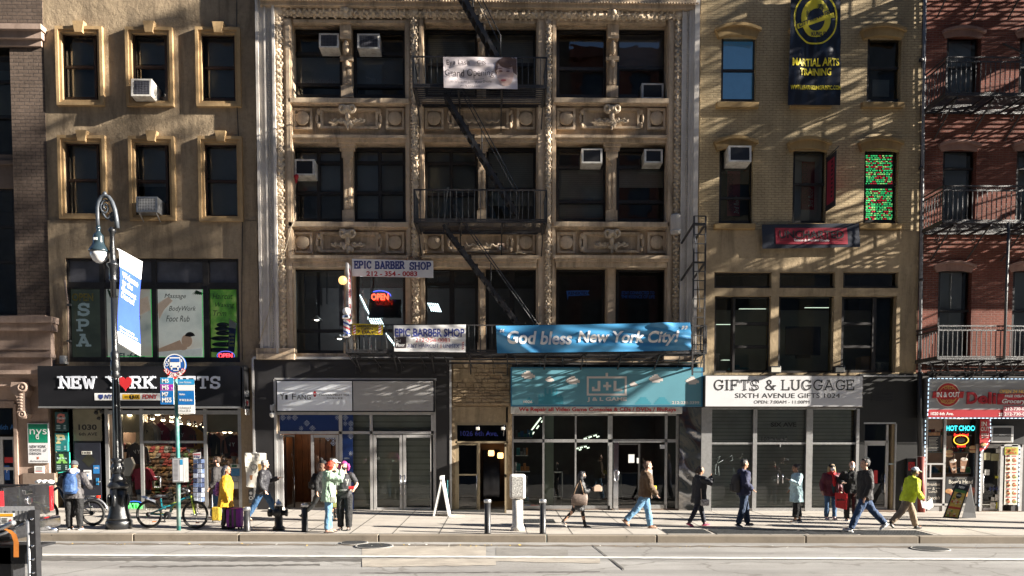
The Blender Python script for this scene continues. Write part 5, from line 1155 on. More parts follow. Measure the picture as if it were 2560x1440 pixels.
leaf(B3,2160,1107,2220,1278,YD+.08,'glass_dark','alu_frame',7,None,2212)
o=MB();o.pb(2152,1276,2240,1292,YD-.25,.6);o.build('doorstep',M['granite'],B3)
o=MB();o.ring(W(2166,1151,YD+.06),.10,.035,0,20);o.prect(2184,1176,2194,1208,YD+.1,1);o.pb(2222,1158,2238,1162,YD+.02,.05,0);o.build('sticker',[pm('sticker_grey',(.4,.45,.45),.5),M['red']],B3)
t=thing('notice_case','small black wall case with red notice beside the drainpipe','notice',W(2278,1200,YD-.1));o=MB();o.pcb(2268,1146,2290,1206,YD-.12,.12,.01);o.build('case',M['black_metal'],t);o=MB();o.prect(2271,1155,2287,1176,YD-.125,0);o.ring(W(2276,1166,YD-.128),.04,.012,1,8,.08);o.ring(W(2282,1166,YD-.128),.03,.012,1,8,.05);o.build('notice',[M['red'],M['black']],t)
xl=xr+.0;xr=W(3300,415,YF).x
B4=thing('red_brick_building','red brick building with arched windows and a corner delicatessen at right edge','building',V((xl+2,YF,0)))
WN=[(2366,90,2452,246),(2548,90,2634,246),(2730,90,2816,246),(2914,90,3000,246),(2356,374,2440,556),(2540,374,2624,556),(2722,374,2806,556),(2905,374,2990,556),(2344,676,2428,900),(2530,676,2612,900),(2712,676,2796,900),(2896,676,2980,900)]
o=MB();zd=W(2400,935,YF).z;o.wall(xl+.02,zd,xr,ZT,YF,[R(*r,YF)for r in WN],.3);o.build('wall',M['brick_red'],B4)
shell(B4,xl+.05,xr-.05,-.3,ZT,[W(2400,310,YF).z,W(2400,620,YF).z,zd])
for i,r in enumerate(WN):
 sash(B4,*r,YF+.14,'frame_dark',.5 if i<4 else(.26 if i<8 else .45),.06,'glass',[('shade',0,1,.0,.8)]if i%4<2 else[('shade',0,.5)])
 hood(B4,r[0]-10,r[1]-24,r[2]+10,r[1]+5,YF-.05,.14,.3,'sill_red');o=MB();o.pcb(r[0]-5,r[3],r[2]+5,r[3]+8,YF-.1,.2,.015);o.build('sill',M['sill_red'],B4)
t=thing('drain_pipe','tall grey drainpipe between tan and red brick buildings with tangled cables','pipe',W(2303,1288,YF-.15));o=MB();o.tube([W(2313,-60,YF-.12),W(2308,300,YF-.12),W(2303,640,YF-.12),W(2299,930,YF-.12)],.05,8);o.build('upper_pipe',pm('dull_pipe',(.20,.20,.21),.6,.3,8),t)
o=MB();o.tube([W(2300,930,YF-.3),W(2300,1140,YF-.3)],.08,8);o.build('middle_pipe',M['black_metal'],t);o=MB();o.tube([W(2303,1142,YF-.3),W(2303,1294,YF-.3)],.11,10);o.build('lower_pipe',pm('rust_red_pipe',(.20,.035,.025),.6,.3,8),t)
o=MB();[o.lathe(W(2303-(0 if k<900 else 2),k,YF-.12),[(.07,-.04),(.075,0),(.07,.04)],10)for k in(150,420,700)];o.build('clamp',M['iron'],t)
o=MB()
for k in range(3):o.tube([W(2316-k*5+random.uniform(-2,2)-p_*.014,p_,YF-.05-.02*k)for p_ in range(-40,930,60)],.012,4)
tag(o.build('cable',M['black_metal']),'bundle of thin black cables beside the grey drainpipe','cable')
YQ=YF-.05
o=MB();o.wall(W(2301,1110,YQ).x,-.3,xr,zd,YQ,[R(2314,1040,2446,1284,YQ),R(2450,1100,2530,1284,YQ)],.4);o.build('ground_floor',pm('deli_dark',(.05,.045,.045),.6,.2,2),B4)
o=MB();
for r in((2312,1046,2318,1288),(2358,1046,2364,1288),(2440,1046,2448,1288),(2318,1158,2358,1162),(2318,1194,2358,1198),(2325,1162,2328,1194),(2318,1259,2446,1264),(2318,1282,2446,1290)):o.pb(*r,YQ+.02,.1)
df=o.build('shopfront_frame',M['alu_frame'],B4,W(2380,1290,YQ))
o=MB();o.prect(2318,1046,2446,1262,YQ+.07);o.build('pane',M['glass_clear'],df)
o=MB();o.pb(2318,1264,2446,1290,YQ+.04,.1);o.build('plinth',pm('grey_stall_riser',(.30,.29,.28),.6,.15,3),B4)
dint=thing('shop_interior','inside of the delicatessen with shelves and goods','room',W(2400,1285,YQ+2));dint['kind']='structure'
xa,xb=W(2312,1150,YQ).x,W(2560,1150,YQ).x;zb=W(2400,1044,YQ).z
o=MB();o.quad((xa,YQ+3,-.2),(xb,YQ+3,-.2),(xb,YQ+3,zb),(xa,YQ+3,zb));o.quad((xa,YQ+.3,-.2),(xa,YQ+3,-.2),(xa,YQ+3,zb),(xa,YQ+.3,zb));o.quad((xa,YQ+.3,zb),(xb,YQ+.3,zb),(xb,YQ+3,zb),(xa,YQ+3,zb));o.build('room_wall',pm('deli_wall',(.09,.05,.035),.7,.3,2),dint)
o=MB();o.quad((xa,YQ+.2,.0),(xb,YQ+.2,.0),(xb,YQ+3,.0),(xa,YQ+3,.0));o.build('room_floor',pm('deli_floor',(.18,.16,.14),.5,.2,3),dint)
o=MB();random.seed(9)
sh=thing('display_shelf','shelves of small packets inside the delicatessen window','shelf',W(2400,1190,YQ+1))
for k,y in enumerate((1088,1130,1182)):o.pb(2316,y,2446,y+2,YQ+.9,.3)
o.build('board',M['alu'],sh);o=MB()
for y in(1088,1130,1182):
 x=2318
 while x<2442:w_=random.uniform(3,7);o.pcb(x,y-random.uniform(6,16),x+w_,y,YQ+.95,.12,.006,random.randrange(5));x+=w_+.6
o.build('packet',[pm('pk1',(.4,.05,.04),.5),pm('pk2',(.5,.42,.3),.5),pm('pk3',(.05,.15,.3),.5),pm('pk4',(.35,.2,.05),.5),pm('pk5',(.05,.2,.07),.5)],sh)
l=bpy.data.lights.new('deli_lamp','POINT');l.energy=14;l.color=(1,.9,.75);lo=bpy.data.objects.new('deli_lamp',l);C.objects.link(lo);lo.location=W(2400,1075,YQ+1.6)
yw=YQ+.06
def pposter(label,r,col,parts,Y=None,name='poster'):
 Y=Y or yw;t=thing(name,label,'poster',W((r[0]+r[2])/2,r[3],Y));o=MB();o.pb(*r,Y,.006);o.build('sheet',col,t)
 for nm,fn,m in parts:
  k=MB();fn(k);k.build(nm,m,t)
 return t
def words(ws,Y=None):
 def f(k):
  for s_,r in ws:ptxt(k,s_,*r,(Y or yw)-.004,0,bold=.02)
 return f
blk=pm('poster_black',(.02,.02,.022),.5,.2,3);cream=pm('poster_print_cream',(.62,.58,.5),.5,0)
pposter('black poster reading breakfast and lunch specials in the deli window',(2316,1199,2356,1258),blk,[('lettering',lambda k:(ptxt(k,'Breakfast',2318,1207,2350,1214,yw-.004),ptxt(k,'&',2331,1218,2337,1225,yw-.004),ptxt(k,'Lunch',2322,1225,2344,1232,yw-.004),ptxt(k,'Specials',2318,1240,2350,1251,yw-.004,shear=.35),k.prect(2318,1220,2328,1221,yw-.004),k.prect(2340,1220,2350,1221,yw-.004)),cream)])
pposter('black poster with white heading and a sandwich photo low in the deli window',(2365,1192,2440,1258),blk,[('lettering',words([("Boar's Head",(2372,1199,2432,1209)),('Proudly featuring',(2392,1194.5,2412,1196.5))]),cream),('food_picture',lambda k:[k.ell(W(x,y,yw-.004),rx,.004,rz,12,mi)for x,y,rx,rz,mi in((2372,1228,.12,.08,0),(2430,1226,.13,.1,1),(2420,1236,.2,.08,0),(2385,1234,.16,.07,1))],[pm('bread',(.42,.20,.07),.6,.3,9),pm('meat',(.40,.12,.08),.6,.3,9)])])
pposter('dark menu poster with a strip of bread across its top in the deli window',(2318,1080,2352,1128),blk,[('lettering',lambda k:[k.prect(2322,1094+i*3.4,2346-(i*3)%7,1095+i*3.4,yw-.004)for i in range(9)],cream),('food_picture',lambda k:k.prect(2318,1081,2350,1089,yw-.004),pm('bread2',(.30,.15,.07),.6,.4,9))])
for(cx,cy,lab)in((2373,1134,'sandwich picture stuck on the deli window, left one'),(2433,1123,'burger picture stuck on the deli window, right one')):
 t=thing('window_sticker',lab,'sticker',W(cx,cy+8,yw));o=MB();o.ell(W(cx,cy-4,yw),.13,.006,.07,12);o.build('upper_bun',pm('bun',(.50,.32,.16),.6,.2,9),t);o=MB();o.ell(W(cx,cy+1,yw+.002),.14,.006,.045,12,1);o.ell(W(cx,cy+5,yw),.13,.006,.05,12);o.build('filling',[pm('bun',(.5,.3,.1)),pm('filling',(.25,.06,.03),.6,.3,9)],t)
t=thing('window_sticker','picture of two iced chocolate drinks stuck in the middle of the deli window','sticker',W(2398,1186,yw));
for cx,cy,a_,nm in((2384,1168,-.18,'left_cup'),(2408,1164,.1,'right_cup')):
 o=MB();q=W(cx,cy,yw);o.add([(-.11,0,.18),(.11,0,.18),(.07,0,-.2),(-.07,0,-.2)],[(3,2,1,0)],0);o.ell((0,-.002,.2),.12,.004,.06,12,1);o.bar((.03,-.003,.2),(.1,-.003,.4),.02,.003,1);o.add([(-.06,-.004,-.02),(.06,-.004,-.02),(.05,-.004,-.1),(-.05,-.004,-.1)],[(3,2,1,0)],1);o.xform(Matrix.Translation(q)@Matrix.Rotation(a_,4,'Y'));o.build('cup',[pm('iced_choc',(.26,.13,.07),.5,.2,9),pm('cream_foam',(.5,.42,.36),.6,.2,9)],t)
t=thing('led_sign','cyan scrolling LED sign with block capitals across the deli window','led sign',W(2403,1080,yw));o=MB();o.pcb(2364,1061,2446,1080,yw-.01,.05,.006);o.build('case',M['black'],t);o=MB();ptxt(o,'HOT CHOCO',2366,1064,2446,1077,yw-.015,0,bold=.03);o.build('lettering',em('led_cyan',(.05,.85,.95),.5),t)
t=thing('neon_sign','oval neon sign with red lettering and yellow ring in the deli window','neon sign',W(2403,1118,yw));o=MB();c=W(2403,1100,yw);k=24
o.tube([c+V((.235*math.cos(2*math.pi*i/k),0,.155*math.sin(2*math.pi*i/k)))for i in range(k)],.014,5,closed=True);o.build('ring',em('neon_amber',(1,.55,.05),.5),t)
o=MB();ptxt(o,"Boar's Head",2385,1083,2421,1091,yw-.01,0,bold=.03,shear=.1);ptxt(o,'Brand',2393,1111,2414,1118,yw-.01,0,bold=.03,shear=.1);o.build('lettering',em('neon_red3',(1,.03,.02),.7),t)
o=MB();o.lathe(c+V((0,.03,0)),[(.01,0),(.28,0),(.28,.02)],20,axis='Y');o.ell(c+V((-.02,0,0)),.15,.02,.09,10,1);o.build('backboard',[M['black'],pm('boar_grey',(.10,.11,.10),.6)],t)
o=MB();
for r in((2450,1112,2456,1284),(2500,1112,2508,1284),(2450,1108,2545,1116),(2530,1112,2556,1118),(2548,1112,2556,1290)):o.pb(*r,YQ-.02,.12)
o.build('door_frame',M['alu_frame'],B4);d=leaf(B4,2454,1116,2500,1276,YQ+.1,'glass_clear','alu_frame',4,None,2459)
o=MB();
for a,b_,c_,e,mi in((2490,1122,2502,1132,0),(2460,1132,2476,1150,2),(2478,1134,2498,1152,2),(2462,1174,2474,1188,0),(2488,1190,2500,1196,1),(2476,1256,2488,1272,0),(2488,1236,2500,1252,0),(2490,1256,2500,1272,1),(2478,1243,2486,1252,0)):o.pb(a,b_,c_,e,YQ+.07,.005,mi)
for k in range(4):q=W(2476+k*8,1222,YQ+.07);o.add([(q.x-.05,q.y,q.z),(q.x,q.y,q.z-.09),(q.x+.05,q.y,q.z),(q.x,q.y,q.z+.09)],[(0,1,2,3)],3)
o.build('sticker',[M['white_dirty'],pm('notice_yellow',(.55,.5,.05),.5),pm('notice_dull',(.30,.27,.15),.6),pm('diamond_navy',(.03,.04,.12),.5)],d)
o=MB();o.pb(2448,1278,2556,1294,YQ-.05,.6);o.build('doorstep',M['granite'],B4)
o=MB();o.pb(2440,1046,2560,1110,YQ-.02,.1);o.build('door_head',M['black_matte'],B4)
fp=[pm('food_red',(.45,.07,.05),.5,.2,9),pm('food_bun',(.55,.35,.15),.5,.3,9),pm('food_green',(.15,.25,.05),.5,.3,9),pm('food_white',(.66,.62,.55),.5,.1,9)]
def foodgrid(k,x0_,y0_,x1_,y1_,c,r,Y):
 random.seed(31)
 for i in range(c):
  for j in range(r):
   a=x0_+(x1_-x0_)*i/c;b_=y0_+(y1_-y0_)*j/r;w_=(x1_-x0_)/c;h=(y1_-y0_)/r;k.prect(a+w_*.1,b_+h*.05,a+w_*.8,b_+h*.18,Y-.003,0);q=W(a+w_/2,b_+h*.6,Y-.002)
   k.ell(q,w_/79*.4,.003,h/79*.28,10,1);k.ell(q+V((.02,-.002,-.02)),w_/79*.33,.003,h/79*.1,8,random.choice((0,2)));k.ell(q+V((-.01,-.002,.04)),w_/79*.2,.003,h/79*.08,8,random.choice((0,3)))
pposter('tall menu poster with rows of sandwiches beside the deli door',(2512,1118,2545,1262),fp[3],[('food_picture',lambda k:foodgrid(k,2513,1138,2544,1261,2,6,YQ-.03),fp),('heading',lambda k:k.prect(2512,1118,2545,1137,YQ-.034),pm('heading_olive',(.42,.42,.06),.5)),('lettering',words([('IN & OUT',(2516,1121,2541,1127)),('DELI',(2516,1129,2541,1135))],YQ-.036),M['red'])],YQ-.03)
t=pposter('red rounded deli banner sign with a burger hanging at top of the deli door',(2450,1048,2476,1098),pm('banner_red',(.48,.03,.03),.45,.1,3),[('lettering',words([('IN',(2454,1054,2467,1065)),('OUT',(2452,1067,2474,1078)),('DELI',(2454,1083,2472,1089)),('GROCERY',(2454,1091,2472,1095))],YQ-.16),M['white_dirty']),('lower_curve',lambda k:(k.disc(W(2450,1098,YQ-.15),26/79,0,14,.38,-math.pi/2,0),k.ell(W(2459,1112,YQ-.16),.1,.004,.06,10,1),k.ell(W(2459,1117,YQ-.162),.11,.004,.03,10,2)),[pm('banner_red',(.36,.03,.03)),fp[1],pm('patty',(.10,.04,.02),.6)])],YQ-.155)
t=thing('shop_sign','grey delicatessen sign with red script, round badge and a dashed light border','sign',W(2440,1045,YF-.5));YS=YF-.5;SX=2700
o=MB();o.pb(2318,944,SX,1046,YS,.5);o.build('box',pm('deli_sign_side',(.12,.12,.12),.5,.1),t)
o=MB();o.pb(2321,948,SX,1024,YS-.01,.012);o.build('panel',pm('deli_sign_grey',(.33,.33,.34),.4,.05,2),t)
o=MB();o.pb(2321,1024,SX,1043,YS-.012,.014);o.build('lower_band',pm('deli_red',(.40,.02,.03),.4,.05,2),t)
o=MB();yy=YS-.02;c=W(2370,987,yy)
o.disc(c,.39,0,28);o.disc(c+V((0,-.003,0)),.36,1,28);o.ring(c+V((0,-.005,0)),.28,.02,2,28);o.prism([(c.x-.50,c.z-.10),(c.x+.46,c.z-.10),(c.x+.49,c.z+.1),(c.x-.47,c.z+.1)],yy-.03,yy,1)
o.build('badge',[pm('badge_cream',(.62,.58,.52),.5),pm('badge_red',(.45,.03,.03),.4),pm('badge_gold',(.6,.38,.1),.5)],t)
o=MB();ptxt(o,'IN & OUT',2342,980,2400,993,yy-.034,0,bold=.03);ptxt(o,'DELI',2361,965,2383,973,yy-.01,1,bold=.02);ptxt(o,'GROCERY',2353,999,2387,1007,yy-.01,1,bold=.02)
ptxt(o,'1020 6th Ave.',2327,1030,2384,1038,yy,0,bold=.02);ptxt(o,'212-730-03',2513,1018,2566,1026,yy-.02,0,bold=.02);ptxt(o,'212-730-01',2511,1031,2566,1039,yy-.02,0,bold=.02);ptxt(o,'212',2497,1032,2509,1040,yy,0,bold=.02)
ptxt(o,'OPEN 24 HOURS',2499,974,2585,983,yy-.04,2,bold=.03,shear=.15);ptxt(o,'FREE DELIVERY',2512,987,2580,993,yy-.03,0,bold=.03,shear=.1);ptxt(o,'Grocery',2505,997,2565,1012,yy-.03,0,bold=.03,shear=.2)
o.build('lettering',[M['white'],pm('badge_gold'),pm('letter_amber',(.8,.48,.12),.5)],t)
o=MB();ptxt(o,'D',2418,980,2444,1010,yy-.03,0,bold=.03,th=.04);ptxt(o,'eli',2446,980,2491,1010,yy-.03,0,bold=.03,th=.04);o.pb(2494,984,2600,1011,yy-.02,.02);o.build('raised_letters',_mc['deli_red'],t)
o=MB();o.pb(2509,1015,2600,1042,yy-.012,.01);o.build('pink_strip',pm('strip_pink',(.42,.10,.13),.5,.1,3),t)
o=MB();e=em('led_dash',(.6,.8,1),.4)
def dashes(mb,p,q,Y,n):
 for k in range(n):a=k/n;b_=(k+.55)/n;p0=W(p[0]+(q[0]-p[0])*a,p[1]+(q[1]-p[1])*a,Y);p1=W(p[0]+(q[0]-p[0])*b_,p[1]+(q[1]-p[1])*b_,Y);mb.bar(p0,p1,.018,.018)
dashes(o,(2323,946),(2690,948),YS-.03,36);dashes(o,(2322,948),(2319,1044),YS-.03,9);dashes(o,(2322,1045),(2690,1046),YS-.03,36)
dashes(o,(2314,1050),(2311,1210),YQ-.05,15);dashes(o,(2476,1048),(2477,1095),YQ-.2,5);dashes(o,(2475,1100),(2453,1132),YQ-.2,4);dashes(o,(2451,1135),(2448,1270),YQ-.1,13);dashes(o,(2549,1116),(2546,1270),YQ-.1,14)
o.build('led_border',e,t)
def ac(label,px0,py0,px1,py1,Yf,d,kind='grid',tilt=.06,bracket=False,mat='white_dirty'):
 x0,z0,x1,z1=R(px0,py0,px1,py1,Yf);c=V(((x0+x1)/2,Yf,z0))
 t=thing('air_conditioner',label,'air conditioner',c,'window air conditioners on the house fronts')
 M_=Matrix.Translation(c)@Matrix.Rotation(-tilt,4,'X');w=(x1-x0)/2;h=z1-z0
 o=MB();o.cbox(-w,.02,0,w,d,h,.012);o.box(-w,0,0,w,.03,.05);o.box(-w,0,h-.05,w,.03,h);o.box(-w,0,.05,-w+.06,.03,h-.05);o.box(w-.06,0,.05,w,.03,h-.05)
 for k in range(6):
  for s_ in(-1,1):o.box(s_*w-.004,.12,h*.25+k*h*.09,s_*w+.004,.30,h*.25+k*h*.09+.015)
 o.xform(M_).build('case',M[mat],t)
 o=MB();o.quad((-w+.06,.012,.05),(w-.06,.012,.05),(w-.06,.012,h-.05),(-w+.06,.012,h-.05));o.xform(M_).build('coil',pm('coil_black',(.012,.012,.014),.5,.2,20),t)
 if kind=='grid':
  o=MB();n=11;m=8
  for k in range(1,n):x=-w+.06+(2*w-.12)*k/n;o.box(x-.006,.002,.05,x+.006,.010,h-.05)
  for k in range(1,m):z=.05+(h-.1)*k/m;o.box(-w+.06,.001,z-.006,w-.06,.009,z+.006)
  o.xform(M_).build('grille',pm('grille_'+('w' if bracket else 'g'),(.6,.6,.6)if bracket else(.10,.10,.12),.5,.1),t)
 elif kind=='fine':
  o=MB()
  for k in range(1,26):z=.05+(h-.1)*k/26;o.box(-w+.06,.004,z-.004,w-.06,.010,z+.004)
  o.xform(M_).build('grille',pm('grille_fine',(.05,.05,.055),.5,.1),t)
 if bracket:
  o=MB()
  for s_ in(-1,1):o.bar(c+V((s_*w*.8,.05,0)),c+V((s_*w*.8,d-.05,-.38)),.03)
  o.build('bracket',M['alu'],t)
 return t
YA=YF-.02
ac('white air conditioner with black grid in the top left loft window, left of the pair',797,82,847,119,YA,.5)
ac('white air conditioner with black grid in the top left loft window, right of the pair',893,83,949,121,YA,.5)
a3=ac('white-framed air conditioner with a red rag below it, in the middle row of the loft',736,397,786,438,YA,.5,'open')
ac('air conditioner with dented casing above a blind, left of two in the right bay',1454,370,1506,408,YA,.5,'open')
ac('air conditioner high in the far right loft window of the middle row',1611,372,1657,407,YA,.5,'open')
ac('air conditioner low in the top right loft window with a grey screen',1604,208,1659,247,YA+.2,.3,'fine',0)
ac('boxy old air conditioner over the left arched window of the tan building',1822,363,1879,404,YF-.36,.55,'open')
ac('air conditioner jutting from the upper middle window of the ochre building',327,195,378,240,YF-.42,.75,'grid',.08)
ac('bright metal air conditioner on brackets in the lower middle ochre window',340,491,393,530,YF-.42,.75,'grid',.04,True,'steel')
t=thing('air_conditioner','grey framed wall air conditioner above the delicatessen door','air conditioner',W(2506,1106,YF-.2),'window air conditioners on the house fronts')
o=MB();o.pcb(2478,1064,2534,1107,YF-.22,.3,.02);o.build('case',M['alu_frame'],t);o=MB();o.pb(2483,1069,2528,1102,YF-.225,.01);ptxt(o,'FRIEDRICH',2498,1086,2516,1089,YF-.228,1);o.build('screen',[M['black_matte'],M['alu']],t)
o=MB();q=W(741,438,YA-.03);o.ell(q+V((0,0,-.05)),.07,.04,.09,8);o.add([q+V((-.08,0,0)),q+V((.06,0,.02)),q+V((.03,-.03,-.22)),q+V((-.02,-.02,-.28))],[(0,3,2,1)]);tag(o.build('red_rag',M['red']),'red rag tied below the air conditioner in the middle loft row','rag')
o=MB();o.tube([q+V((0,0,-.2)),W(738,470,YA),W(733,520,YA),W(735,552,YF-.2),W(728,570,YF-.26),W(712,630,YF-.3),W(695,690,YF-.3),W(672,780,YF-.3),W(648,860,YF-.3)],.013,5);tag(o.build('cable',pm('cream_cable',(.5,.42,.3),.6,.1)),'cream cable running down from the red rag across the left loft pilaster','cable')
o=MB();o.tube([W(1228,624,YF-.05),W(1250,620,YF-.07),W(1262,636,YF-.08),W(1300,632,YF-.07),W(1345,640,YF-.06)],.012,5);tag(o.build('cable',_mc['cream_cable']),'cream cable loose over the middle bay spandrel','cable')
t=simple('work_lamp','small square work lamp on the middle bay spandrel','lamp',[('frame',MB().pb(1242,608,1261,612,YF-.1,.08).pb(1242,612,1246,625,YF-.1,.08).pb(1257,612,1261,625,YF-.1,.08).pb(1242,625,1261,628,YF-.1,.08),M['stone_pink']),('bulb',MB().ell(W(1251,620,YF-.08),.06,.05,.06,8),M['white'])],W(1251,628,YF-.1))
t=thing('duct_pipe','pale pipe sleeve wrapped round the right carved loft column','pipe',W(1688,588,YF-.3));q=W(1689,588,YF-.14);o=MB();o.lathe(q,[(.17,0),(.20,.05),(.20,.55),(.17,.62)],14);o.build('sleeve',M['lime_l'],t);o=MB();o.lathe(q,[(.21,.1),(.21,.14)],14);o.build('band',M['alu'],t)
def cloth(name,label,cat,c4,Y,mat,amp,texts=(),shapes=None,seed=0,pins=True,fold=None,nx=60,nz=18,mats2=None):
 P=[W(x,y,Y)for x,y in c4]
 t=thing(name,label,cat,(P[3]+P[2])/2)
 x0=min(P[0].x,P[3].x);x1=max(P[1].x,P[2].x)
 def pt(u,v,off=0.0):
  p=P[3].lerp(P[2],u).lerp(P[0].lerp(P[1],u),v)
  d=amp*(math.sin(9*u+3.1*v+seed)*.5+math.sin(23*u-6*v+seed*2)*.3+math.sin(5*v*(1+u)+17*u*v+seed)*.35)*(.35+.65*math.sin(math.pi*min(1,max(0,v))))
  if fold:d+=fold(u,v)
  return V((p.x,p.y-abs(amp)-d-off,p.z))
 o=MB();vs=[pt(i/nx,j/nz)for j in range(nz+1)for i in range(nx+1)]
 o.add(vs,[(j*(nx+1)+i,j*(nx+1)+i+1,(j+1)*(nx+1)+i+1,(j+1)*(nx+1)+i)for j in range(nz)for i in range(nx)],0,True)
 sh=o.build('sheet',mat,t)
 w=P[1].x-P[0].x;h=P[0].z-P[3].z;XS=[x0+(x1-x0)*i/nx for i in range(1,nx)];ZS=[min(P[2].z,P[3].z)+(h+.3)*j/nz for j in range(nz+1)]
 def onto(off):
  def f(x,z):
   u=min(.9999,max(0,(x-(P[0].x+P[3].x)/2)/w));sl=P[3].z+(P[2].z-P[3].z)*u;st=P[0].z+(P[1].z-P[0].z)*u;v=min(.9999,max(0,(z-sl)/(st-sl)))
   a=u*nx;b=v*nz;i=int(a);j=int(b);a-=i;b-=j;k=j*(nx+1)+i
   return vs[k].lerp(vs[k+1],a).lerp(vs[k+nx+1].lerp(vs[k+nx+2],a),b)+V((0,-off,0))
  f.xs=XS;f.zs=ZS;return f
 for k,(m,lst)in enumerate(texts):
  o=MB()
  for it in lst:
   s_,r=it[0],it[1];kw=it[2]if len(it)>2 else{}
   a,b,c_,d_=R(*r,Y);kw=dict(kw);sl=kw.pop('sl',0);f=onto(.024+.003*k);txt(o,s_,a,b,c_,d_,Y,0,fn=(lambda x,z,a=a,sl=sl,f=f:f(x,z+sl*(x-a)))if sl else f,**kw)
  o.build('lettering',m,t)
 if shapes:
  for k,(nm,m,polys)in enumerate(shapes):
   o=MB()
   for pl in polys:
    pp=[W(x,y,Y)for x,y in pl];f=onto(.011+.004*k);bm=bmesh.new();bm.faces.new([bm.verts.new((p.x,0,p.z))for p in pp]);bmesh.ops.triangulate(bm,faces=bm.faces[:])
    for x in XS:bmesh.ops.bisect_plane(bm,geom=bm.verts[:]+bm.edges[:]+bm.faces[:],plane_co=(x,0,0),plane_no=(1,0,0))
    for z in ZS:bmesh.ops.bisect_plane(bm,geom=bm.verts[:]+bm.edges[:]+bm.faces[:],plane_co=(0,0,z),plane_no=(0,0,1))
    bm.verts.index_update();o.add([f(v.co.x,v.co.z)for v in bm.verts],[[v.index for v in g.verts]for g in bm.faces],0,True);bm.free()
   o.build(nm,m,t)
 return t
def blob(cx,cy,rx,ry,n=18,a0=0,a1=360):return[(cx+rx*math.cos(rad(a0+(a1-a0)*i/n)),cy-ry*math.sin(rad(a0+(a1-a0)*i/n)))for i in range(n if a1-a0==360 else n+1)]
def box4(a,b,c,d,n=5):return[(a+(c-a)*i/n,d)for i in range(n)]+[(c,d)]+[(c-(c-a)*i/n,b)for i in range(n)]+[(a,b)]
YR=YF-1.42
vin=lambda n,c:pm(n,c,.42,.05,3,.03,30,dirt=.12,dcol=mul(c,.6))
ink=pm('banner_ink',(.05,.035,.04),.5,0);navy=pm('banner_navy',(.03,.045,.22),.5,0);redi=pm('banner_red_ink',(.45,.03,.04),.5,0);whi=pm('banner_white_ink',(.72,.72,.72),.5,0)
cloth('banner','pale pink grand opening banner with a face print on the upper fire escape rail','banner',((1108,144),(1292,146),(1294,225),(1110,222)),YR-.02,vin('banner_pink',(.76,.68,.69)),.05,[(ink,[('Eye Lash',(1117,152,1174,168)),('Grand Opening',(1112,176,1234,198)),('say hello to the lashes of your Dreams',(1126,203,1228,211),dict(shear=.2)),('CIS',(1193,155,1215,165)),('(917) 472-5600',(1150,216,1200,220))])],[('face_print',pm('face_pale',(.66,.47,.42),.5,.05),[blob(1263,185,21,33)]),('hair_print',pm('hair_brown',(.13,.08,.07),.5,.2),[blob(1268,158,22,13),[(1284,146),(1292,150),(1292,190),(1283,184),(1280,165)],[(1237,180),(1240,160),(1250,150),(1246,165),(1241,190)]]),('face_marks',pm('face_dark',(.16,.07,.06),.5),[blob(1252,180,5,2.2,8),blob(1270,180,5,2.2,8),blob(1251,174,6,1.2,8),blob(1271,173,6,1.2,8)]),('lips_print',pm('lips_pink',(.50,.14,.15),.5),[blob(1258,204,7,2.8,10)]),('rule_line',ink,[box4(1134,199.6,1210,200.3),box4(1185,149,1216,149.6),box4(1185,168,1216,168.6)])],1)
t=thing('shop_sign','flat white barber sign with blue and red lettering above the second floor windows','sign',W(981,693,YF-.45));YS=YF-.5
o=MB();q=[W(880,647,YS),W(1083,652,YS),W(1083,694,YS),W(880,690,YS)];o.add(q+[p+V((0,.04,0))for p in q],[(3,2,1,0),(4,5,6,7),(0,1,5,4),(1,2,6,5),(2,3,7,6),(3,0,4,7)]);o.build('panel',vin('panel_white',(.80,.79,.80)),t)
o=MB();pslab(o,'EPIC',886,652,928,672,YS-.006,w=.17,serif=.12);pslab(o,'BARBER',938,653,1011,673,YS-.006,w=.17,serif=.12);pslab(o,'SHOP',1024,655,1078,675,YS-.006,w=.17,serif=.12);o.build('lettering',navy,t)
o=MB();ptxt(o,'212 - 354 - 0083',916,678,1043,690.5,YS-.006,0,bold=.028);o.build('number',redi,t)
cloth('banner','small yellow banner with black lettering and barber stripes on the lower fire escape rail','banner',((880,809),(958,811),(957,837),(880,837)),YR-.03,vin('banner_yellow',(.62,.46,.02)),.02,[(ink,[('BARBERSHOP',(893,813,944,819),dict(bold=.028)),('OPEN',(904,820,933,826),dict(bold=.028)),('7 DAYS',(893,827,944,835),dict(bold=.028))])],[('stripe_print',whi,[box4(883,813,890,834),box4(947,813,954,834)]),('red_stripe',redi,[[(883,818+k*7),(890,814+k*7),(890,817+k*7),(883,821+k*7)]for k in range(3)]+[[(947,818+k*7),(954,814+k*7),(954,817+k*7),(947,821+k*7)]for k in range(3)])],2)
cloth('banner','white barber banner with blue heading and a black second floor square on the rail','banner',((985,814),(1165,812),(1164,881),(986,879)),YR-.03,vin('banner_white',(.82,.81,.80)),.05,[(navy,[('EPIC BARBER SHOP',(988,822,1162,843),dict(bold=.028)),('ANY HAIRCUT',(1019,860,1098,870)),('UNISEX',(1109,861,1150,871))]),(redi,[('212-354-0083',(1040,846,1126,856)),('|',(1103,860,1104.5,871))]),(whi,[('2nd',(991,848,1002,856)),('Floor',(991,858,1013,867),dict(bold=.02))])],[('black_square',ink,[box4(989,843,1016,870)]),('stripe_print',redi,[[(1156,858+k*5),(1161,855+k*5),(1161,857+k*5),(1156,860+k*5)]for k in range(4)])],3)
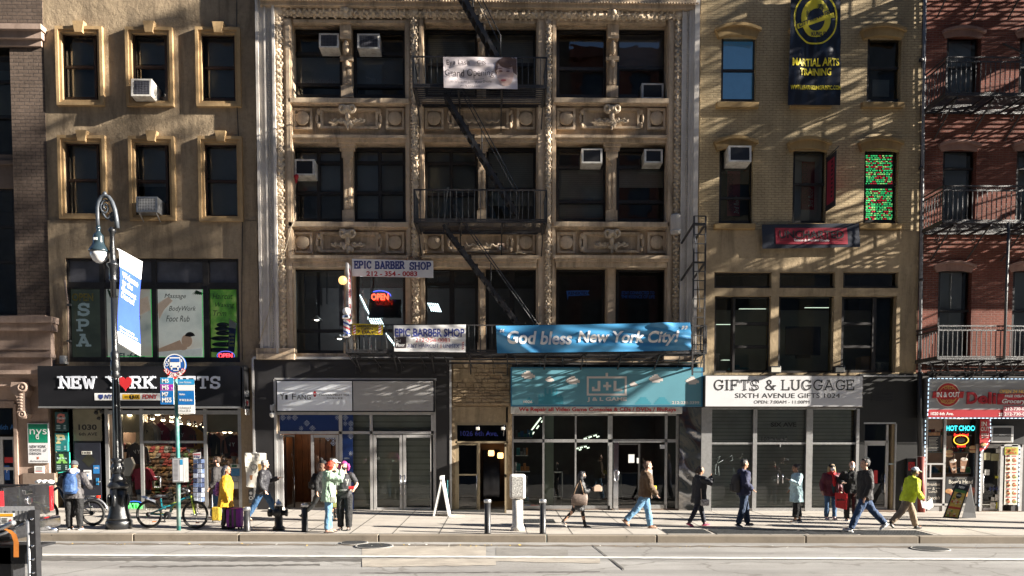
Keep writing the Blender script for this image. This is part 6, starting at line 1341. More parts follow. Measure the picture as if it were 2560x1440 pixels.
cloth('banner','long sunlit blue banner blessing the city in white italics along the fire escape rail','banner',((1240,816),(1724,807),(1724,877),(1243,884)),YR-.04,vin('banner_blue',(.055,.26,.50)),.085,[(whi,[('God bless',(1268,829,1430,863),dict(bold=.028,shear=.2)),('New York City!',(1444,828,1694,866),dict(bold=.028,shear=.2)),('“',(1250,824,1262,834),dict(bold=.028,shear=.2)),('”',(1702,816,1718,826),dict(bold=.028,shear=.2))])],None,4,fold=lambda u,v:.16*math.exp(-((v-.75+u*4.2)/.22)**2)*(u<.22)+.10*math.exp(-((v-.5+(u-.93)*7)/.3)**2)*(u>.8)+.05*math.sin(3*v)*math.sin(14*u),nx=90,nz=16)
cloth('banner','dark navy and red tattoo studio banner below the arched windows of the tan building','banner',((1904,562),(2147,558),(2150,618),(1906,622)),YF-.18,vin('banner_dark_navy',(.02,.025,.04)),.012,[(pm('tattoo_black',(.015,.012,.015),.5,0),[('UNCHARTED',(1947,577,2108,597),dict(bold=.028))]),(whi,[('Tattoo & Piercing Studio',(1982,598,2071,606),dict(shear=.25,bold=.02))])],[('red_field',vin('tattoo_red',(.30,.025,.045)),[box4(1938,570,2117,611,9)]),('ornament',pm('tattoo_black'),[box4(1948,600.5,1976,601.5),box4(2078,600.5,2106,601.5)])],5)
cloth('banner','tall black martial arts banner with yellow emblem hanging on the tan brick wall','banner',((1976,-40),(2101,-40),(2099,265),(1968,264)),YF-.22,pm('banner_black_vinyl',(.006,.008,.016),.3,.1,2,.05,20,spec=.5),.05,[(pm('kungfu_yellow',(.75,.62,.03),.45,0),[('MARTIAL ARTS',(1979,148,2091,168),dict(bold=.028)),('TRAINING',(1997,173,2072,191),dict(bold=.028)),('WWW.LEARNKUNGFUNYC.COM',(1975,216,2094,227),dict(bold=.028))]),(pm('kungfu_dark',(.02,.025,.04),.4,0),[('CITY WING TSUN',(1995,61,2081,72),dict(bold=.028,sl=.45)),('KUNG FU',(2025,82,2064,93),dict(bold=.03)),('詠',(2012,28,2030,46)),('春',(2038,14,2056,32))])],[('emblem_ring',pm('kungfu_yellow'),[[(2036+rx*math.cos(rad(a)),48-ry*math.sin(rad(a)))for rx,ry,a in([(54,66,a0+k*15/3)for k in range(4)]+[(50,62,a0+15-k*15/3)for k in range(4)])]for a0 in range(0,360,15)]),('emblem_disc',pm('kungfu_yellow'),[blob(2036,48,36,48,24)]),('emblem_core',pm('kungfu_dark'),[blob(2036,52,21,28,20)]),('emblem_strip',pm('kungfu_yellow'),[[(1992,74),(1990,62),(2080,34),(2083,46)]])],6,nx=24,nz=50)
t=thing('flag_sign','narrow black and red tattoo flag standing out from the wall by the middle arched window','flag',W(2064,540,YF))
P0=W(2064,398,YF);x=P0.x;zt=P0.z;zb=W(2063,538,YF).z;o=MB();o.box(x,YF-.78,zb+.1,x+.02,YF-.05,zt);o.build('cloth',M['black_matte'],t)
o=MB();o.box(x-.006,YF-.68,zb+.25,x+.026,YF-.16,zt-.15);o.build('red_field',_mc['tattoo_red'],t);o=MB()
for k in range(10):o.box(x-.01,YF-.58,zb+.4+k*.13,x+.03,YF-.46,zb+.47+k*.13)
o.build('lettering',_mc['tattoo_black'],t);o=MB();o.tube([(x+.01,YF,zt+.02),(x+.01,YF-.95,zt+.06)],.015,5);o.tube([(x+.01,YF,zb+.1),(x+.01,YF-.8,zb+.08)],.012,5);o.build('pole',M['black_metal'],t)
t=thing('blade_sign','narrow white sign standing out from the wall with red vertical lettering','sign',W(880,812,YF-.2));x=W(880,740,YF-.3).x;zt=W(880,668,YF-.3).z;zb=W(880,815,YF-.3).z
o=MB();o.box(x-.06,YF-.95,zb,x,YF-.3,zt);o.build('panel',vin('panel_white',(.7,.69,.72)),t);o=MB()
for k,ch in enumerate('BARBER SHOP'):
 if ch==' ':continue
 n0=len(o.v);txt(o,ch,0,zt-.25-.15*k,.3,zt-.13-.15*k,0,0,bold=.028)
 for i in range(n0,len(o.v)):q=o.v[i];o.v[i]=V((x+.005,YF-.78+q.x,q.z))
o.build('lettering',redi,t);o=MB();o.box(x-.062,YF-.97,zb,x-.0,YF-.95,zt);o.build('edge_trim',M['alu_frame'],t)
t=thing('globe_lamp','tall black lamp box with an amber globe on top, beside the barber pole','lamp',W(853,815,YR));o=MB();o.pcb(847,711,859,815,YR,.16,.02);o.build('case',M['black_metal'],t);o=MB();o.ell(W(857,701,YR+.08),.13,.13,.13,16);o.build('globe',em('amber_globe',(1,.62,.22),.35),t)
t=thing('barber_pole','barber pole with red, white and blue spiral and a white globe on the rail','barber pole',W(867,846,YR-.1));q=W(867,846,YR-.12);s_=YR/2000
o=MB();o.lathe(q,[(.06,0),(.13,.03),(.13,.1),(.10,.14)],14);z1=W(867,795,YR-.12).z-q.z;o.lathe(q,[(.10,z1-.06),(.14,z1-.02),(.14,z1+.06),(.08,z1+.1)],14);o.build('cap',M['chrome'],t)
n=16;m_=30;o=MB();vs=[];h0,h1=.13,z1-.05
for j in range(m_+1):
 for i in range(n):a=2*math.pi*i/n;vs.append(q+V((.095*math.cos(a),.095*math.sin(a),h0+(h1-h0)*j/m_)))
o.add(vs,[(j*n+i,j*n+(i+1)%n,(j+1)*n+(i+1)%n,(j+1)*n+i)for j in range(m_)for i in range(n)],0,True)
for k in range(len(o.f)):j,i=divmod(k,n);o.m[k]=(0,1,0,2)[int((i*1.0/n*4+j*.22)%4)]
o.build('spiral',[M['white'],M['red'],pm('barber_blue',(.03,.07,.35),.4)],t);o=MB();o.ell(q+V((0,0,z1+.19)),.12,.12,.12,16);o.build('globe',pm('globe_white',(.75,.74,.72),.3,0),t)
def platform(t,xa,xb,z,y0,y1,nsl=14,hole=None):
 o=MB();o.bar((xa,y0,z),(xb,y0,z),.04,.05);o.bar((xa,y1,z),(xb,y1,z),.05,.07);o.bar((xa,y0,z),(xa,y1,z),.05,.07);o.bar((xb,y0,z),(xb,y1,z),.05,.07)
 for k in range(1,nsl):
  y=y0+(y1-y0)*k/nsl;o.box(xa,y-.013,z-.01,xb,y+.013,z+.01)
 n=int((xb-xa)/1.1)
 for k in range(1,n):x=xa+(xb-xa)*k/n;o.box(x-.02,y0,z-.05,x+.02,y1,z-.014)
 o.build('platform',M['iron'],t)
def railing(t,xa,xb,z0,z1,y0,y1,pitch,worn=True,left=True,right=True,deco=False,gap=None):
 o=MB();m=0
 for z in([z1,z0+.06]+([z1-.13]if deco else[])):
  o.bar((xa,y0,z),(xb,y0,z),.03,.04)
  if left:o.bar((xa,y0,z),(xa,y1,z),.03,.04)
  if right:o.bar((xb,y0,z),(xb,y1,z),.03,.04)
 for x,y in((xa,y0),(xb,y0)):o.bar((x,y,z0),(x,y,z1),.045)
 o.build('rail',M['iron'],t)
 o=MB();n=int((xb-xa)/pitch);zt=z1-.13 if deco else z1
 for k in range(1,n):
  x=xa+(xb-xa)*k/n
  if gap and gap[0]<x<gap[1]:continue
  o.box(x-.011,y0-.011,z0,x+.011,y0+.011,zt)
 nd=max(2,int((y1-y0)/pitch))
 for s_,x in((left,xa),(right,xb)):
  if s_:
   for k in range(1,nd):y=y0+(y1-y0)*k/nd;o.box(x-.011,y-.011,z0,x+.011,y+.011,zt)
 if deco:
  for k in range(n):c=V((xa+(xb-xa)*(k+.5)/n,y0,z1-.065));o.tube([c+V((.045*math.cos(a),0,.045*math.sin(a)))for a in[2*math.pi*i/8 for i in range(8)]],.008,4,closed=True)
 ob=o.build('balusters',M['iron_worn'],t);ob['kind']='stuff'
def stair(t,a,b,ya,yb,nst,rail=True):
 A=W(*a,ya);B=W(*b,ya);dy=V((0,yb-ya,0));o=MB()
 for d in(V((0,0,0)),dy):o.bar(A+d,B+d,.02,.11)
 o.build('stringer',M['iron'],t);o=MB()
 for k in range(nst):p=A.lerp(B,(k+.5)/nst)+V((0,0,.03));o.box(p.x-.10,ya,p.z-.008,p.x+.12,yb,p.z+.010);o.box(p.x-.10,ya-.012,p.z-.10,p.x-.07,ya+.012,p.z+.10)
 o.build('steps',M['iron'],t)
 if rail:
  o=MB();up=V((.0,0,.75))
  for d in(V((0,0,0)),dy):o.tube([A+d+V((.1,0,.15)),A+d+up*1.0+V((.28,0,-.15)),B+d+up+V((.02,0,-.05)),B+d+V((.02,0,.0))],.016,5);o.tube([A.lerp(B,.5)+d,A.lerp(B,.5)+d+up],.012,4)
  o.build('handrail',M['iron_worn'],t)
FE=thing('fire_escape','black iron fire escape with zigzag stairs on the middle bay of the loft building','fire escape',W(1200,905,YF));YBk=YF-.1
L=[]
for(px0,px1,pyt,pyb)in((1033,1366,143,218),(1036,1366,475,554),(866,1765,813,881)):
 xa=W(px0,pyb,YR).x;xb=W(px1,pyb,YR).x;z0=W(1200,pyb,YR).z;z1=W(1200,pyt,YR).z
 platform(FE,xa,xb,z0,YR,YBk,10);railing(FE,xa,xb,z0,z1,YR,YBk,.172);L.append((xa,xb,z0,z1))
xa,xb,z0,z1=L[0];zt=z0+(L[0][2]-L[1][2]);platform(FE,xa,xb,zt,YR,YBk,10);railing(FE,xa,xb,zt,zt+.93,YR,YBk,.172)
stair(FE,(1112,-90),(1250,150),YR+.25,YR+.85,12);stair(FE,(1112,232),(1296,540),YR+.25,YR+.85,13);stair(FE,(1108,562),(1345,872),YR+.25,YR+.85,14)
for(xa,xb,z0,z1),n in zip(L,(3,3,9)):
 for k in range(n+1):
  o=MB();x=xa+(xb-xa)*(.02+.96*k/n);o.bar((x,YR+.12,z0-.03),(x,YF-.08,z0-.75 if n==3 else z0-.55),.035);o.bar((x,YR+.02,z0-.05),(x,YF-.05,z0-.05),.035,.05);o.build('bracket',M['iron'],FE)
o=MB();xa,xb,z0,z1=L[2]
for x0_,x1_,dz in((xa,xb,-.10),(xa+.5,xb-.2,-.22)):o.bar((x0_,YF-.5,z0+dz),(x1_,YF-.5,z0+dz-.04),.05,.05)
for k in range(16):x=xa+(xb-xa)*k/15;o.bar((x,YF-1.1,z0-.06),(x+.12,YF-.25,z0-.34),.02);o.bar((x+.05,YF-.28,z0-.25),(x+.07,YF-.28,z0-.55),.018)
o.build('under_bracing',M['iron'],FE)
o=MB();p0=W(1110,555,YR);o.bar(p0,p0+V((.12,0,1.0)),.03);p0=W(1055,480,YR);
for k in range(2):o.tube([W(962,812,YR),W(966,872,YR-.05)],.02,5)
o.build('strut',M['iron_worn'],FE)
t=thing('ladder','tall black iron ladder fixed at right end of the loft fire escape','ladder',W(1748,935,YR));Yl=YR-.02
xa=W(1733,740,Yl).x;xb=W(1762,740,Yl).x;zt=W(1748,540,Yl).z;zb=W(1748,930,Yl).z
o=MB();o.bar((xa,Yl,zb-.1),(xa,Yl,zt),.05,.03);o.bar((xb,Yl,zb),(xb,Yl,zt),.05,.03);o.build('rails',M['iron'],t)
o=MB();n=17
for k in range(n+1):z=zb+(zt-zb)*k/n;o.bar((xa,Yl,z),(xb,Yl,z),.025)
o.build('rungs',M['iron'],t)
o=MB()
for z in(zt-.22,zt-1.35):
 for x in(xa,xb):o.bar((x,Yl,z),(x-.1,YF-.3,z-.3),.05)
 o.bar((xa,Yl+.02,z),(xb,Yl+.02,z),.05)
o.build('wall_bracket',M['iron'],t);o=MB();o.tube([W(1735,555,Yl+.05),W(1742,650,Yl+.05),W(1750,780,Yl+.05)],.015,5);o.build('stay_rod',M['alu'],t)
FR=thing('fire_escape','black iron fire escape with ringed railings on the red brick house','fire escape',W(2440,935,YF));Y4=YF-1.3
for k,(pyt,pyb)in enumerate(((143,238),(465,556),(815,897))):
 xa=W((2366,2358,2345)[k],(pyt+pyb)/2,Y4).x;xb=xa+9.5;z0=W(2440,pyb,Y4).z;z1=W(2440,pyt,Y4).z
 platform(FR,xa,xb,z0,Y4,YF-.03,16);railing(FR,xa,xb,z0,z1,Y4,YF-.03,.145,deco=True)
 for j in range(9):
  o=MB();x=xa+.35+j*1.12;o.bar((x,Y4+.05,z0-.05),(x,YF-.03,z0-.85),.035);o.bar((x,Y4,z0-.07),(x,YF-.03,z0-.07),.035,.06)
  c=V((x,YF-.4,z0-.3));o.tube([c+V((0,.15*(1-i/16)*math.cos(i*.8),.15*(1-i/16)*math.sin(i*.8)))for i in range(14)],.014,4);o.build('bracket',M['iron'],FR)
 if k==0:dz=z0-W(2440,556,Y4).z;platform(FR,xa,xb,z0+dz,Y4,YF-.03,16);railing(FR,xa,xb,z0+dz,z1+dz,Y4,YF-.03,.145);[MB().bar((xa+.35+j*1.12,Y4+.05,z0+dz-.05),(xa+.35+j*1.12,YF-.03,z0+dz-.85),.035).build('bracket',M['iron'],FR)for j in range(9)]
o=MB();o.tube([W(2522,556,Y4-.03),W(2510,897,Y4-.03)],.04,7);o.build('pole',M['iron_worn'],FR)
o=MB()
for k in range(3):o.bar(W(2318,912+k*9,YF-.4-k*.2),W(3000,912+k*9,YF-.4-k*.2),.06,.05)
for k in range(14):o.bar(W(2325+k*40,905,Y4),W(2335+k*40,938,YF-.1),.03)
o.build('under_bracing',M['iron'],FR)
lp=G(298,1321);sc=(lp.y)/F
def pz(px,py,y):return W(px,py,y)
def prof(base,pts,y):
 return[(r*y/F,W(297,py,y).z-base.z)for r,py in pts]
t=thing('street_lamp','ornate black cast iron street lamp with a hooked arm and bell lamp','street lamp',lp)
blk=pm('glossy_black_paint',(.012,.013,.015),.28,.2,20,.35,70,coat=.3)
o=MB();o.lathe(lp,prof(lp,[(31,1323),(31,1303),(29,1300)],lp.y),24);o.lathe(lp,prof(lp,[(28,1300),(28,1294),(26,1288),(24,1284),(22,1270),(20,1245),(19.5,1222)],lp.y),24);o.lathe(lp,prof(lp,[(19,1222),(25,1217),(25,1213),(21,1208),(17,1203),(20,1199),(14,1192),(13,1184)],lp.y),24)
for k in range(8):a=k*math.pi/4;q=lp+V((.23*math.cos(a),.23*math.sin(a),W(297,1250,lp.y).z-lp.z));o.ell(q,.05,.05,.16,8)
o.build('base',blk,t)
o=MB();o.lathe(lp,prof(lp,[(13,1184),(15,1178),(16,1170),(14,1162),(11,1157),(15,1153),(15,1148),(11,1145)],lp.y),20)
for k in range(10):a=k*math.pi/5;q=lp+V((.145*math.cos(a),.145*math.sin(a),W(297,1171,lp.y).z-lp.z));o.ell(q,.035,.035,.06,7)
o.build('acanthus_collar',blk,t)
o=MB();o.lathe(lp,prof(lp,[(11,1145),(8.5,945)],lp.y),22,flute=.09,sm=False);o.lathe(lp,prof(lp,[(8.5,945),(10.5,940),(10.5,932),(9,929),(11.5,924),(11,905),(9,902),(10.5,897),(10,882),(8,880),(7,875),(6.5,745)],lp.y),18);o.lathe(lp,prof(lp,[(6.5,745),(6,705),(9.5,702),(9.5,698),(8,694),(9.5,688),(9,672),(15,664),(15,660),(9,656),(8,645),(8.5,640),(6.5,636),(6.5,618),(5.5,615),(5.5,582),(9,578),(8,574),(5.5,571),(5,568)],lp.y),18);o.build('shaft',blk,t)
Y=lp.y;gry=pm('weathered_lamp_grey',(.07,.08,.095),.4,.15,12,.1,60)
o=MB();arm=[(293,570),(291,548),(287,525),(280,505),(272,493),(263,489),(254,492),(247,503),(244,520),(244,545),(245,566)]
o.tube([W(x,y,Y)for x,y in arm],[.055,.055,.055,.052,.05,.05,.05,.05,.05,.045,.04],10);o.ell(W(262,485,Y),.05,.05,.06,10);o.build('arm',gry,t)
o=MB();o.tube([W(263+13*(1-k/22)*math.cos(k*.55+1.0),519-19*(1-k/22)*math.sin(k*.55+1.0),Y)for k in range(20)],.03,7);o.tube([W(252+k*2.4,520+26*math.sin(k*.23),Y)for k in range(13)],.028,7);o.tube([W(281+7*(1-k/14)*math.cos(k*.6),549-8*(1-k/14)*math.sin(k*.6),Y)for k in range(13)],.025,6);o.tube([W(278,541,Y),W(284,530,Y),W(288,525,Y)],.025,6);o.build('scrollwork',gry,t)
hb=W(246,566,Y);H=lambda py:W(246,py,Y).z-hb.z;k_=Y/F
o=MB();o.lathe(hb,[(4*k_,H(564)),(6*k_,H(570)),(4*k_,H(574)),(5*k_,H(580)),(11*k_,H(586)),(13*k_,H(592)),(13.5*k_,H(606)),(15*k_,H(612)),(19*k_,H(618)),(23.5*k_,H(626)),(24*k_,H(629)),(22*k_,H(631))],24);o.build('lamp_housing',pm('dark_teal_enamel',(.02,.035,.045),.25,.1,10,coat=.4),t)
o=MB();o.lathe(hb,[(21*k_,H(630)),(20*k_,H(640)),(15*k_,H(651)),(7*k_,H(657)),(1*k_,H(658))],24);o.build('glass_bowl',pm('frosted_glass',(.62,.62,.62),.2,.08,10,spec=.7),t)
o=MB();o.box(hb.x-.05,Y-.155,hb.z+H(603),hb.x+.03,Y-.12,hb.z+H(597));o.build('number_plate',M['white'],t)
t=thing('lamp_banner','blue and white welcome banner hanging from the street lamp','banner',W(297,855,Y))
def bq(u,v):
 a=W(297,622,Y);b=W(297,857,Y);top=a+V((.09,1.05,-.10))*u;bot=b+V((.04,1.05,-.22))*u
 p=top.lerp(bot,v);return p+V((.03*math.sin(6*v+2*u),0,0))
o=MB();n=16;vs=[bq(i/8,j/n)for j in range(n+1)for i in range(9)]
fs=[(j*9+i,(j+1)*9+i,(j+1)*9+i+1,j*9+i+1)for j in range(n)for i in range(8)];o.add(vs,fs,0,True)
for k,f in enumerate(fs):o.m[k]=1 if 3<=k//8<14 else 0
o.build('cloth',[pm('banner_cloth_white',(.78,.79,.84),.6,.05),pm('banner_cloth_blue',(.035,.085,.46),.55,.08,2)],t)
o=MB()
for i,(s_,v0,v1,u0,u1)in enumerate((('Welcome',.225,.29,.08,.85),('to the',.30,.36,.08,.60),('Garment',.37,.43,.08,.80),('District!',.44,.50,.08,.72),('#Garment District',.80,.825,.08,.7),('GarmentDistrict.NYC',.835,.86,.08,.85))):
 n0=len(o.v);txt(o,s_,u0,-v1,u1,-v0,0,0,bold=.03)
 for k in range(n0,len(o.v)):q=o.v[k];o.v[k]=bq(q.x,-q.z)+V((.012,-.0,0))
o.build('lettering',M['white'],t)
o=MB();a=bq(0,0);b=bq(1,0);o.tube([a-V((.05,0,0)),b],.014,6);a=bq(0,1);b=bq(1,1);o.tube([a-V((.05,0,0)),b],.014,6);o.build('rod',M['white'],t)
bp=G(447,1326);Y=bp.y;t=thing('bus_stop_sign','green bus stop pole with round blue bus disc and route panels','bus stop',bp)
o=MB();o.tube([bp,W(445,1145,Y),W(441,1000,Y),W(437,915,Y)],.05,10);o.build('pole',pm('bus_green',(.03,.16,.15),.45,.2,6,.1,40,dirt=.75,dcol=(.40,.42,.40)),t)
yy=Y-.06;c=W(437,912,yy);r=27*Y/F
o=MB();o.lathe(c,[(.01,0),(r,0),(r,.04),(.01,.04)],28,0,False,'Y');o.ring(c+V((0,-.004,0)),r*.95,r*.09,1,28);ds=o.build('disc',[pm('bus_blue',(.02,.10,.36),.4,.05),M['white']],t)
o=MB()
for r_ in((424,891,450,922),):o.prect(424,893,451,919,yy-.008,0)
o.prect(426,896,449,905,yy-.012,1);o.prect(427,914,431,917,yy-.012,1);o.prect(444,914,448,917,yy-.012,1);o.prect(427,919,431,924,yy-.008,0);o.prect(443,919,447,924,yy-.008,0);o.prect(420,898,423,905,yy-.008,0);o.prect(452,898,455,905,yy-.008,0);o.prect(433,925,447,927,yy-.008,0)
q=W(417,911,yy-.008);o.ring(q,.04,.015,0,10);o.disc(q+V((0,0,.07)),.015,0,8);o.build('bus_symbol',[M['white'],_mc['bus_blue']],ds)
o=MB();m=16;P=lambda a,q:c+V((q*math.cos(a),-.014,q*math.sin(a)));vs=[]
for i in range(m+1):
 a=rad(205+130*i/m);vs+=[P(a,r*.72),P(a,r*1.12)]
o.add(vs,[(2*i,2*i+1,2*i+3,2*i+2)for i in range(m)],0);x_=W(437,940,yy);o.box(x_.x-.05,yy-.014,W(437,947,yy).z,x_.x+.05,yy+.01,W(437,934,yy).z)
for i,ch in enumerate('NO STANDING'):
 if ch==' ':continue
 a=rad(215+11*i);n0=len(o.v);txt(o,ch,-.030,-.045,.030,.045,0,1,bold=.03);Mx=Matrix.Translation(P(a,r*.92)+V((0,-.004,0)))@Matrix.Rotation(-(a+math.pi/2),4,'Y');o.xform(Mx,n0)
o.build('red_band',[pm('band_red',(.62,.04,.03),.45,0),M['white']],ds)
o=MB();yl=Y-.10;o.pb(401,944,434,1011,yl,.02,0);yf=yl-.004
o.prect(401,944,434,960,yf,1);o.prect(401,961,434,976,yf,2);o.prect(401,977,434,1011,yf,3)
for s_,b in(('M5',(405,947,422,957)),('M5',(405,963,422,974)),('M7',(405,980,421,991)),('M55',(405,994,429,1006))):ptxt(o,s_,*b,yf-.004,0,bold=.03)
ptxt(o,'S',428,968,431,973,yf-.004,0)
o.build('route_panel',[M['white'],pm('route_light_blue',(.03,.28,.55),.4),pm('route_purple',(.35,.03,.40),.4),pm('route_blue',(.01,.14,.42),.4)],t)
o=MB();o.pb(445,948,486,1034,yl,.02,0);o.prect(445,948,486,962,yf,1);o.prect(445,963,486,976,yf,0);o.prect(445,977,486,1012,yf,3)
ptxt(o,'Lower Manhattan',448,953,478,958,yf-.004,0);ptxt(o,'Harlem',448,983,462,988,yf-.004,0,bold=.03);ptxt(o,'W 44 St & 6 Av',448,997,481,1003,yf-.004,0,bold=.03);ptxt(o,'6 Avenue &',449,1016,478,1022,yf-.004,4);ptxt(o,'West 38 St',449,1024,477,1030,yf-.004,4)
o.build('destination_panel',[M['white'],_mc['route_light_blue'],_mc['route_purple'],_mc['route_blue'],M['black']],t)
o=MB();o.pcb(430,1145,460,1206,Y-.16,.3,.012);ob=o.build('timetable_box',M['alu'],t);o=MB();o.prect(432,1148,448,1203,Y-.163,0);o.prect(449,1148,458,1203,Y-.163,1);o.prect(450,1149,457,1162,Y-.166,2)
for k in range(16):o.prect(434,1151+k*3.1,445,1152+k*3.1,Y-.166,3)
o.build('timetable',[pm('paper_grey',(.42,.42,.45),.6,.05),M['white'],_mc['route_light_blue'],M['black_matte']],ob)
def bollard(px,py,top,label):
 p=G(px,py);h=W(px,top,p.y).z-p.z;t=thing('bollard',label,'bollard',p,'black steel bollards along the kerb')
 o=MB();o.lathe(p,[(.085,0),(.078,.03),(.075,h-.07)],18);o.build('post',pm('bollard_black',(.02,.02,.022),.38,.25,10,.15,50,dirt=.4,dcol=(.1,.1,.1)),t)
 o=MB();o.lathe(p,[(.088,h-.09),(.09,h-.03),(.082,h-.005),(.04,h)],18);o.build('cap',M['steel'],t)
bollard(618,1329,1267,'black bollard beside the purple suitcase');bollard(762,1329,1258,'black bollard with steel cap to the right of the fire hydrant');bollard(1219,1334,1248,'black bollard to the left of the white sticker-covered post');bollard(1357,1334,1248,'black bollard to the right of the white sticker-covered post')
p=G(697,1325);t=thing('fire_hydrant','black fire hydrant with a silver bonnet behind the walking gray haired man','fire hydrant',p);k_=p.y/F;H=lambda y:W(697,y,p.y).z-p.z
hm=pm('hydrant_black',(.015,.015,.017),.4,.25,14,.2,60)
o=MB();o.lathe(p,[(15*k_,0),(15*k_,H(1318)),(10*k_,H(1314)),(9.5*k_,H(1285)),(10*k_,H(1268)),(11*k_,H(1266))],20);o.build('barrel',hm,t)
o=MB();o.lathe(p,[(10*k_,H(1266)),(9.5*k_,H(1260)),(6*k_,H(1254)),(2.5*k_,H(1252)),(2.5*k_,H(1248))],18);o.build('bonnet',M['steel'],t)
o=MB();q=p+V((0,0,H(1282)))
o.lathe(q,[(.085,-.26),(.10,-.25),(.10,-.17),(.07,-.16),(.07,.17),(.09,.18),(.09,.22)],14,axis='X');o.build('side_nozzle',hm,t);o=MB();o.lathe(q+V((0,0,.02)),[(.10,-.24),(.10,-.16),(.08,0)],14,axis='Y');o.build('front_nozzle',hm,t)
p=G(1294,1326);t=thing('utility_post','white rounded kerb post covered in torn stickers and grime','utility post',p);k_=p.y/F;H=lambda y:W(1294,y,p.y).z-p.z
def grimy():
 t_=NT('sticker_grime');v=t_.node('ShaderNodeTexVoronoi');v.inputs['Scale'].default_value=38;t_.link(t_.P(),v.inputs['Vector'])
 c=t_.ramp(t_.noise(30,6,.8),[(.42,(.72,.71,.68)),(.5,(.45,.44,.42)),(.56,(.05,.05,.05)),(.62,(.6,.6,.58))]);t_.col(c);t_.b.inputs['Roughness'].default_value=.6;t_.bump(t_.noise(30,5),.4,.01);return t_.m
def flaked():
 t_=NT('flaked_white');c=t_.ramp(t_.noise(40,5,.75),[(.4,(.72,.70,.66)),(.55,(.62,.60,.57)),(.62,(.15,.14,.13))]);t_.col(c);t_.b.inputs['Roughness'].default_value=.6;return t_.m
fl=flaked();o=MB();o.lathe(p,[(17*k_,0),(17*k_,H(1318)),(13.5*k_,H(1310)),(13*k_,H(1250))],18);o.build('shaft',fl,t)
o=MB();o.cbox(p.x-20*k_,p.y-.13,p.z+H(1247),p.x+20*k_,p.y+.13,p.z+H(1185),.06);o.build('head',fl,t);o=MB();o.box(p.x-14*k_,p.y-.134,p.z+H(1240),p.x+14*k_,p.y-.128,p.z+H(1192));o.build('face_plate',grimy(),t)
p=G(1102,1289);t=thing('sandwich_board','white folding sandwich board seen edge-on in front of the tea shop','sandwich board',p);y0=p.y
for nm,a,b in(('left_panel',(1082,1288),(1103,1194)),('right_panel',(1124,1288),(1106,1194))):
 A=W(*a,y0-.25);B=W(*b,y0-.25);A.z=gz(A.x,A.y)+.01;o=MB();dx=.05 if nm=='left_panel' else-.05
 o.add([A,A+V((dx,0,0)),B+V((dx,0,0)),B]+[v+V((0,.62,0))for v in(A,A+V((dx,0,0)),B+V((dx,0,0)),B)],[(0,1,2,3),(7,6,5,4),(0,4,5,1),(3,2,6,7),(0,3,7,4),(1,5,6,2)]);o.build('panel',M['white'],t)
o=MB();o.box(W(1101,1194,y0).x,y0-.3,W(1104,1198,y0).z,W(1109,1194,y0).x,y0+.4,W(1104,1190,y0).z);o.build('hinge',M['white'],t)
o=MB();o.tube([W(1119,1200,y0+.5),W(1119,1286,y0+.5)],.014,5);o.build('prop',pm('prop_teal',(.05,.2,.22),.4),t)
p=G(2400,1297);t=thing('sandwich_board','black sandwich board with a colourful sandwich menu before the delicatessen','sandwich board',p);y0=p.y
def slant(c4,ys,th,name,mat,par):
 P=[W(x,y,yy)for(x,y),yy in zip(c4,ys)];o=MB();o.add(P+[q+V((.015,th,0))for q in P],[(3,2,1,0),(4,5,6,7),(0,1,5,4),(1,2,6,5),(2,3,7,6),(3,0,4,7)]);return o.build(name,mat,par)
fp_=slant([(2390,1207),(2423,1215),(2396,1298),(2357,1294)],[y0+.1,y0-.15,y0-.4,y0-.15],.03,'front_panel',M['black_metal'],t)
slant([(2426,1211),(2428,1211),(2441,1298),(2405,1294)],[y0-.1,y0+.1,y0+.3,y0+.1],.03,'back_panel',M['black_matte'],t)
def onb(u,v,off=.012):
 P=[W(x,y,yy)for(x,y),yy in zip([(2390,1207),(2423,1215),(2396,1298),(2357,1294)],[y0+.1,y0-.15,y0-.4,y0-.15])]
 return P[0].lerp(P[1],u).lerp(P[3].lerp(P[2],u),v)+V((-.004,-off,0))
o=MB();q4=lambda a,b,c,d,mi,off:o.add([onb(a,d,off),onb(c,d,off),onb(c,b,off),onb(a,b,off)],[(0,1,2,3)],mi)
q4(.1,.16,.9,.95,0,.012);q4(.1,.16,.9,.24,1,.015);q4(.1,.66,.9,.72,2,.015);random.seed(4)
for k in range(26):
 u,v=random.uniform(.16,.84),random.choice((random.uniform(.42,.64),random.uniform(.76,.92)));r=.05;o.add([onb(u+r*math.cos(a)*1.6,v+r*.55*math.sin(a),.018+.0008*k)for a in[2*math.pi*i/8 for i in range(8)]],[tuple(reversed(range(8)))],random.choice((2,3,4,4,5)))
o.add([onb(.5+.2*math.cos(a),.33+.09*math.sin(a),.016)for a in[2*math.pi*i/14 for i in range(14)]],[tuple(reversed(range(14)))],6)
o.build('menu',[pm('menu_yellow',(.55,.38,.08),.5,.3,12),pm('menu_green',(.08,.2,.05),.5),pm('menu_red',(.5,.05,.03),.5),pm('menu_brown',(.30,.12,.05),.5),pm('menu_cream',(.65,.5,.35),.5),pm('menu_leaf',(.12,.28,.05),.5),M['black']],fp_)
o=MB();n0=0
for s_,r_,m_ in(('NEW',(.28,.05,.72,.12),0),('IN & OUT',(.34,.30,.66,.35),0)):
 n0=len(o.v);txt(o,s_,r_[0],-r_[3],r_[2],-r_[1],0,0,bold=.03)
 for k in range(n0,len(o.v)):q=o.v[k];o.v[k]=onb(q.x,-q.z,.022)
o.build('lettering',M['white'],fp_)
def hoodie_mesh():
 o=MB();prof_=[(-.16,.62),(-.09,.66),(.09,.66),(.16,.62),(.30,.50),(.36,.05),(.28,.03),(.24,.38),(.24,-.02),(-.24,-.02),(-.24,.38),(-.28,.03),(-.36,.05),(-.30,.50)]
 o.prism(prof_,-.05,.05);o.ell((0,0,.64),.12,.07,.08,10);return o
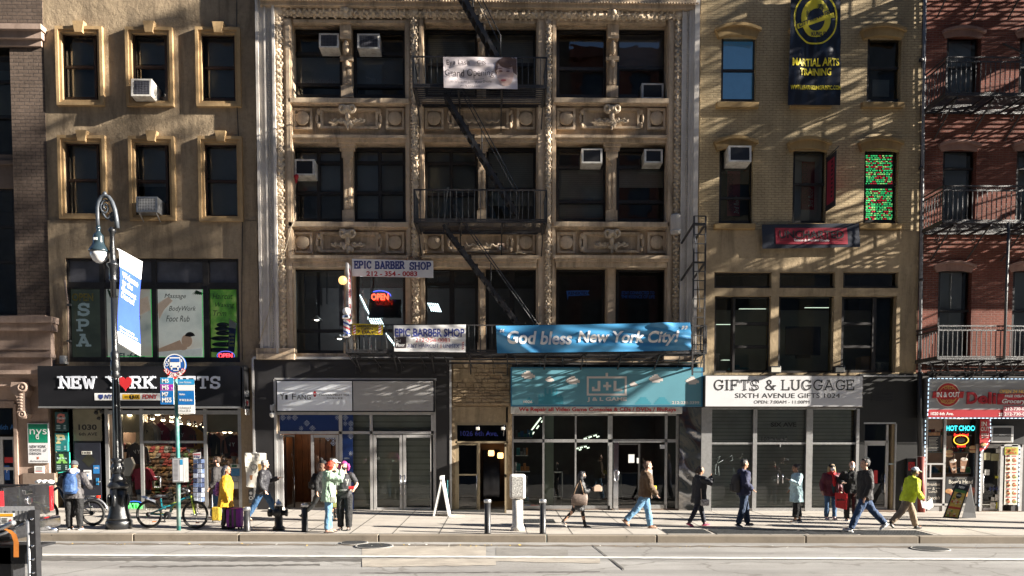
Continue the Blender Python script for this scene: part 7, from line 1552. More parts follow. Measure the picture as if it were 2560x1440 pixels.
hood_cols=[('cream',(.50,.42,.30)),('white',(.60,.57,.52)),('crimson',(.28,.012,.03)),('pink',(.52,.26,.20)),('charcoal',(.05,.045,.045)),('plum',(.12,.02,.03)),('mustard',(.42,.20,.02)),('black',(.02,.02,.022))]
hb_=bpy.data.meshes
for i,(px,py,ci)in enumerate(((364,1068,0),(378,1066,1),(402,1068,2),(424,1068,3),(453,1074,4),(467,1074,5),(486,1078,6),(500,1078,7),(523,1095,5),(535,1097,7),(545,1094,3),(567,1096,0),(580,1098,4),(590,1100,5),(344,1116,4))):
 nm,c=hood_cols[ci];p=W(px,py,YF+(.55 if i<8 else .8));p.z-=.55
 t=thing('hoodie',f'{nm} hooded sweatshirt hanging in the gift shop, {"above the door rail" if i<8 else ("behind the right pane" if i<14 else "behind the left pane")}','hoodie',p,'sweatshirts hanging in the gift shop')
 o=hoodie_mesh();o.xform(Matrix.Translation(p)@Matrix.Rotation(rad(random.uniform(-25,25)),4,'Z')).build('cloth',pm('hoodie_'+nm,c,.85,.15,6,sheen=.3),t)
 o=MB();o.tube([p+V((0,0,.68)),p+V((0,0,.78)),p+V((.04,0,.82)),p+V((.06,0,.78))],.01,5);
 if ci in(1,2,3,4,6):txt(o,'N Y',p.x-.12,p.z+.32,p.x+.12,p.z+.44,p.y-.085,1,bold=.03)
 o.build('hanger',[M['chrome'],M['white']if ci in(2,4)else M['black']],t)
capm=MB();capm.ell((0,0,0),.10,.11,.09,10);capm.xform(Matrix.Scale(1,4));capm.add([(-.08,-.09,-.01),(.08,-.09,-.01),(.07,-.20,-.03),(-.07,-.20,-.03)],[(0,1,2,3)])
caps=[]
for k,(nm,c)in enumerate((('dark red',(.22,.02,.02)),('black',(.02,.02,.02)),('brown',(.13,.07,.035)),('khaki',(.28,.20,.11)),('ochre',(.30,.15,.03)),('green',(.06,.13,.04)),('grey',(.16,.16,.16)),('navy',(.02,.03,.09)))):
 m=MB();m.v=list(capm.v);m.f=list(capm.f);m.m=list(capm.m);m.s=list(capm.s);ob=m.build('cap',pm('cap_'+nm.replace(' ','_'),mul(c,.55),.8,.2,20),None,(0,0,0));tag(ob,nm+' cap on the stepped racks in the gift shop','cap','caps on the gift shop racks');caps.append(ob)
random.seed(8);first=set()
for r in range(8):
 for cpx in range(362,512,11):
  if 430<cpx<452 and r>2 and False:continue
  p=W(cpx+(r%2)*4+random.uniform(-2,2),1122+r*17,YF+1.9-.13*r);k=random.randrange(8)if r<2 else random.choice((0,1,2,2,3,4,5,1,2))
  ob=caps[k]
  if k not in first:first.add(k)
  else:ob=caps[k].copy();C.objects.link(ob)
  ob.location=p;ob.rotation_euler=(rad(random.uniform(10,35)),0,rad(random.uniform(-50,50)))
t=thing('cap_rack','stepped dark rack carrying rows of caps in the gift shop','shelf',W(436,1270,YF+1));o=MB()
for r in range(8):a=W(358,1130+r*17,YF+1.95-.13*r);b=W(512,1130+r*17,YF+1.95-.13*r);o.box(a.x,a.y-.05,a.z-.02,b.x,a.y+.2,a.z)
o.build('shelf',M['black_matte'],t);o=MB();[o.bar(W(px,1270,YF+.7),W(px,1115,YF+2.1),.03)for px in(360,436,510)];o.build('upright',M['alu'],t)
for px,py,lab,c in((321,1112,'red and white caps heaped behind the left pane','cap_dark_red'),):
 for k in range(7):
  ob=caps[(0,1,3,2,6,7,0)[k]].copy();C.objects.link(ob);ob.location=W(308+k*7,1114+(k%2)*8,YF+.9);ob.rotation_euler=(.4,0,random.uniform(-1,1))
for k in range(10):
 ob=caps[random.randrange(8)].copy();C.objects.link(ob);ob.location=W(532+k*5.5,1128+(k%3)*6,YF+1.1);ob.rotation_euler=(.3,0,random.uniform(-1,1))
t=thing('mug_shelf','shelf stacked with pale mugs behind the right pane of the gift shop','shelf',W(545,1172,YF+.9));o=MB();o.pb(518,1170,570,1173,YF+.8,.3);o.build('board',M['alu'],t);o=MB()
for r in range(3):
 for k in range(8):q=W(521+k*6.3,1168-r*11,YF+.9);o.lathe(q,[(.038,0),(.04,.1),(.034,.1)],8)
o.build('mug',pm('mug_cream',(.42,.36,.28),.4,.2,20),t)
t=thing('mannequin','crimson jersey on a white mannequin behind the left pane','mannequin',W(360,1262,YF+.6));y0=YF+.6
o=MB();c=W(358,1195,y0);o.prism([(c.x-.24,c.z+.28),(c.x-.09,c.z+.33),(c.x+.09,c.z+.33),(c.x+.24,c.z+.28),(c.x+.40,c.z-.06),(c.x+.29,c.z-.10),(c.x+.22,c.z+.08),(c.x+.22,c.z-.38),(c.x-.22,c.z-.38),(c.x-.22,c.z+.08),(c.x-.29,c.z-.10),(c.x-.40,c.z-.06)],y0-.12,y0+.12);o.build('jersey',pm('jersey_crimson',(.33,.015,.06),.6,.12,6),t)
o=MB();
for s_ in(-1,1):o.tube([c+V((s_*.11,0,-.5)),c+V((s_*.12,0,-.98))],[.10,.07],10);o.tube([c+V((s_*.34,0,-.1)),c+V((s_*.36,-.06,-.32))],[.05,.03],8)
o.tube([c+V((0,0,.33)),c+V((0,0,.42))],.06,10);o.build('body',pm('mannequin_white',(.6,.57,.53),.4,.05),t);o=MB();o.tube([c+V((0,0,-.36)),c+V((0,0,-.52))],.23,12);o.build('shorts',pm('shorts_navy',(.03,.04,.07),.7),t)
t=thing('mannequin','white mannequin head wearing a coral cap in the gift shop window','mannequin',W(586,1168,YF+.3));c=W(585,1142,YF+.35);o=MB();o.ell(c,.085,.10,.13,14);o.tube([c+V((0,.01,-.08)),c+V((0,.02,-.22)),c+V((0,.02,-.3))],[.05,.06,.13],12);o.build('head',_mc['mannequin_white'],t)
o=MB();o.ell(c+V((0,0,.07)),.10,.12,.09,14);o.add([c+V((-.09,-.05,.06)),c+V((.03,-.09,.06)),c+V((-.02,-.2,.03)),c+V((-.12,-.15,.03))],[(0,1,2,3)]);o.build('cap',pm('cap_coral',(.50,.13,.10),.7,.1,9),t)
t=thing('garment','patterned grey trousers and white top displayed at far left of the gift shop window','clothes',W(318,1275,YF+.4));o=MB();o.prism([(p.x,p.z)for p in(W(304,1190,YF+.4),W(326,1188,YF+.4),W(330,1270,YF+.4),W(319,1272,YF+.4),W(315,1215,YF+.4),W(312,1272,YF+.4),W(302,1270,YF+.4))],YF+.4,YF+.5);o.build('trousers',pm('grey_pattern',(.12,.12,.115),.8,.5,25),t);o=MB();o.prism([(p.x,p.z)for p in(W(303,1150,YF+.4),W(328,1143,YF+.4),W(336,1160,YF+.4),W(326,1190,YF+.4),W(304,1190,YF+.4))],YF+.36,YF+.5);o.build('top',pm('white_top',(.5,.5,.52),.8,.1),t)
g=G(494,1287);t=thing('postcard_rack','tall revolving postcard rack with a ten cent sign outside the gift shop','postcard rack',g);y0=g.y
o=MB();q=W(494,1255,y0);o.tube([g+V((0,0,.02)),W(494,1135,y0)],.02,6);o.tube([g+V((-.2,0,.02)),g+V((.2,0,.02))],.015,5);o.tube([g+V((0,-.2,.02)),g+V((0,.2,.02))],.015,5);o.build('stand',M['chrome'],t)
o=MB();random.seed(2)
for r in range(9):
 for k in(0,1):a=483+k*10.5;y=1148+r*12;o.pcb(a,y,a+10,y+10.5,y0-.1+.02*k,.02,.003,random.randrange(4))
 A=W(504,1148+r*12,y0);o.add([A+V((-.02,-.08,0)),A+V((.03,.15,0)),A+V((.03,.15,-.12)),A+V((-.02,-.08,-.12))],[(3,2,1,0)],random.randrange(4))
o.build('postcard',[pm('pc1',(.10,.14,.25),.3,.6,30),pm('pc2',(.30,.33,.40),.3,.6,30),pm('pc3',(.03,.04,.08),.3,.6,30),pm('pc4',(.18,.20,.26),.3,.6,30)],t)
o=MB();o.add([W(482,1133,y0-.1),W(502,1130,y0-.1),W(503,1146,y0-.1),W(484,1149,y0-.1)],[(3,2,1,0)],0);ptxt(o,'10¢',485,1139,500,1146,y0-.106,1,bold=.03);o.prect(484,1134,501,1138,y0-.105,2);o.build('price_card',[M['white'],pm('card_navy',(.03,.04,.2),.5),pm('card_pink',(.5,.15,.2),.5)],t)
t=thing('neon_sign','green neon ATM sign with blue ring low in the gift shop window','neon sign',W(336,1273,YF+.02));o=MB();ptxt(o,'ATM',318,1258,354,1273,YF-.03,0,bold=.03,th=.02);o.build('tubing',em('neon_green2',(.10,1,.15),.45),t);o=MB();c=W(336,1265,YF+.01);o.tube([c+V((.31*math.cos(a),0,.15*math.sin(a)))for a in[2*math.pi*i/26 for i in range(26)]],.012,5,closed=True);o.build('ring',em('neon_blue2',(.03,.15,.7),.25),t);o=MB();o.lathe(c+V((0,.02,0)),[(.01,0),(1,0),(1,.02)],24,axis='Y');o.v=[c+V(((q-c).x*.30,(q-c).y,(q-c).z*.15))for q in o.v];o.build('backboard',M['black'],t)
t=thing('notice_board','white atm keypad panel and blue price lists at right of the gift shop window','notice',W(588,1215,YF-.02));o=MB();o.pcb(576,1160,599,1170,YF-.05,.06,.006,0);o.prect(579,1162,592,1168,YF-.053,1);o.prect(577,1171,599,1190,YF-.02,2);o.prect(577,1191,597,1204,YF-.02,3);o.prect(578,1205,596,1222,YF-.02,0);o.build('sheet',[M['white_dirty'],pm('lcd_green',(.03,.12,.06),.4),pm('list_blue',(.05,.18,.35),.5,.3,30),pm('list_grey',(.3,.32,.34),.5,.5,40)],t)
t=thing('security_camera','cluster of small black cameras under the gift sign above the entrance','camera',W(248,1045,YF-.2));o=MB();
for px,py in((240,1032),(247,1046),(254,1030)):o.ell(W(px,py,YF-.15),.06,.08,.06,10)
o.build('body',M['black_metal'],t);o=MB();o.tube([W(236,1028,YF-.1),W(246,1024,YF-.12),W(256,1026,YF-.1)],.015,5);o.build('bracket',M['iron'],t)
t=thing('speaker_box','small black speaker box on the pier behind the gray haired man','speaker',W(630,1258,YF-.2));o=MB();o.pcb(621,1224,634,1258,YF-.3,.25,.015);o.build('case',M['black_matte'],t);o=MB();o.disc(W(627,1233,YF-.305),.05,0);o.ring(W(627,1245,YF-.305),.05,.02,0);o.build('cone',M['alu'],t)
def wheel(mb_t,mb_r,mb_s,c,r,ax,tw=.03):
 u=ax;w=V((0,0,1));P=lambda a,q:c+(u*math.cos(a)+w*math.sin(a))*q;n=36
 mb_t.tube([P(2*math.pi*i/n,r-tw)for i in range(n)],tw,8,closed=True);mb_r.tube([P(2*math.pi*i/n,r-tw*2.1)for i in range(n)],.011,5,closed=True)
 s_=u.cross(w);mb_s.tube([c-s_*.05,c+s_*.05],.03,8)
 for i in range(16):a=2*math.pi*i/16;mb_s.tube([c+s_*.03*(1 if i%2 else-1),P(a,r-tw*2)],.0022,3)
def bicycle(label,rw,fw,r,cols,seat,bar_,kind):
 c1,c2=rw,fw;ax=(c2-c1);ax.z=0;ax.normalize();base=V((c1.x,c1.y,c1.z-r));t=thing('bicycle',label,'bicycle',base)
 fr,acc=cols
 for c,nm in((c1,'rear_wheel'),(c2,'front_wheel')):
  a,b,s_=MB(),MB(),MB();wheel(a,b,s_,c,r,ax,.028 if kind=='mtb' else .032);w_=b.build(nm.split('_')[1],M['black_metal'],t,c);a.build('tyre',M['rubber'],w_);s_.build('spokes',M['steel'],w_)
 o=MB();bb=c1.lerp(c2,.42);bb.z=c1.z-.02;st=seat+V((0,0,-.16));hd=bar_+V((0,0,-.12));hl=c2+V((0,0,r+.12));hl=hl.lerp(hd,.35)
 if kind=='mtb':
  o.tube([hd,st.lerp(hd,.45)+V((0,0,-.12)),bb+V((.05,0,.08))],.032,8);o.tube([st+V((0,0,.1)),st+V((.02,0,-.12)),st.lerp(hd,.4)+V((0,0,-.12))],.026,8);o.tube([bb,c1+V((0,.04,0))],.022,7);o.tube([c1+V((0,-.04,0)),bb+V((-.05,-.03,.2)),st.lerp(bb,.55)],.022,7);o.tube([hd,hl],.035,8)
 else:
  o.tube([hd,bb],.04,8);o.tube([st,bb],.035,8);o.tube([hd+V((0,0,-.08)),st.lerp(bb,.35)],.03,8);o.tube([bb,c1],.022,7);o.tube([st.lerp(bb,.3),c1],.018,7);o.tube([hd,hl],.035,8)
 o.build('frame',fr,t)
 o=MB()
 for s_ in(-1,1):n_=V((0,1,0))*.05*s_;o.tube([hl+n_,c2+n_],.019,7)
 o.tube([hl+V((0,-.06,0)),hl+V((0,.06,0))],.025,7);o.build('fork',acc,t)
 o=MB();o.tube([st,seat],.015,7);o.build('seat_post',M['chrome'],t);o=MB();o.ell(seat+ax*-.05,.13,.075,.035,12);o.ell(seat+ax*.08,.12,.035,.028,10);o.build('saddle',pm('saddle',(.06,.065,.075),.4,.1),t)
 o=MB();o.tube([hd,bar_],.018,7);sd_=V((0,1,0));o.tube([bar_+sd_*.28-ax*.05,bar_+sd_*.08,bar_-sd_*.08,bar_-sd_*.28-ax*.05],.014,7);o.build('handlebar',M['black_metal'],t)
 o=MB();n=20;o.lathe(bb-V((0,.06,0)),[(.095,-.006),(.10,0),(.095,.006)],n,axis='Y');o.tube([bb-V((0,.08,0)),bb+V((-.08,-.09,-.15))],.012,6);o.box(bb.x-.15,bb.y-.18,bb.z-.165,bb.x-.03,bb.y-.09,bb.z-.14);o.tube([bb+V((0,.08,0)),bb+V((.08,.09,.15))],.012,6);o.tube([bb+V((0,-.06,.095)),c1+V((0,-.06,.05))],.006,4);o.tube([bb+V((0,-.06,-.095)),c1+V((0,-.06,-.05))],.006,4);o.lathe(c1-V((0,.05,0)),[(.06,-.015),(.05,.0),(.03,.02)],14,axis='Y');o.build('crank',M['black_metal'],t)
 return t,bb,st,hd
y0=G(430,1321).y;k_=y0/F;r=35*k_
cr=W(373,1285,y0+.05);cf=W(488,1284,y0-.12);z_=gz(cr.x,y0)+r;cr.z=z_;cf.z=z_
t,bb,st,hd=bicycle('teal mountain bicycle with yellow-green trim leaning at the bus stop pole',cr,cf,r,(pm('teal_frame',(.01,.16,.20),.35,.15,10,coat=.4),pm('lime_trim',(.30,.38,.04),.4)),W(402,1240,y0),W(466,1232,y0-.08),'mtb')
o=MB();a=W(352,1243,y0);b=W(390,1256,y0);o.add([a+V((0,-.05,.02)),a+V((0,.05,.02)),b+V((0,.05,0)),b+V((0,-.05,0)),a+V((.1,0,.035)),b+V((0,0,.05))],[(0,3,5,4),(1,4,5,2),(0,1,2,3)]);o.build('mudguard',M['steel'],t)
o=MB();o.tube([st.lerp(hd,.2)+V((0,-.035,-.1)),st.lerp(hd,.75)+V((0,-.035,-.06))],.008,5);o.tube([bb+V((.1,-.035,.15)),bb+V((.25,-.035,.36))],.012,5);o.tube([cr+V((.1,-.05,.03)),bb+V((-.05,-.05,.05))],.006,4);o.build('frame_trim',_mc['lime_trim'],t)
t2=thing('bicycle_lamp','tangle of bicycle bell, lamp and cables on the teal handlebar','bicycle lamp',W(466,1232,y0));o=MB();[o.ell(W(462+random.uniform(-8,10),1228+random.uniform(-8,10),y0-.1),.035,.04,.03,8)for _ in range(9)];o.build('lamp',M['alu'],t2);o=MB();[o.tube([W(450,1238,y0-.1),W(458+k*4,1222-k*2,y0-.15),W(470,1240+k*4,y0-.1)],.007,4)for k in range(4)];o.build('cable',M['black'],t2)
for px,py in((386,1304),(494,1307)):tag(MB().cbox(*(W(px,py,y0-.05)-V((.05,.01,.012))),*(W(px,py,y0-.05)+V((.05,.01,.012))),.005).build('reflector',pm('orange_reflector',(.75,.18,.02),.3),t))
y0=G(200,1318).y+.3;k_=y0/F;r=32*k_;cr=W(232,1283,y0);cf=W(116,1285,y0+.1);z_=gz(cr.x,y0)+r;cr.z=z_;cf.z=z_
t,bb,st,hd=bicycle('black electric bicycle with rear rack held by the man with blue backpack',cr,cf,r,(pm('black_ebike',(.02,.02,.024),.4,.1),M['black_metal']),W(190,1232,y0),W(146,1206,y0),'city')
o=MB();n=14;o.tube([cr+V((math.cos(a)*(r+.05),0,math.sin(a)*(r+.05)))for a in[rad(10+13*i)for i in range(n)]],.026,6);o.build('mudguard',M['steel'],t);o=MB();a=cr+V((-.4,0,r+.10));o.tube([a+V((0,-.07,0)),a+V((.48,-.07,0)),a+V((.48,.07,0)),a+V((0,.07,0))],.012,5);o.tube([a+V((.3,-.07,0)),cr+V((0,-.07,0))],.01,5);o.build('rear_rack',M['black_metal'],t);o=MB();q=cr+V((.16,0,r+.09));o.cbox(q.x-.04,q.y-.05,q.z-.035,q.x+.03,q.y+.05,q.z+.03,.01);o.build('tail_lamp',pm('lamp_red',(.7,.04,.02),.3),t);o=MB();b=bb.lerp(hd,.5);o.tube([b+(hd-bb)*-.25,b+(hd-bb)*.25],.055,10);o.build('battery',M['black'],t)
y0=G(110,1312).y;
for k,(px,lab,hc)in enumerate(((100,'bicycle parked behind the pickup tailgate, only its white helmet-like basket showing',0),)):
 t2=thing('delivery_bag','white delivery bags on bicycles behind the pickup truck','bag',W(112,1212,y0));o=MB()
 for a in(98,112,126):q=W(a,1205,y0);o.ell(q,.10,.1,.06,10)
 o.build('bag',M['white'],t2);o=MB();o.tube([W(88,1212,y0),W(150,1210,y0)],.02,6);o.build('strap',M['black'],t2)
p=G(587,1323);t=thing('suitcase','upright purple suitcase with grey ribs beside the woman in yellow coat','suitcase',p);k_=p.y/F;x0=p.x-18*k_;x1=p.x+19*k_;zt=p.z+54*k_
o=MB();o.cbox(x0,p.y-.14,p.z+.05,x1,p.y+.14,zt,.06);o.build('shell',pm('purple_fabric',(.20,.015,.26),.55,.15,12,.1,60),t);o=MB()
for f in(.34,.62):xx=x0+(x1-x0)*f;o.cbox(xx-.028,p.y-.152,p.z+.07,xx+.028,p.y-.11,zt-.02,.008)
o.build('rib',pm('suitcase_grey',(.05,.045,.055),.5),t);o=MB();[o.ell((x,p.y+s_*.1,p.z+.035),.025,.04,.035,10)for x in(x0+.06,x1-.06)for s_ in(-1,1)];o.build('wheel',M['rubber'],t);o=MB();o.tube([(x0+.12,p.y-.16,zt-.18),(x0+.12,p.y-.19,zt-.24),(x0+.12,p.y-.19,zt-.38),(x0+.12,p.y-.16,zt-.44)],.014,6);o.build('handle',M['black'],t)
Yn,Yf_=15.95,17.85;TX=W(133,1245,Yf_).x;tz=-.005*TX-.17;fx=lambda py,y:W(80,py,y).z
t=thing('pickup_truck','black pickup truck at the left edge, tailgate and chrome bumper showing','pickup truck',V((TX-2.6,(Yn+Yf_)/2,tz)))
pnt=pm('black_car_paint',(.012,.012,.014),.22,.1,3,coat=.8,dirt=.25,dcol=(.08,.075,.07));zt=W(133,1210,Yf_).z;zl=W(133,1280,Yf_).z
o=MB();o.cbox(TX-2.1,Yn,zl-.02,TX-.06,Yn+.12,zt,.03);o.cbox(TX-2.1,Yf_-.12,zl-.02,TX-.06,Yf_,zt,.03);o.box(TX-2.1,Yn+.1,zl+.02,TX-.1,Yf_-.1,zl+.12);o.cbox(TX-4.2,Yn,zl-.02,TX-2.1,Yf_,zt,.06);o.cbox(TX-5.6,Yn+.02,zl-.02,TX-4.2,Yf_-.02,zt-.1,.1);o.build('body',pnt,t)
o=MB();o.cbox(TX-.07,Yn+.13,zl,TX,Yf_-.13,zt+.02,.02);o.cbox(TX-.02,Yn+.3,zl+.12,TX+.012,Yf_-.3,zt-.22,.01);tg=o.build('tailgate',pnt,t)
ym=(Yn+Yf_)/2;o=MB();o.cbox(TX,ym-.13,zt-.16,TX+.03,ym+.13,zt-.07,.012);o.build('handle',M['chrome'],tg)
o=MB();n0=0;o.lathe((TX+.012,ym,zl+.33),[(.095,0),(.095,.02),(.08,.03),(.01,.034)],20,axis='X');ob=o.build('emblem',M['chrome'],tg)
o=MB();o.box(TX+.04,ym-.05,zl+.28,TX+.05,ym-.02,zl+.4);o.box(TX+.04,ym+.02,zl+.28,TX+.05,ym+.05,zl+.4);o.ell((TX+.045,ym,zl+.36),.01,.04,.05,8);o.build('emblem_mark',M['black'],tg)
for y in(Yn+.065,Yf_-.065):o=MB();o.cbox(TX-.05,y-.06,zl+.04,TX+.012,y+.06,zt-.04,.012);o.build('tail_lamp',pm('lamp_red_glass',(.60,.015,.02),.15,.05,coat=.5),t)
o=MB();o.cbox(TX-.12,Yn+.05,zl-.30,TX+.2,Yf_-.05,zl-.06,.05);o.build('bumper',M['chrome'],t);o=MB();q=V((TX+.1,Yf_-.45,zl-.36));o.tube([q+V((-.6,0,0)),q+V((.18,.08,0))],[.06,.065],12);o.build('exhaust',M['chrome'],t)
for xx in(TX-1.15,TX-4.7):
 for y in(Yn+.16,Yf_-.16):
  o=MB();o.lathe((xx,y,tz+.41),[(.26,-.13),(.39,-.13),(.41,-.08),(.41,.08),(.39,.13),(.26,.13)],26,axis='Y');w_=o.build('wheel',M['rubber'],t,(xx,y,tz+.41));o=MB();o.lathe((xx,y,tz+.41),[(.05,-.12),(.26,-.11),(.26,.11),(.05,.12)],20,axis='Y');o.build('rim',M['alu'],w_)
o=MB();o.prism([(TX-2.15,zt-.03),(TX-2.35,zt+.55),(TX-3.6,zt+.58),(TX-4.4,zt-.03)],Yn+.12,Yf_-.12);o.build('cab',pnt,t);o=MB();o.add([(TX-2.17,Yn+.25,zt+.06),(TX-2.17,Yf_-.25,zt+.06),(TX-2.33,Yf_-.3,zt+.46),(TX-2.33,Yn+.3,zt+.46)],[(0,1,2,3)]);o.build('rear_window',M['glass_dark'],t);o=MB();o.box(TX+.012,Yn+.32,zl+.04,TX+.018,Yn+.75,zl+.085);o.build('nameplate',M['alu'],t)
y0=10.2;fz=W(95,1440,y0).z;t=thing('flatbed_truck','rear corner of a flatbed truck with steel tail lift in left foreground','truck',V((W(60,1268,y0).x-1.5,y0+.8,-.15)))
a=W(-400,1290,y0);b=W(95,1290,y0);zt=W(60,1277,y0).z;zb=W(60,1302,y0).z;xr=W(88,1290,y0).x
def tread():
 t_=NT('tread_plate');v=t_.node('ShaderNodeTexVoronoi');v.inputs['Scale'].default_value=26;t_.link(t_.scaled((1,1,.1)),v.inputs['Vector']);t_.bump(v.outputs['Distance'],.6,.02);t_.b.inputs['Base Color'].default_value=(.36,.36,.36,1);t_.b.inputs['Metallic'].default_value=.6;t_.b.inputs['Roughness'].default_value=.42;return t_.m
o=MB();bk=W(86,1270,y0+.7);o.add([V((a.x,y0,zb)),V((xr,y0,zb)),V((bk.x,y0+.7,zb)),V((a.x,y0+.7,zb)),V((a.x,y0,zt)),V((xr,y0,zt)),V((bk.x,y0+.7,zt)),V((a.x,y0+.7,zt))],[(0,3,2,1),(4,5,6,7),(0,1,5,4),(1,2,6,5),(2,3,7,6),(3,0,4,7)]);o.build('deck',tread(),t)
o=MB();o.box(xr-.5,y0-.012,zb-.09,xr-.26,y0-.002,zt-.03);ob=o.build('warning_label',M['white'],t);o=MB();yy=y0-.016;zz=zt-.03
o.box(xr-.49,yy,zz-.04,xr-.27,yy+.003,zz-.005,0);[o.box(xr-.48,yy,zz-.09-.055*k,xr-.43,yy+.003,zz-.05-.055*k,1)for k in range(2)];o.add([(xr-.3,yy,zz-.07),(xr-.27,yy,zz-.12),(xr-.33,yy,zz-.12)],[(0,2,1)],2);[o.box(xr-.41,yy,zz-.07-.018*k,xr-.34,yy+.002,zz-.062-.018*k,1)for k in range(4)];o.build('label_print',[pm('label_orange',(.7,.35,.02),.5),M['black'],M['red']],ob)
o=MB();p=W(70,1300,y0-.05);o.tube([V((p.x,p.y,zb+.01)),V((p.x,p.y,-.2))],W(80,1300,y0).x-p.x,16);o.build('lift_cylinder',M['steel'],t)
o=MB();x0=W(80,1350,y0).x;x1=W(96,1350,y0).x;o.box(x0,y0-.06,-.2,x1,y0+.05,zt+.01);ob=o.build('lift_rail',M['black_metal'],t);o=MB()
for k in range(9):z=zt-.1-.17*k;o.lathe(((x0+x1)/2+.005,y0-.062,z),[(.014,-.014),(.016,-.004),(.016,.002)],8,axis='Y')
o.build('bolt',M['chrome'],ob)
o=MB();zz=W(60,1366,y0).z;o.box(a.x,y0+.1,zz-.24,W(60,1366,y0).x,y0+.4,zz-.02);o.box(W(-60,1366,y0).x,y0+.1,-.3,W(14,1366,y0).x,y0+.4,zz-.02);o.box(a.x,y0+.03,zz-.02,W(96,1366,y0).x,y0+.4,zz+.01);o.cbox(a.x,y0+.2,zz+.05,W(10,1340,y0).x,y0+.6,zb-.02,.05);o.build('chassis',M['black_metal'],t)
o=MB();n=12;cx=[W(8,1322,y0-.06),W(22,1326,y0-.08),W(34,1336,y0-.1),W(40,1355,y0-.1),W(40,1393,y0-.1)];vs=[];
for q in cx:vs+=[q+V((-.03,0,-.0)),q+V((.035,0,.0))]
o.add(vs,[(2*i,2*i+1,2*i+3,2*i+2)for i in range(len(cx)-1)],0,True);o.build('strap',pm('orange_strap',(.50,.17,.03),.6,.15,9),t)
o=MB();o.tube([W(-20,1325,y0-.05),W(10,1318,y0-.06),W(30,1308,y0-.08),W(34,1307,y0-.1)],.035,8);o.tube([W(-10,1340,y0),W(14,1332,y0),W(60,1310,y0)],.02,6);o.build('lift_arm',M['steel'],t)
tmps=bpy.data.scenes.new('workbench')
def remesh(mb,vox,name,mats,parent=None,at=None,amp=0,fq=9,pick=None,it=3):
 at=V(at if at is not None else wl(parent));me=bpy.data.meshes.new('tmp');me.from_pydata([p-at for p in mb.v],[],mb.f);ob=bpy.data.objects.new('tmp',me);tmps.collection.objects.link(ob)
 r=ob.modifiers.new('r','REMESH');r.mode='VOXEL';r.voxel_size=vox;s=ob.modifiers.new('s','SMOOTH');s.factor=.5;s.iterations=it
 with bpy.context.temp_override(scene=tmps,view_layer=tmps.view_layers[0]):dg=bpy.context.evaluated_depsgraph_get()
 dg.update();nm=bpy.data.meshes.new_from_object(ob.evaluated_get(dg));bpy.data.objects.remove(ob);bpy.data.meshes.remove(me);nm.name=name
 if amp:
  nr=[V(v.normal)for v in nm.vertices]
  for v,nv in zip(nm.vertices,nr):
   p=v.co+at;d=noise.noise(V((p.x*fq,p.y*fq,p.z*fq*.6)))+.5*noise.noise(p*fq*2.3);v.co+=nv*d*amp
 mats=mats if isinstance(mats,(list,tuple))else[mats];nm.materials.clear()
 for m in mats:nm.materials.append(m)
 nm.polygons.foreach_set('use_smooth',[True]*len(nm.polygons))
 if pick:nm.polygons.foreach_set('material_index',[pick(p.center+at)for p in nm.polygons])
 nm.update();o=bpy.data.objects.new(name,nm);C.objects.link(o)
 if parent is not None:o.parent=parent;o.location=at-wl(parent)
 else:o.location=at
 return o
def loft(mb,rings,n=16):
 vs=[];
 for c,u,w in rings:
  for j in range(n):
   a=2*math.pi*j/n;ca,sa=math.cos(a),math.sin(a);q=.82;vs.append(c+u*(abs(ca)**q*(1 if ca>0 else-1))+w*(abs(sa)**q*(1 if sa>0 else-1)))
 k=len(rings);fs=[(i*n+j,i*n+(j+1)%n,(i+1)*n+(j+1)%n,(i+1)*n+j)for i in range(k-1)for j in range(n)]+[tuple(reversed(range(n))),tuple(range((k-1)*n,k*n))]
 mb.add(vs,fs,0,True)
def cl(n,c,ro=.8,b=.25):
 k='cloth_'+n
 if k not in _mc:pm(k,c,ro,.22,9,.9,17)
 return _mc[k]
skin=lambda k:pm('skin_'+str(k),((.50,.29,.20),(.36,.19,.115),(.17,.08,.045),(.58,.36,.27))[k],.5,.08,12)
eyem=pm('eye_dark',(.03,.02,.02),.3,0);lipm=pm('lips',(.33,.12,.10),.5,0)
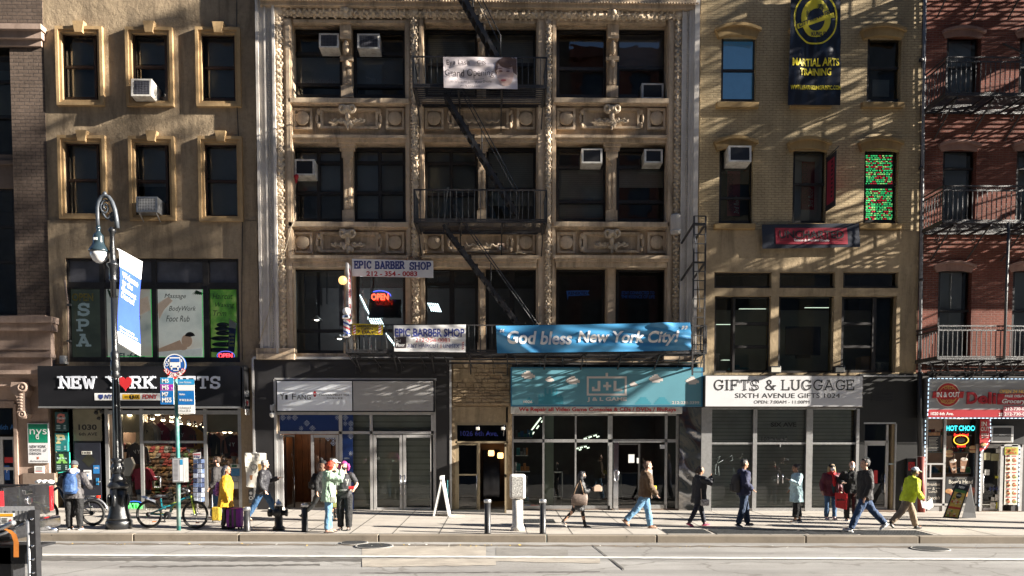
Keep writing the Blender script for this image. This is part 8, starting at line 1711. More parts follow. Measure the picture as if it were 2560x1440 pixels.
def person(label,at,top,hd,legs=((0,0),(0,0)),feet=(0,0),arms=((.0,.04,-.30),(.0,-.04,-.30)),lean=2,hy=0,hp=0,sk=0,wide=1.0,jacket=None,shirt=None,trousers=None,skirt=None,shoes=None,hair=None,hat=None,mask=None,scarf=None,glasses=False,beard=None,stance=.052,hk=1.0,group=None):
 p0=G(*at);ztop=W(at[0],top,p0.y).z;h=rad(hd);f=V((math.cos(h),math.sin(h),0));l=V((-math.sin(h),math.cos(h),0));u=V((0,0,1))
 bend=1-.5*(1-min(math.cos(rad(legs[0][0])),math.cos(rad(legs[1][0]))));H=(ztop-p0.z)*hk/(.985*(.5+.5*math.cos(rad(lean))))
 J=[];low=9
 for i,s in((0,1),(1,-1)):
  th,k=legs[i];hip=l*(s*stance*H)
  d1=f*math.sin(rad(th))-u*math.cos(rad(th));d2=f*math.sin(rad(th-k))-u*math.cos(rad(th-k));kn=hip+d1*.245*H+l*s*.004*H;an=kn+d2*.24*H
  fp=rad(feet[i]);fd=f*math.cos(fp)-u*math.sin(fp);fu=u*math.cos(fp)+f*math.sin(fp);fl=(f*0+fd);toe=an+fd*.095*H-fu*.028*H;heel=an-fd*.03*H-fu*.028*H
  J.append([hip,kn,an,fd,fu]);low=min(low,(toe-fu*.014*H).z,(heel-fu*.014*H).z)
 pel=V((p0.x,p0.y,p0.z-low));sc_=H/1.75
 for j in J:j[0]=j[0]+pel;j[1]=j[1]+pel;j[2]=j[2]+pel
 tu=(u*math.cos(rad(lean))+f*math.sin(rad(lean)));tf=f*math.cos(rad(lean))-u*math.sin(rad(lean))
 T=lambda a,b,c:pel+tf*(a*H)+l*(b*H)+tu*(c*H)
 neck=T(-.005,0,.315);A=rad(hy);B=rad(hp);hf=(f*math.cos(A)+l*math.sin(A));hl=(l*math.cos(A)-f*math.sin(A));hu=u*math.cos(B)-hf*math.sin(B);hf=hf*math.cos(B)+u*math.sin(B);hu=(u-hf*u.dot(hf)).normalized()
 hc=neck+tu*.045*H+hf*.018*H+hu*.055*H;hm=Matrix((hf,hl,hu)).transposed();HP=lambda a,b,c:hc+(hf*a+hl*b+hu*c)*sc_
 ar=[]
 for i,s in((0,1),(1,-1)):
  sh=T(0,s*.105*wide,.285);w=sh+f*(arms[i][0]*H)+l*(arms[i][1]*H)+u*(arms[i][2]*H);a,b=.165*H,.15*H;d=w-sh
  if d.length>(a+b)*.985:d=d.normalized()*(a+b)*.985;w=sh+d
  x=(a*a-b*b+d.length**2)/(2*d.length);y=math.sqrt(max(0,a*a-x*x));pole=(-f*.8+l*s*.5-u*.6);dn=d.normalized();pole=(pole-dn*pole.dot(dn)).normalized();ar.append((sh,sh+dn*x+pole*y,w))
 k=sc_
 o=MB();loft(o,[(T(0,0,-.03),l*.085*H*wide,tf*.055*H),(T(0,0,.02),l*.088*H*wide,tf*.06*H),(T(.003,0,.12),l*.075*H*wide,tf*.055*H),(T(.003,0,.22),l*.092*H*wide,tf*.062*H),(T(0,0,.285),l*.09*H*wide,tf*.048*H),(T(-.002,0,.31),l*.04*H,tf*.035*H)])
 o.tube([T(-.002,0,.29),neck,hc-hu*.03*H],[.038*H,.031*H,.033*H],12);o.ell(HP(-.005,0,.03),.098*k,.078*k,.088*k,18,0,hm);o.ell(HP(.03,0,-.045),.058*k,.056*k,.068*k,14,0,hm);o.ell(HP(.012,0,-.01),.08*k,.07*k,.07*k,14,0,hm)
 o.tube([HP(.088,0,.015),HP(.112,0,-.022),HP(.088,0,-.03)],[.010*k,.015*k,.011*k],8);o.ell(HP(.075,0,-.085),.022*k,.026*k,.018*k,8,0,hm);o.ell(HP(.085,0,-.058),.012*k,.024*k,.01*k,8,0,hm);o.ell(HP(.086,0,.028),.012*k,.05*k,.009*k,8,0,hm)
 for s in(1,-1):o.ell(HP(-.005,s*.08,-.005),.022*k,.010*k,.034*k,8,0,hm)
 for(sh,el,w),s in zip(ar,(1,-1)):
  o.tube([sh,sh.lerp(el,.5),el,el.lerp(w,.4),w],[.035*H*.8,.028*H,.023*H,.024*H,.016*H],10);d=(w-el).normalized();sd=d.cross(f if abs(d.dot(f))<.8 else u).normalized();nn=d.cross(sd)
  pc=w+d*.045*k;o.ell(pc,.05*k,.04*k,.018*k,10,0,Matrix((d,sd,nn)).transposed())
  for q in range(4):b=w+d*.08*k+sd*(q-1.5)*.02*k;L=(.058,.07,.066,.05)[q]*k;c_=nn*s*(.3);m1=b+(d+c_*.35).normalized()*L*.55;o.tube([b-d*.02*k,m1,m1+(d*.6+c_*1.6).normalized()*L*.5],[.0095*k,.0088*k,.0075*k],6)
  b=w+d*.03*k+sd*.035*k;o.tube([b,b+(d*.6+sd*.8)*.035*k,b+(d*1.0+sd*.9)*.06*k],[.012*k,.010*k,.008*k],6)
 for j in J:
  o.tube([j[0],j[0].lerp(j[1],.5),j[1],j[1].lerp(j[2],.35),j[2]],[.05*H,.044*H,.032*H,.032*H,.02*H],10);o.tube([j[2]-j[4]*.018*H-j[3]*.02*H,j[2]-j[4]*.02*H+j[3]*.08*H],[.02*H,.018*H],8)
 E=[HP(.084,s*.033,.008)for s in(1,-1)];L_=HP(.094,0,-.058)
 def face(p):
  if min((p-e).length for e in E)<.0125*k:return 1
  q=p-L_;
  if abs(q.dot(hu))<.008*k and abs(q.dot(hl))<.024*k and q.length<.03*k:return 2
  if beard and(p-hc).dot(hu)<-.03*k and(p-hc).dot(hf)>-.01*k and(p-hc).dot(hu)>-.13*k and(p-HP(.1,0,-.058)).length>.016*k:return 3
  return 0
 P=remesh(o,.0085,'person',[skin(sk),eyem,lipm,beard or lipm],None,p0,0,9,face,2);tag(P,label,'person',group or 'pedestrians on the pavement')
 def torso_piece(nm,mat,hem,pu,slv,hood=False,open_=0,flare=0,collar=True,pick=None,mats2=None):
  o=MB();W_=(.100 if hem>-.1 else .111)*H*wide*pu;D=(.076 if hem>-.1 else .084)*H*pu;t0=hem
  loft(o,[(T(0,0,t0),l*(W_*(1.0+flare)),tf*D*(1.02+flare)),(T(0,0,t0*.5+.02),l*W_*(1.0+flare*.4),tf*D*1.02),(T(.003,0,.10),l*.093*H*wide*pu,tf*D*.98),(T(.004,0,.20),l*.102*H*wide*pu,tf*.080*H*pu),(T(0,0,.272),l*.102*H*wide*pu,tf*.067*H*pu),(T(-.002,0,.305),l*.055*H*pu,tf*.045*H*pu)])
  if collar:o.tube([T(-.004,0,.295),T(-.004,0,.335)],[.05*H,.042*H],12)
  for(sh,el,w)in ar:
   e=w if slv>=1 else el.lerp(sh,1-slv*1.6)if slv<.6 else el.lerp(w,.6);pts=[sh-tu*.012*H,sh.lerp(el,.5),el]+([el.lerp(e,.5),e]if slv>=.6 else[]);
   if slv<.6:pts=[sh-tu*.012*H,sh.lerp(el,.45),sh.lerp(el,.8)]
   rr=[.050*H*pu,.044*H*pu,.040*H*pu,.036*H*pu,.031*H*pu][:len(pts)];o.tube(pts,rr,12);o.ell(sh-tu*.01*H,.05*H*pu,.05*H*pu,.045*H*pu,10)
  if hood:o.tube([T(.02,.05,.30),T(-.045,.05,.325),T(-.065,0,.315),T(-.045,-.05,.325),T(.02,-.05,.30)],.028*H,8);o.ell(T(-.055,0,.30),.035*H,.055*H,.045*H,10)
  return remesh(o,.013,nm,mats2 or mat,P,p0,.017,9,pick,3)
 if shirt:torso_piece('shirt',shirt[0],shirt[1],shirt[2],shirt[3],collar=False)
 if jacket:torso_piece('jacket',jacket['m'],jacket.get('hem',-.05),jacket.get('pu',1.08),jacket.get('slv',1),jacket.get('hood',False),0,jacket.get('flare',0),True,jacket.get('pick'),jacket.get('mats'))
 if trousers:
  m,cut,ln=trousers;o=MB();loft(o,[(T(0,0,-.06),l*.092*H*wide,tf*.064*H),(T(0,0,.0),l*.094*H*wide,tf*.066*H),(T(0,0,.05),l*.088*H*wide,tf*.060*H)])
  for j in J:e=j[1].lerp(j[2],ln);o.tube([j[0],j[0].lerp(j[1],.5),j[1],j[1].lerp(e,.4),e],[.063*H,.055*H*(.5+.5*cut),.045*H*cut,.043*H*cut,.038*H*cut],12);o.ell(j[1],.041*H*cut,.041*H*cut,.045*H,10)
  remesh(o,.013,'trousers',m,P,p0,.014,11)
 if skirt:
  m,z,fl=skirt;o=MB();loft(o,[(T(0,0,.06),l*.085*H,tf*.062*H),(T(0,0,-.05),l*.098*H,tf*.072*H),(pel+u*z*H,l*.10*H*(1+fl),f*.085*H*(1+fl))]);remesh(o,.013,'skirt',m,P,p0,.012,8)
 if shoes:
  m,sole,hi=shoes
  for j in J:
   an,fd,fu=j[2],j[3],j[4];o=MB();b=an-fu*.022*H;o.tube([b-fd*.022*H+fu*.0*H,b+fd*.02*H,b+fd*.062*H-fu*.006*H,b+fd*.095*H-fu*.008*H],[.024*H,.025*H,.022*H,.014*H],10);o.tube([an-fu*.02*H,an+fu*(.012+hi)*H],[.026*H,.028*H],10);sl=an-fu*.042*H;sdv=fd.cross(fu);n0=len(o.v)
   o.add([sl+fd*a*H+sdv*b_*H+fu*c*H for c in(0,.014)for a,b_ in((-.045,-.018),(-.045,.018),(.03,.026),(.085,.024),(.108,0),(.085,-.024),(.03,-.026))],[tuple(range(7)),tuple(reversed(range(7,14)))]+[(i,(i+1)%7,7+(i+1)%7,7+i)for i in range(7)])
   remesh(o,.010,'shoe',[m,sole],P,p0,0,9,lambda p,sl=sl,fu=fu:1 if(p-sl).dot(fu)<.013*H else 0,2)
 if hair:
  st,c=hair;m=pm('hair_'+st+'_%d'%int(c[0]*1000),c,.5,.35,40,.6,120);o=MB();o.ell(HP(-.022,0,.042),.098*k,.086*k,.088*k,16,0,hm);o.ell(HP(-.045,0,-.0),.07*k,.078*k,.075*k,14,0,hm)
  if st=='short':o.ell(HP(.03,0,.095),.055*k,.06*k,.03*k,10,0,hm)
  if st in('long','bob','wild','curly'):
   L={'long':.34,'bob':.17,'wild':.16,'curly':.36}[st];B_={'wild':1.35,'bob':1.15,'curly':1.25}.get(st,1)
   for a in range(-6,7):
    t_=a/6*1.9;q=HP(-.02-.075*math.cos(t_),.085*math.sin(t_)*B_,.05);e=HP(-.035-.08*math.cos(t_),.09*math.sin(t_)*B_,.05-L);mdd=q.lerp(e,.5)+(q-hc).normalized()*.018*B_;o.tube([q,mdd,e],[.032*k*B_,.034*k*B_,.018*k],7)
   if st!='curly':o.ell(HP(.055,0,.085),.035*k,.07*k,.035*k,10,0,hm)
  if st=='bun':o.ell(HP(-.13,0,.05),.055*k,.055*k,.05*k,10);[o.tube([HP(-.13,0,.05),HP(-.17,.05*s,.05+.04*s)],[.03*k,.012*k],6)for s in(-1,0,1)]
  if st=='tail':o.tube([HP(-.10,0,.04),HP(-.14,0,-.04),HP(-.12,0,-.16)],[.035*k,.04*k,.02*k],8)
  if st=='braids':
   for a in range(-7,8):t_=a/7*1.8;q=HP(-.02-.08*math.cos(t_),.085*math.sin(t_),.06);e=HP(-.05-.11*math.cos(t_),.11*math.sin(t_),-.22+.02*(a%3));o.tube([q,q.lerp(e,.4)+(q-hc).normalized()*.03,e],[.02*k,.018*k,.014*k],6)
  cut=[v for v in o.v]
  remesh(o,.009 if st!='braids' else .008,'hair',m,P,p0,.007 if st in('wild','curly')else .004,26 if st!='curly' else 34,None,1)
 if hat:
  st,m=hat;o=MB();o.ell(HP(-.012,0,.062),.108*k,.094*k,.082*k,16,0,hm)
  if st in('beanie','pom'):o.tube([HP(-.012+.1*math.cos(a),.09*math.sin(a),.035)for a in[2*math.pi*i/16 for i in range(16)]],.018*k,8,closed=True)
  if st=='pom':o.ell(HP(-.055,0,.165),.055*k,.055*k,.05*k,10)
  if st=='cap':loft(o,[(HP(.06,0,.045),hl*.075*k,hu*.012),(HP(.13,0,.04),hl*.07*k,hu*.010),(HP(.175,0,.022),hl*.04*k,hu*.009)])
  remesh(o,.008,'hat',m,P,p0,.002)
 if mask:o=MB();o.ell(HP(.058,0,-.052),.058*k,.064*k,.056*k,14,0,hm);o.ell(HP(.09,0,-.04),.03*k,.034*k,.042*k,10,0,hm);remesh(o,.007,'mask',mask,P,p0);
 if scarf:o=MB();o.tube([T(.06*math.cos(a),.055*math.sin(a),.325)for a in[2*math.pi*i/14 for i in range(14)]],.028*H,8,closed=True);o.tube([T(.07,.0,.30),T(.092,.01,.2),T(.098,.015,.09)],[.03*H,.035*H,.028*H],8);remesh(o,.012,'scarf',scarf,P,p0,.012,14)
 if glasses:
  o=MB()
  for e in E:o.tube([e+hf*.016*k+hl*.022*k*math.cos(a)+hu*.017*k*math.sin(a)for a in[2*math.pi*i/10 for i in range(10)]],.0025,4,closed=True)
  for s in(1,-1):o.tube([HP(.1,s*.055,.012),HP(.0,s*.082,.012)],.003,4)
  o.build('glasses',M['black'],P)
 return dict(P=P,T=T,HP=HP,ar=ar,H=H,f=f,l=l,u=u,k=k,pel=pel,J=J)
def backpack(pd,label,mat,mat2,sz=1.0,straps=True,z=.2):
 T,H=pd['T'],pd['H'];c=T(-.135*sz**.5,0,z);t=thing('backpack',label,'backpack',c-V((0,0,.22)),'backpacks worn by pedestrians');o=MB()
 loft(o,[(T(-.115,0,z-.14*sz),pd['l']*.075*H*sz,pd['f']*.045*H*sz),(T(-.125,0,z-.10*sz),pd['l']*.09*H*sz,pd['f']*.06*H*sz),(T(-.12,0,z+.04*sz),pd['l']*.085*H*sz,pd['f']*.055*H*sz),(T(-.11,0,z+.12*sz),pd['l']*.05*H*sz,pd['f']*.04*H*sz)]);remesh(o,.014,'pack',mat,t,c,.008,9)
 o=MB();loft(o,[(T(-.18*sz**.3,0,z-.12*sz),pd['l']*.06*H*sz,pd['f']*.02*H),(T(-.185*sz**.3,0,z-.02*sz),pd['l']*.055*H*sz,pd['f']*.018*H)]);remesh(o,.014,'front_pocket',mat2,t,c)
 if straps:
  o=MB()
  for s in(1,-1):o.tube([T(-.09,s*.05,z+.11),T(-.03,s*.062,.318),T(.055,s*.066,.29),T(.078,s*.075,.2),T(.04,s*.10,.1),T(-.07,s*.09,.06)],.012*H,6)
  o.build('strap',mat2,t)
 return t
denim=cl('denim_blue',(.03,.085,.18));denim_l=cl('denim_light',(.12,.25,.40));denim_d=cl('denim_dark',(.012,.028,.065));blkc=cl('black',(.007,.007,.008));charc=cl('charcoal',(.022,.022,.025));navyc=cl('navy',(.03,.035,.075));wsh=cl('white_shoe',(.68,.68,.68),.6,.1);blsh=cl('black_shoe',(.02,.02,.02),.5,.1);lthr=pm('black_leather',(.014,.016,.017),.3,.2,9,.3,40)
WALK=((24,6),(-18,14));
a=person('man in grey puffer jacket and beanie seen from behind, standing with a bicycle',(187,1324),1157,95,((2,0),(-2,0)),(0,0),((.12,.07,-.20),(.10,-.07,-.2)),3,0,-8,1,1.12,jacket=dict(m=cl('grey_puffer',(.06,.055,.058),.6,.5),hem=-.07,pu=1.22,hood=False),trousers=(blkc,1.15,.98),shoes=(charc,wsh,0),hat=('beanie',cl('beanie_grey',(.06,.065,.075))),stance=.075)
o=MB();T,H=a['T'],a['H'];o.ell(T(-.045,0,.325),.05*H,.065*H,.05*H,12);o.tube([T(.03,.05,.335),T(-.03,.055,.345),T(-.03,-.055,.345),T(.03,-.05,.335)],.03*H,8);remesh(o,.012,'hood',cl('pale_hood',(.45,.42,.45)),a['P'],wl(a['P']),.008)
backpack(a,'blue backpack worn by the man in grey puffer jacket',cl('pack_blue',(.03,.075,.20),.6),cl('pack_blue2',(.035,.085,.21),.6),1.12,True,.16)
a=person('woman in mustard yellow coat with long grey braids, standing beside a purple suitcase',(566,1322),1165,10,((3,0),(-3,4)),(0,0),((.03,.05,-.30),(.06,-.06,-.29)),2,-18,0,1,1.12,jacket=dict(m=cl('mustard_coat',(.62,.33,.012),.7,.5),hem=-.17,pu=1.25,flare=.14),trousers=(lthr,.95,.9),shoes=(blsh,blsh,.03),hair=('braids',(.045,.045,.055)),scarf=None,hk=.98)
backpack(a,'colourful patterned backpack on the woman in yellow coat',pm('pack_pattern',(.20,.06,.22),.6,.9,22),pm('pack_pattern2',(.10,.05,.25),.6,.9,25),.85,False,.12)
a=person('man in dark jacket facing left, half hidden behind the woman in yellow coat',(548,1299),1146,175,((12,4),(-14,8)),(0,18),((.06,.05,-.28),(-.05,-.05,-.29)),2,0,0,0,1.05,jacket=dict(m=cl('dark_grey_jacket',(.03,.027,.027)),hem=-.12,pu=1.12),trousers=(denim,1.1,.95),shoes=(cl('tan_shoe',(.42,.30,.22)),wsh,0),hair=('short',(.06,.035,.02)),beard=pm('beard_brown',(.07,.04,.03),.8))
t=thing('suitcase','small yellow framed suitcase behind the woman in yellow coat','suitcase',G(541,1306));p=wl(t);o=MB();o.cbox(p.x-.10,p.y-.1,p.z+.05,p.x+.12,p.y+.1,p.z+.42,.03);o.build('shell',cl('dull_yellow',(.40,.27,.02)),t);o=MB();[o.tube([p+V((s*.1,0,0)),p+V((s*.1,0,.75))],.012,5)for s in(-1,1)];o.build('handle',M['alu'],t)
a=person('gray haired man with glasses in dark quilted jacket walking right past the bollard',(657,1302),1156,0,((30,10),(-24,8)),(-8,28),((.20,.0,-.10),(.05,.0,-.29)),6,0,0,3,1.18,jacket=dict(m=pm('quilted_charcoal',(.022,.022,.028),.55,.3,9,.8,25),hem=-.07,pu=1.2),trousers=(denim,1.15,.97),shoes=(cl('brown_shoe',(.12,.07,.04)),blsh,0),hair=('short',(.36,.35,.34)),glasses=True,hk=1.03)
w=a['ar'][0][2];t=thing('phone','black phone with dangling strap in the hand of the gray haired man','phone',w);o=MB();q=w+V((.11,-.02,.02));o.cbox(q.x-.05,q.y-.035,q.z,q.x+.06,q.y+.035,q.z+.012,.004);o.build('body',M['black'],t);o=MB();o.tube([q,q+V((-.06,0,-.1)),q+V((-.1,0,-.12))],.006,4);o.build('strap',M['white'],t)
a=person('woman in black pompom hat with curly hair and leather leggings striding right',(803,1304),1152,0,((22,4),(-28,18)),(-5,35),((.06,.05,-.28),(-.05,-.05,-.29)),5,0,0,0,.95,jacket=dict(m=blkc,hem=-.05,pu=1.1),trousers=(lthr,.85,.95),shoes=(blsh,blsh,.04),hair=('curly',(.11,.055,.03)),hat=('pom',blkc),mask=cl('pink_mask',(.55,.28,.42)))
backpack(a,'black backpack on the woman in pompom hat',blkc,charc,1.0,False,.15)
a=person('person in white cap and olive skirt half hidden behind the red haired woman',(834,1301),1153,10,((4,0),(-4,0)),(0,0),((.03,.04,-.29),(.03,-.04,-.29)),2,0,0,1,.95,jacket=dict(m=blkc,hem=-.05,pu=1.05),skirt=(cl('olive_skirt',(.16,.17,.05),.9,.5),-.30,.25),trousers=(blkc,.75,.95),shoes=(cl('grey_boot',(.06,.06,.06)),charc,.05),hat=('cap',cl('white_cap',(.66,.64,.62))))
mint=cl('mint_jacket',(.30,.42,.32),.75,.5);orng=cl('orange_lining',(.62,.10,.015))
zh=[0]
a=person('red haired woman in mint jacket with orange hem raising a hand to her face',(822,1331),1156,15,((2,0),(-2,3)),(0,0),((.10,.0,.04),(.16,.06,.06)),3,5,-14,3,1.12,jacket=dict(m=mint,hem=-.09,pu=1.25,flare=.06,hood=True,mats=[mint,orng],pick=lambda p:1 if p.z<zh[0]else 0)if zh.__setitem__(0,G(822,1331).z+.705)is None else None,trousers=(denim_l,.98,.97),shoes=(pm('floral_boot',(.30,.17,.13),.6,.6,40),charc,.04),hair=('wild',(.36,.04,.012)))
t=thing('handbag','white and green strapped bag hanging at the hip of the red haired woman','bag',a['T'](.05,-.13,-.02));q=wl(t);o=MB();o.cbox(q.x-.06,q.y-.05,q.z-.14,q.x+.09,q.y+.02,q.z+.02,.02);o.build('pouch',cl('pale_bag',(.42,.46,.38)),t);o=MB();o.tube([q+V((-.03,-.03,0)),a['T'](-.02,-.12,.15),a['T'](0,-.06,.31)],.012,5);o.build('strap',blkc,t)
a=person('pink haired woman in black mask and grey printed tee, facing the street',(862,1325),1157,268,((2,0),(-3,2)),(0,0),((.10,.06,-.20),(.02,-.09,-.28)),1,8,-6,3,1.0,shirt=(cl('grey_tee',(.035,.035,.04)),-.03,1.06,.5),trousers=(blkc,1.25,.97),shoes=(blsh,blsh,.06),hair=('bob',(.42,.05,.22)),mask=blkc,stance=.06)
T,H=a['T'],a['H'];o=MB();c=T(.078,.0,.19);txt(o,'M',c.x-.15,c.z-.09,c.x+.02,c.z+.10,c.y,0,bold=.1);txt(o,'TV',c.x+.02,c.z-.11,c.x+.15,c.z+.06,c.y-.006,0,shear=.2,bold=.04);o.build('shirt_print',M['white'],a['P'])
w=a['ar'][0][2];t=thing('phone','red phone held by the pink haired woman','phone',w);o=MB();q=w+V((-.05,-.10,.02));o.cbox(q.x-.07,q.y-.01,q.z-.02,q.x+.07,q.y+.01,q.z+.05,.008);o.build('case',M['red'],t);o=MB();o.ell(q+V((-.05,.01,.03)),.012,.006,.012,8);o.build('lens',M['black'],t)
t=thing('belt_bag','black belt bag with studded strap on the pink haired woman','bag',T(.09,0,.02));o=MB();o.tube([T(.072*math.cos(a_),.095*math.sin(a_),.06)for a_ in[2*math.pi*i/16 for i in range(16)]],.018*H,6,closed=True);o.build('strap',pm('studded',(.2,.2,.2),.4,.9,60),t);q=T(.10,.02,.03);o=MB();o.cbox(q.x-.11,q.y-.05,q.z-.14,q.x+.11,q.y+.05,q.z+.03,.03);o.build('pouch',blkc,t)
a=person('woman in black coat and mask walking right carrying a takeaway box',(1448,1320),1180,0,((14,2),(-30,12)),(0,38),((.20,.0,-.10),(.18,.03,-.12)),5,0,-4,0,1.0,jacket=dict(m=pm('quilted_black',(.012,.012,.014),.5,.3,9,.8,28),hem=-.20,pu=1.18,flare=.05),trousers=(blkc,.72,.97),shoes=(charc,wsh,0),hair=('long',(.015,.014,.018)),mask=charc)
w=a['ar'][1][2];t=thing('takeaway_box','light brown paper takeaway box held by the woman in black coat','box',w);q=w+V((.15,-.03,.02));o=MB();o.cbox(q.x-.10,q.y-.08,q.z-.06,q.x+.11,q.y+.08,q.z+.05,.01);o.build('carton',pm('paper_pale',(.62,.45,.34),.7,.1,8),t);o=MB();o.prism([(q.x-.11,q.z+.05),(q.x+.12,q.z+.05),(q.x+.06,q.z+.10),(q.x-.05,q.z+.10)],q.y-.08,q.y+.08);o.build('lid',pm('paper_pale'),t)
t=thing('tote_bag','brown patterned tote bag on the arm of the woman in black coat','bag',a['T'](-.01,-.15,-.09));q=wl(t);o=MB();loft(o,[(q+V((0,0,-.02)),V((.20,0,0)),V((0,.06,0))),(q+V((.01,0,.16)),V((.215,0,0)),V((0,.05,0))),(q+V((.01,0,.27)),V((.2,0,0)),V((0,.03,0)))]);o.build('bag',pm('tote_pattern',(.16,.12,.10),.6,.75,55),t);o=MB();o.tube([q+V((-.14,-.03,.26)),q+V((-.06,-.05,.5)),q+V((.02,-.06,.62)),q+V((.12,-.03,.26))],.012,5);o.build('handle',pm('tan_leather',(.40,.27,.18),.5),t)
a=person('man with glasses in olive brown jacket and light jeans walking right past the game shop',(1612,1322),1156,0,((12,2),(-30,16)),(0,40),((.07,.0,-.29),(.12,.0,-.28)),4,0,0,3,1.2,jacket=dict(m=cl('olive_brown',(.085,.048,.022),.75,.5),hem=-.04,pu=1.22,hood=True),trousers=(denim_l,1.15,.99),shoes=(cl('brown_boot',(.20,.10,.06)),cl('sole_tan',(.3,.2,.15)),.02),hair=('short',(.13,.075,.05)),glasses=True)
w=a['T'](.12,.04,.10);t=thing('paper_packet','bright yellow packet tucked under the arm of the man in olive brown jacket','packet',w);o=MB();o.cbox(w.x-.04,w.y-.06,w.z-.05,w.x+.08,w.y+.05,w.z+.05,.012);o.build('packet',pm('packet_yellow',(.72,.62,.02),.5,.05),t);o=MB();o.box(w.x-.03,w.y-.063,w.z-.01,w.x+.07,w.y-.058,w.z+.01);o.build('label',M['white'],t)
a=person('woman in navy hooded coat with patterned shoulder bag, hand raised to her face',(1746,1316),1168,12,((18,4),(-20,8)),(-4,22),((.10,.02,-.24),(.13,-.02,.02)),3,-5,6,1,1.12,jacket=dict(m=cl('navy_black_coat',(.009,.010,.016),.7,.4),hem=-.13,pu=1.25,hood=True),trousers=(cl('navy_legging',(.009,.011,.024)),.92,.95),shoes=(pm('neon_trainer',(.10,.03,.05),.5,.5,30),pm('pink_sole',(.65,.05,.17),.5),0),hair=('tail',(.045,.03,.025)))
o=MB();T=a['T'];HP=a['HP'];o.tube([HP(-.01+.0*math.cos(x),.1*math.cos(x),.02+.11*math.sin(x))for x in[rad(i*15)for i in range(13)]],.012,6);[o.ell(HP(-.01,s*.095,.0),.035,.02,.04,10)for s in(1,-1)];t=o.build('headphones',M['black'],None);tag(t,'black headphones over the hair of the woman in navy hooded coat','headphones')
q=T(.03,-.155,-.09);t=thing('shoulder_bag','small white multicolour patterned bag on a chain strap at her hip','bag',q);o=MB();o.cbox(q.x-.10,q.y-.05,q.z-.11,q.x+.12,q.y+.03,q.z+.06,.025);o.build('pouch',pm('multi_pattern',(.45,.42,.42),.5,.8,28),t);o=MB();o.tube([q+V((-.08,-.02,.06)),T(-.03,-.13,.1),T(-.02,-.06,.25),T(0,.0,.33)],.012,5);o.build('strap',pm('pale_strap',(.45,.36,.3),.5),t)
a=person('man in navy hoodie walking right with a dark backpack and dark jeans',(1857,1321),1157,5,((14,6),(-6,10)),(-2,24),((.06,.02,-.29),(.08,-.03,-.24)),0,0,3,1,1.08,jacket=dict(m=cl('navy_hoodie',(.015,.019,.055),.8,.5),hem=-.05,pu=1.16,hood=True),trousers=(denim_d,1.15,.98),shoes=(charc,wsh,0),hair=('short',(.014,.013,.013)),beard=None,stance=.045)
backpack(a,'dark grey backpack worn by the man in navy hoodie',cl('pack_grey',(.05,.047,.047)),cl('pack_grey2',(.035,.034,.034)),1.05,True,.14)
a=person('woman in pale blue coat with a messy bun looking at her phone, facing left',(1990,1306),1160,184,((6,2),(-8,6)),(0,0),((.17,.0,-.08),(.05,-.05,-.26)),0,0,-16,1,1.0,jacket=dict(m=cl('pale_blue_coat',(.42,.58,.62),.75,.3),hem=-.17,pu=1.12,flare=.12),trousers=(blkc,1.35,.80),shoes=(pm('mixed_trainer',(.10,.09,.09),.5,.8,40),wsh,0),hair=('bun',(.03,.018,.015)),hk=.98)
w=a['ar'][1][2]if a['ar'][1][2].x<a['ar'][0][2].x else a['ar'][0][2];t=thing('phone','black phone in the hand of the woman in pale blue coat','phone',w);o=MB();q=w+V((-.09,-.01,.05));o.cbox(q.x-.055,q.y-.035,q.z-.01,q.x+.05,q.y+.035,q.z+.008,.004);o.xform(Matrix.Translation(q)@Matrix.Rotation(rad(25),4,'Y')@Matrix.Translation(-q));o.build('body',M['black'],t);o=MB();o.box(q.x-.04,q.y-.03,q.z+.012,q.x+.04,q.y+.03,q.z+.014);o.build('screen',pm('screen_black'),t)
burg=cl('burgundy_puffer',(.10,.008,.02),.6,.6)
a=person('woman in burgundy jacket, red scarf and black beanie with a white mask',(2076,1299),1164,272,((2,0),(-2,0)),(0,0),((.03,.05,-.30),(.06,-.07,-.29)),1,0,4,3,1.12,jacket=dict(m=burg,hem=-.09,pu=1.2,flare=.1),trousers=(denim,1.0,.94),shoes=(cl('pink_white_shoe',(.62,.45,.45)),wsh,0),hair=('long',(.40,.28,.14)),hat=('beanie',blkc),mask=M['white'],scarf=cl('red_scarf',(.55,.015,.02)),stance=.06)
o=MB();T,H=a['T'],a['H'];loft(o,[(T(.045,0,-.06),a['l']*.05*H,a['f']*.05*H),(T(.05,0,.1),a['l']*.05*H,a['f']*.05*H),(T(.045,0,.2),a['l']*.04*H,a['f']*.05*H)]);remesh(o,.012,'sweater',cl('dark_teal',(.02,.07,.085)),a['P'],wl(a['P']),.008)
q=G(2105,1300);q=W(2105,1230,q.y-.25);t=thing('shopping_bag','bright red shopping bag with black lettering held by the woman in red scarf','bag',q);o=MB();zt=W(2105,1234,q.y).z;zb=W(2105,1274,q.y).z;xa=W(2087,1250,q.y).x;xb=W(2124,1250,q.y).x
o.add([(xa,q.y,zt+.02),(xb-.12,q.y-.1,zt),(xb,q.y+.1,zt+.0),(xa+.1,q.y+.18,zt+.02),(xa+.02,q.y,zb+.06),(xb-.12,q.y-.1,zb),(xb-.03,q.y+.1,zb+.05),(xa+.1,q.y+.18,zb+.06)],[(0,4,5,1),(1,5,6,2),(2,6,7,3),(3,7,4,0),(4,7,6,5)]);o.build('bag',pm('bag_red',(.58,.02,.025),.5,.1,6),t)
o=MB();n0=0
def bgp(x,z):s=(x-xa)/(xb-.12-xa);return V((x,q.y-.1*s-.006,z))
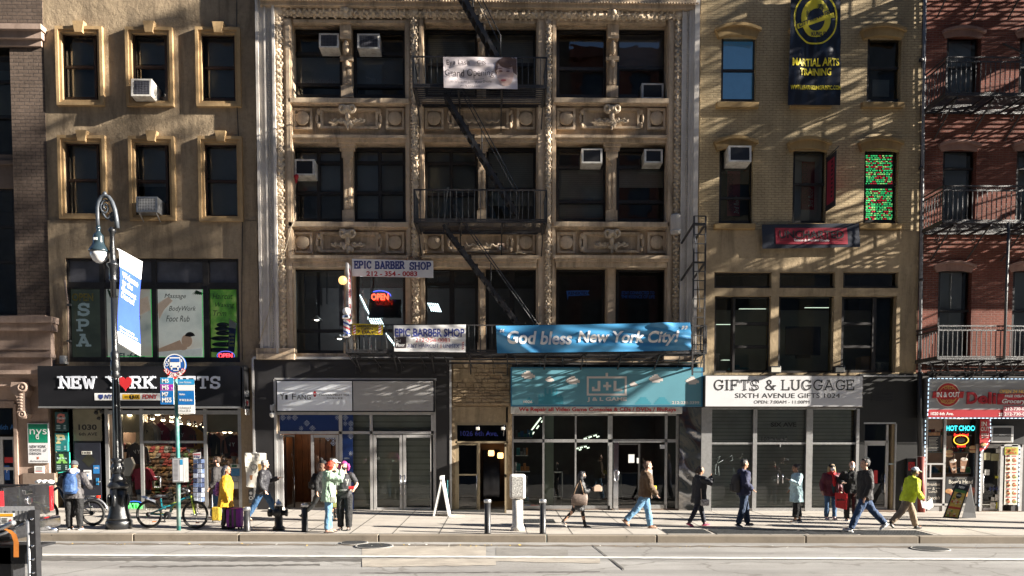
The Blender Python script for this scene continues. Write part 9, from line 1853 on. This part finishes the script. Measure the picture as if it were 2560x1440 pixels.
txt(o,'jacks.',xa+.04,zt-.22,xb-.16,zt-.13,0,0,bold=.04,fn=bgp);[txt(o,'SURPLUS STORE',xa+.05,zt-.28-.05*k,xb-.17,zt-.26-.05*k,0,0,fn=bgp)for k in range(3)];o.build('lettering',M['black'],t);o=MB();o.tube([V((xa+.12,q.y-.03,zt)),V((xa+.15,q.y+.02,zt+.16)),V((xa+.2,q.y+.03,zt+.17)),V((xa+.26,q.y-.06,zt))],.012,5);o.build('handle',_mc['bag_red'],t)
a=person('bald man in black jacket and white mask, holding a small bag, facing the street',(2127,1302),1157,262,((2,0),(-2,0)),(0,0),((.02,.06,-.30),(.12,-.05,-.16)),0,0,8,3,1.12,jacket=dict(m=blkc,hem=-.06,pu=1.16),trousers=(blkc,1.15,.97),shoes=(blsh,wsh,0),mask=M['white'],stance=.06,group='pedestrians on the pavement')
a=person('man in black hooded jacket and jeans walking left in white trainers',(2160,1330),1152,178,((26,4),(-32,12)),(-14,34),((.05,.02,-.30),(.03,-.04,-.26)),0,0,5,0,1.12,jacket=dict(m=cl('black_shell',(.009,.007,.008),.7,.4),hem=-.06,pu=1.18,hood=True),trousers=(cl('denim_mid',(.018,.045,.11)),1.1,.97),shoes=(wsh,wsh,0),hair=('short',(.025,.02,.018)),hk=1.04)
a=person('bearded man in neon yellow hoodie, khaki trousers and white cap, walking right',(2268,1323),1178,0,((24,8),(-30,14)),(-4,42),((.06,.02,-.29),(.08,-.02,-.28)),14,0,-6,1,1.2,jacket=dict(m=cl('neon_yellow',(.58,.70,.02),.7,.4),hem=-.06,pu=1.22,hood=True),trousers=(cl('khaki',(.22,.165,.115)),1.2,.98),shoes=(blsh,charc,.02),hair=('short',(.02,.016,.014)),hat=('cap',cl('pale_cap',(.55,.60,.66))),beard=pm('beard_black',(.02,.016,.014),.8),hk=1.06)
T,H=a['T'],a['H'];o=MB();c=T(-.06,-.085,.22)
w=a['ar'][1][2];t=thing('paper_sheet','white paper sheets in the hand of the man in yellow hoodie','paper',w);q=w+V((.10,-.05,-.10));o=MB();o.add([q+V((-.17,0,.06)),q+V((-.13,-.02,-.13)),q+V((.04,-.03,-.18)),q+V((.17,0,-.1)),q+V((.14,.02,.12)),q+V((0,0,.02))],[(5,0,1,2),(5,2,3,4)],0);o.build('sheet',M['white'],t);o=MB();o.add([q+V((-.15,.02,.05)),q+V((-.11,.01,-.14)),q+V((.06,0,-.19)),q+V((.02,.03,.03))],[(0,1,2,3)]);o.build('back_sheet',M['white'],t)
bpy.data.scenes.remove(tmps)
M['tower_grey']=plaster('tower_grey',(.16,.16,.165),.4,(.1,.1,.1),.2);M['tower_blue']=plaster('tower_blue',(.15,.165,.19),.4,(.1,.1,.11),.2)
for(xa,xb,h,m,lab)in((-200,-62,60,'tower_grey','long grey row added across the avenue far down to the left to block skylight'),(46,72,21,'tower_blue','low bluish grey block across the avenue far to the right, mirrored in panes'),(-62,-30,58,'tower_grey','tall grey block across the avenue, farthest left of those mirrored in the panes'),(-30,-8,62,'tower_blue','tall bluish grey block across the avenue, mirrored in the left window panes'),(-8,5,40,'brick_brown','tall dark brick block across the avenue, mirrored in the middle loft panes'),(5,11.5,29,'brick_red','lower red brick block across the avenue, mirrored in the upper right loft panes'),(11.5,22,22,'tan_plaster','lower tan block across the avenue with sky above it in the panes'),(22,46,60,'tower_grey','tall grey block across the avenue, farthest right of those mirrored in the panes')):  # far left row added, tall blocks raised to cut skylight
 t=thing('building',lab,'building',((xa+xb)/2,-5,0));n=int((xb-xa)/3.2);fl=int(h/3.9);hs=[]
 for i in range(n):
  for j in range(fl):
   x=xa+(xb-xa)*(i+.5)/n;z=2.2+j*3.9;hs.append((x-.75,z,x+.75,z+2.1))
 o=MB();o.box(xa,-15,-.4,xb,-5.3,h);n0=len(o.v)
 o.wall(xa,-.4,xb,h,0,hs,.25)
 for k in range(n0,len(o.v)):v=o.v[k];o.v[k]=V((v.x,-5-v.y,v.z))
 o.box(xa,-5.3,h-.6,xb,-4.5,h+.1);o.build('wall',M[m],t)
 o=MB()
 for a,b,c,d in hs:o.quad((a,-5.2,b),(c,-5.2,b),(c,-5.2,d),(a,-5.2,d))
 g=o.build('window_panes',pm('far_pane',(.06,.07,.08),.1,.3,1),t);g['kind']='stuff'
def add_shade_tree(x,y,h,label,seed,n,zlow,ext,nt):  # adds an unseen tree, crown shaped to streak the fronts with shade
 random.seed(seed);t=thing('shade_tree',label,'tree',(x,y,gz(x,y)),'unseen trees added for streaked shade');p=V((x,y,gz(x,y)))
 o=MB();top=p+V((.3,.4,h*.72));mid=p+V((-.2,.1,h*.4));o.tube([p,p+V((0,0,.6)),mid,top],[.34,.26,.2,.07],9)
 tips=[]
 for k in range(16):
  a=k*2.4;f=.38+.6*k/16;b=mid.lerp(top,(f-.38)/.62)if f>.38 else mid;L=h*(.28-.012*k)
  e=b+V((math.cos(a)*L,math.sin(a)*L*ext,L*.75));o.tube([b,b.lerp(e,.5)+V((0,0,-.2)),e],[.09,.06,.025],6);tips.append((b,e))
 i=0
 while i<nt:
  q=V((x+random.uniform(-3,3),y+random.uniform(-4.4,4.4)*ext,p.z+random.uniform(zlow,h)))
  if q.z<1.67*(25.3-q.y)+5.2 or abs(q.y-25.3+.215*(q.x+7.8))<.25 or(q.y-y)**2/21+(q.x-x)**2/9+((q.z-p.z-(h+zlow)/2)/((h-zlow)/2))**2>1:continue
  i+=1;d=V((random.gauss(0,.5),random.gauss(0,1),random.gauss(.3,.35))).normalized()*random.uniform(.6,1.5);r=random.uniform(.014,.045);o.tube([q-d,q+V((0,0,.08)),q+d],[r,r*.8,r*.4],4)
 o.build('trunk',pm('bark',(.10,.08,.06),.9,.3,8,.6,20),t)
 o=MB();i=0
 while i<n:
  u,v,w=random.uniform(-1,1),random.uniform(-1,1),random.uniform(-1,1)
  if u*u+v*v+w*w>1:continue
  q=V((x+u*3.2,y+v*4.6*ext,p.z+zlow+(h-zlow)*(.5+.5*w)))
  if q.z<1.67*(25.3-q.y)+4.6 or abs(q.y-25.3+.215*(q.x+7.8))<.2:continue  # crown cut so sun reaches the pavement and left pilaster
  if noise.noise(V((q.x*.15+seed,q.y*.5,q.z*.75)))<.02:i+=.12;continue
  i+=1
  s_=random.uniform(.12,.3);a=V((random.gauss(0,1),random.gauss(0,1),random.gauss(0,1))).normalized();b=a.orthogonal().normalized();c=a.cross(b)
  o.add([q-b*s_,q+c*s_*.6,q+b*s_,q-c*s_*.6],[(0,1,2,3)])
 o.build('crown',pm('autumn_leaf',(.16,.11,.02),.6,.3,3),t)
add_shade_tree(20.5,21.0,24,'unseen tall tree added beyond the right edge to shade the fronts, nearest to the delicatessen',4,800,6,1.0,420)
add_shade_tree(24.5,18.6,29,'unseen taller tree added second beyond the right edge to shade the fronts',9,1900,9,.9,520)
sd=V((-1,.215,-.385)).normalized()
w=bpy.data.worlds.new('World');S.world=w;w.use_nodes=True
nt=w.node_tree;bg=nt.nodes['Background'];sky=nt.nodes.new('ShaderNodeTexSky');sky.sky_type='NISHITA';sky.sun_disc=False
sky.sun_elevation=math.asin(-sd.z);sky.sun_rotation=math.atan2(-sd.x,-sd.y)
sky.air_density=.6;sky.dust_density=.1;sky.ozone_density=1.5
nt.links.new(sky.outputs[0],bg.inputs[0]);bg.inputs[1].default_value=.05
sl=bpy.data.lights.new('sun','SUN');sl.energy=5;sl.angle=rad(.5);sl.color=(1,.925,.81)
so=bpy.data.objects.new('sun',sl);C.objects.link(so);so.rotation_euler=sd.to_track_quat('-Z','Y').to_euler();so.location=(40,-10,40)
S.view_settings.view_transform='Standard';S.view_settings.look='None';S.view_settings.gamma=1;S.view_settings.exposure=2.12
S.render.engine='CYCLES'
S.cycles.max_bounces=6;S.cycles.transparent_max_bounces=12;S.cycles.caustics_reflective=False;S.cycles.caustics_refractive=False
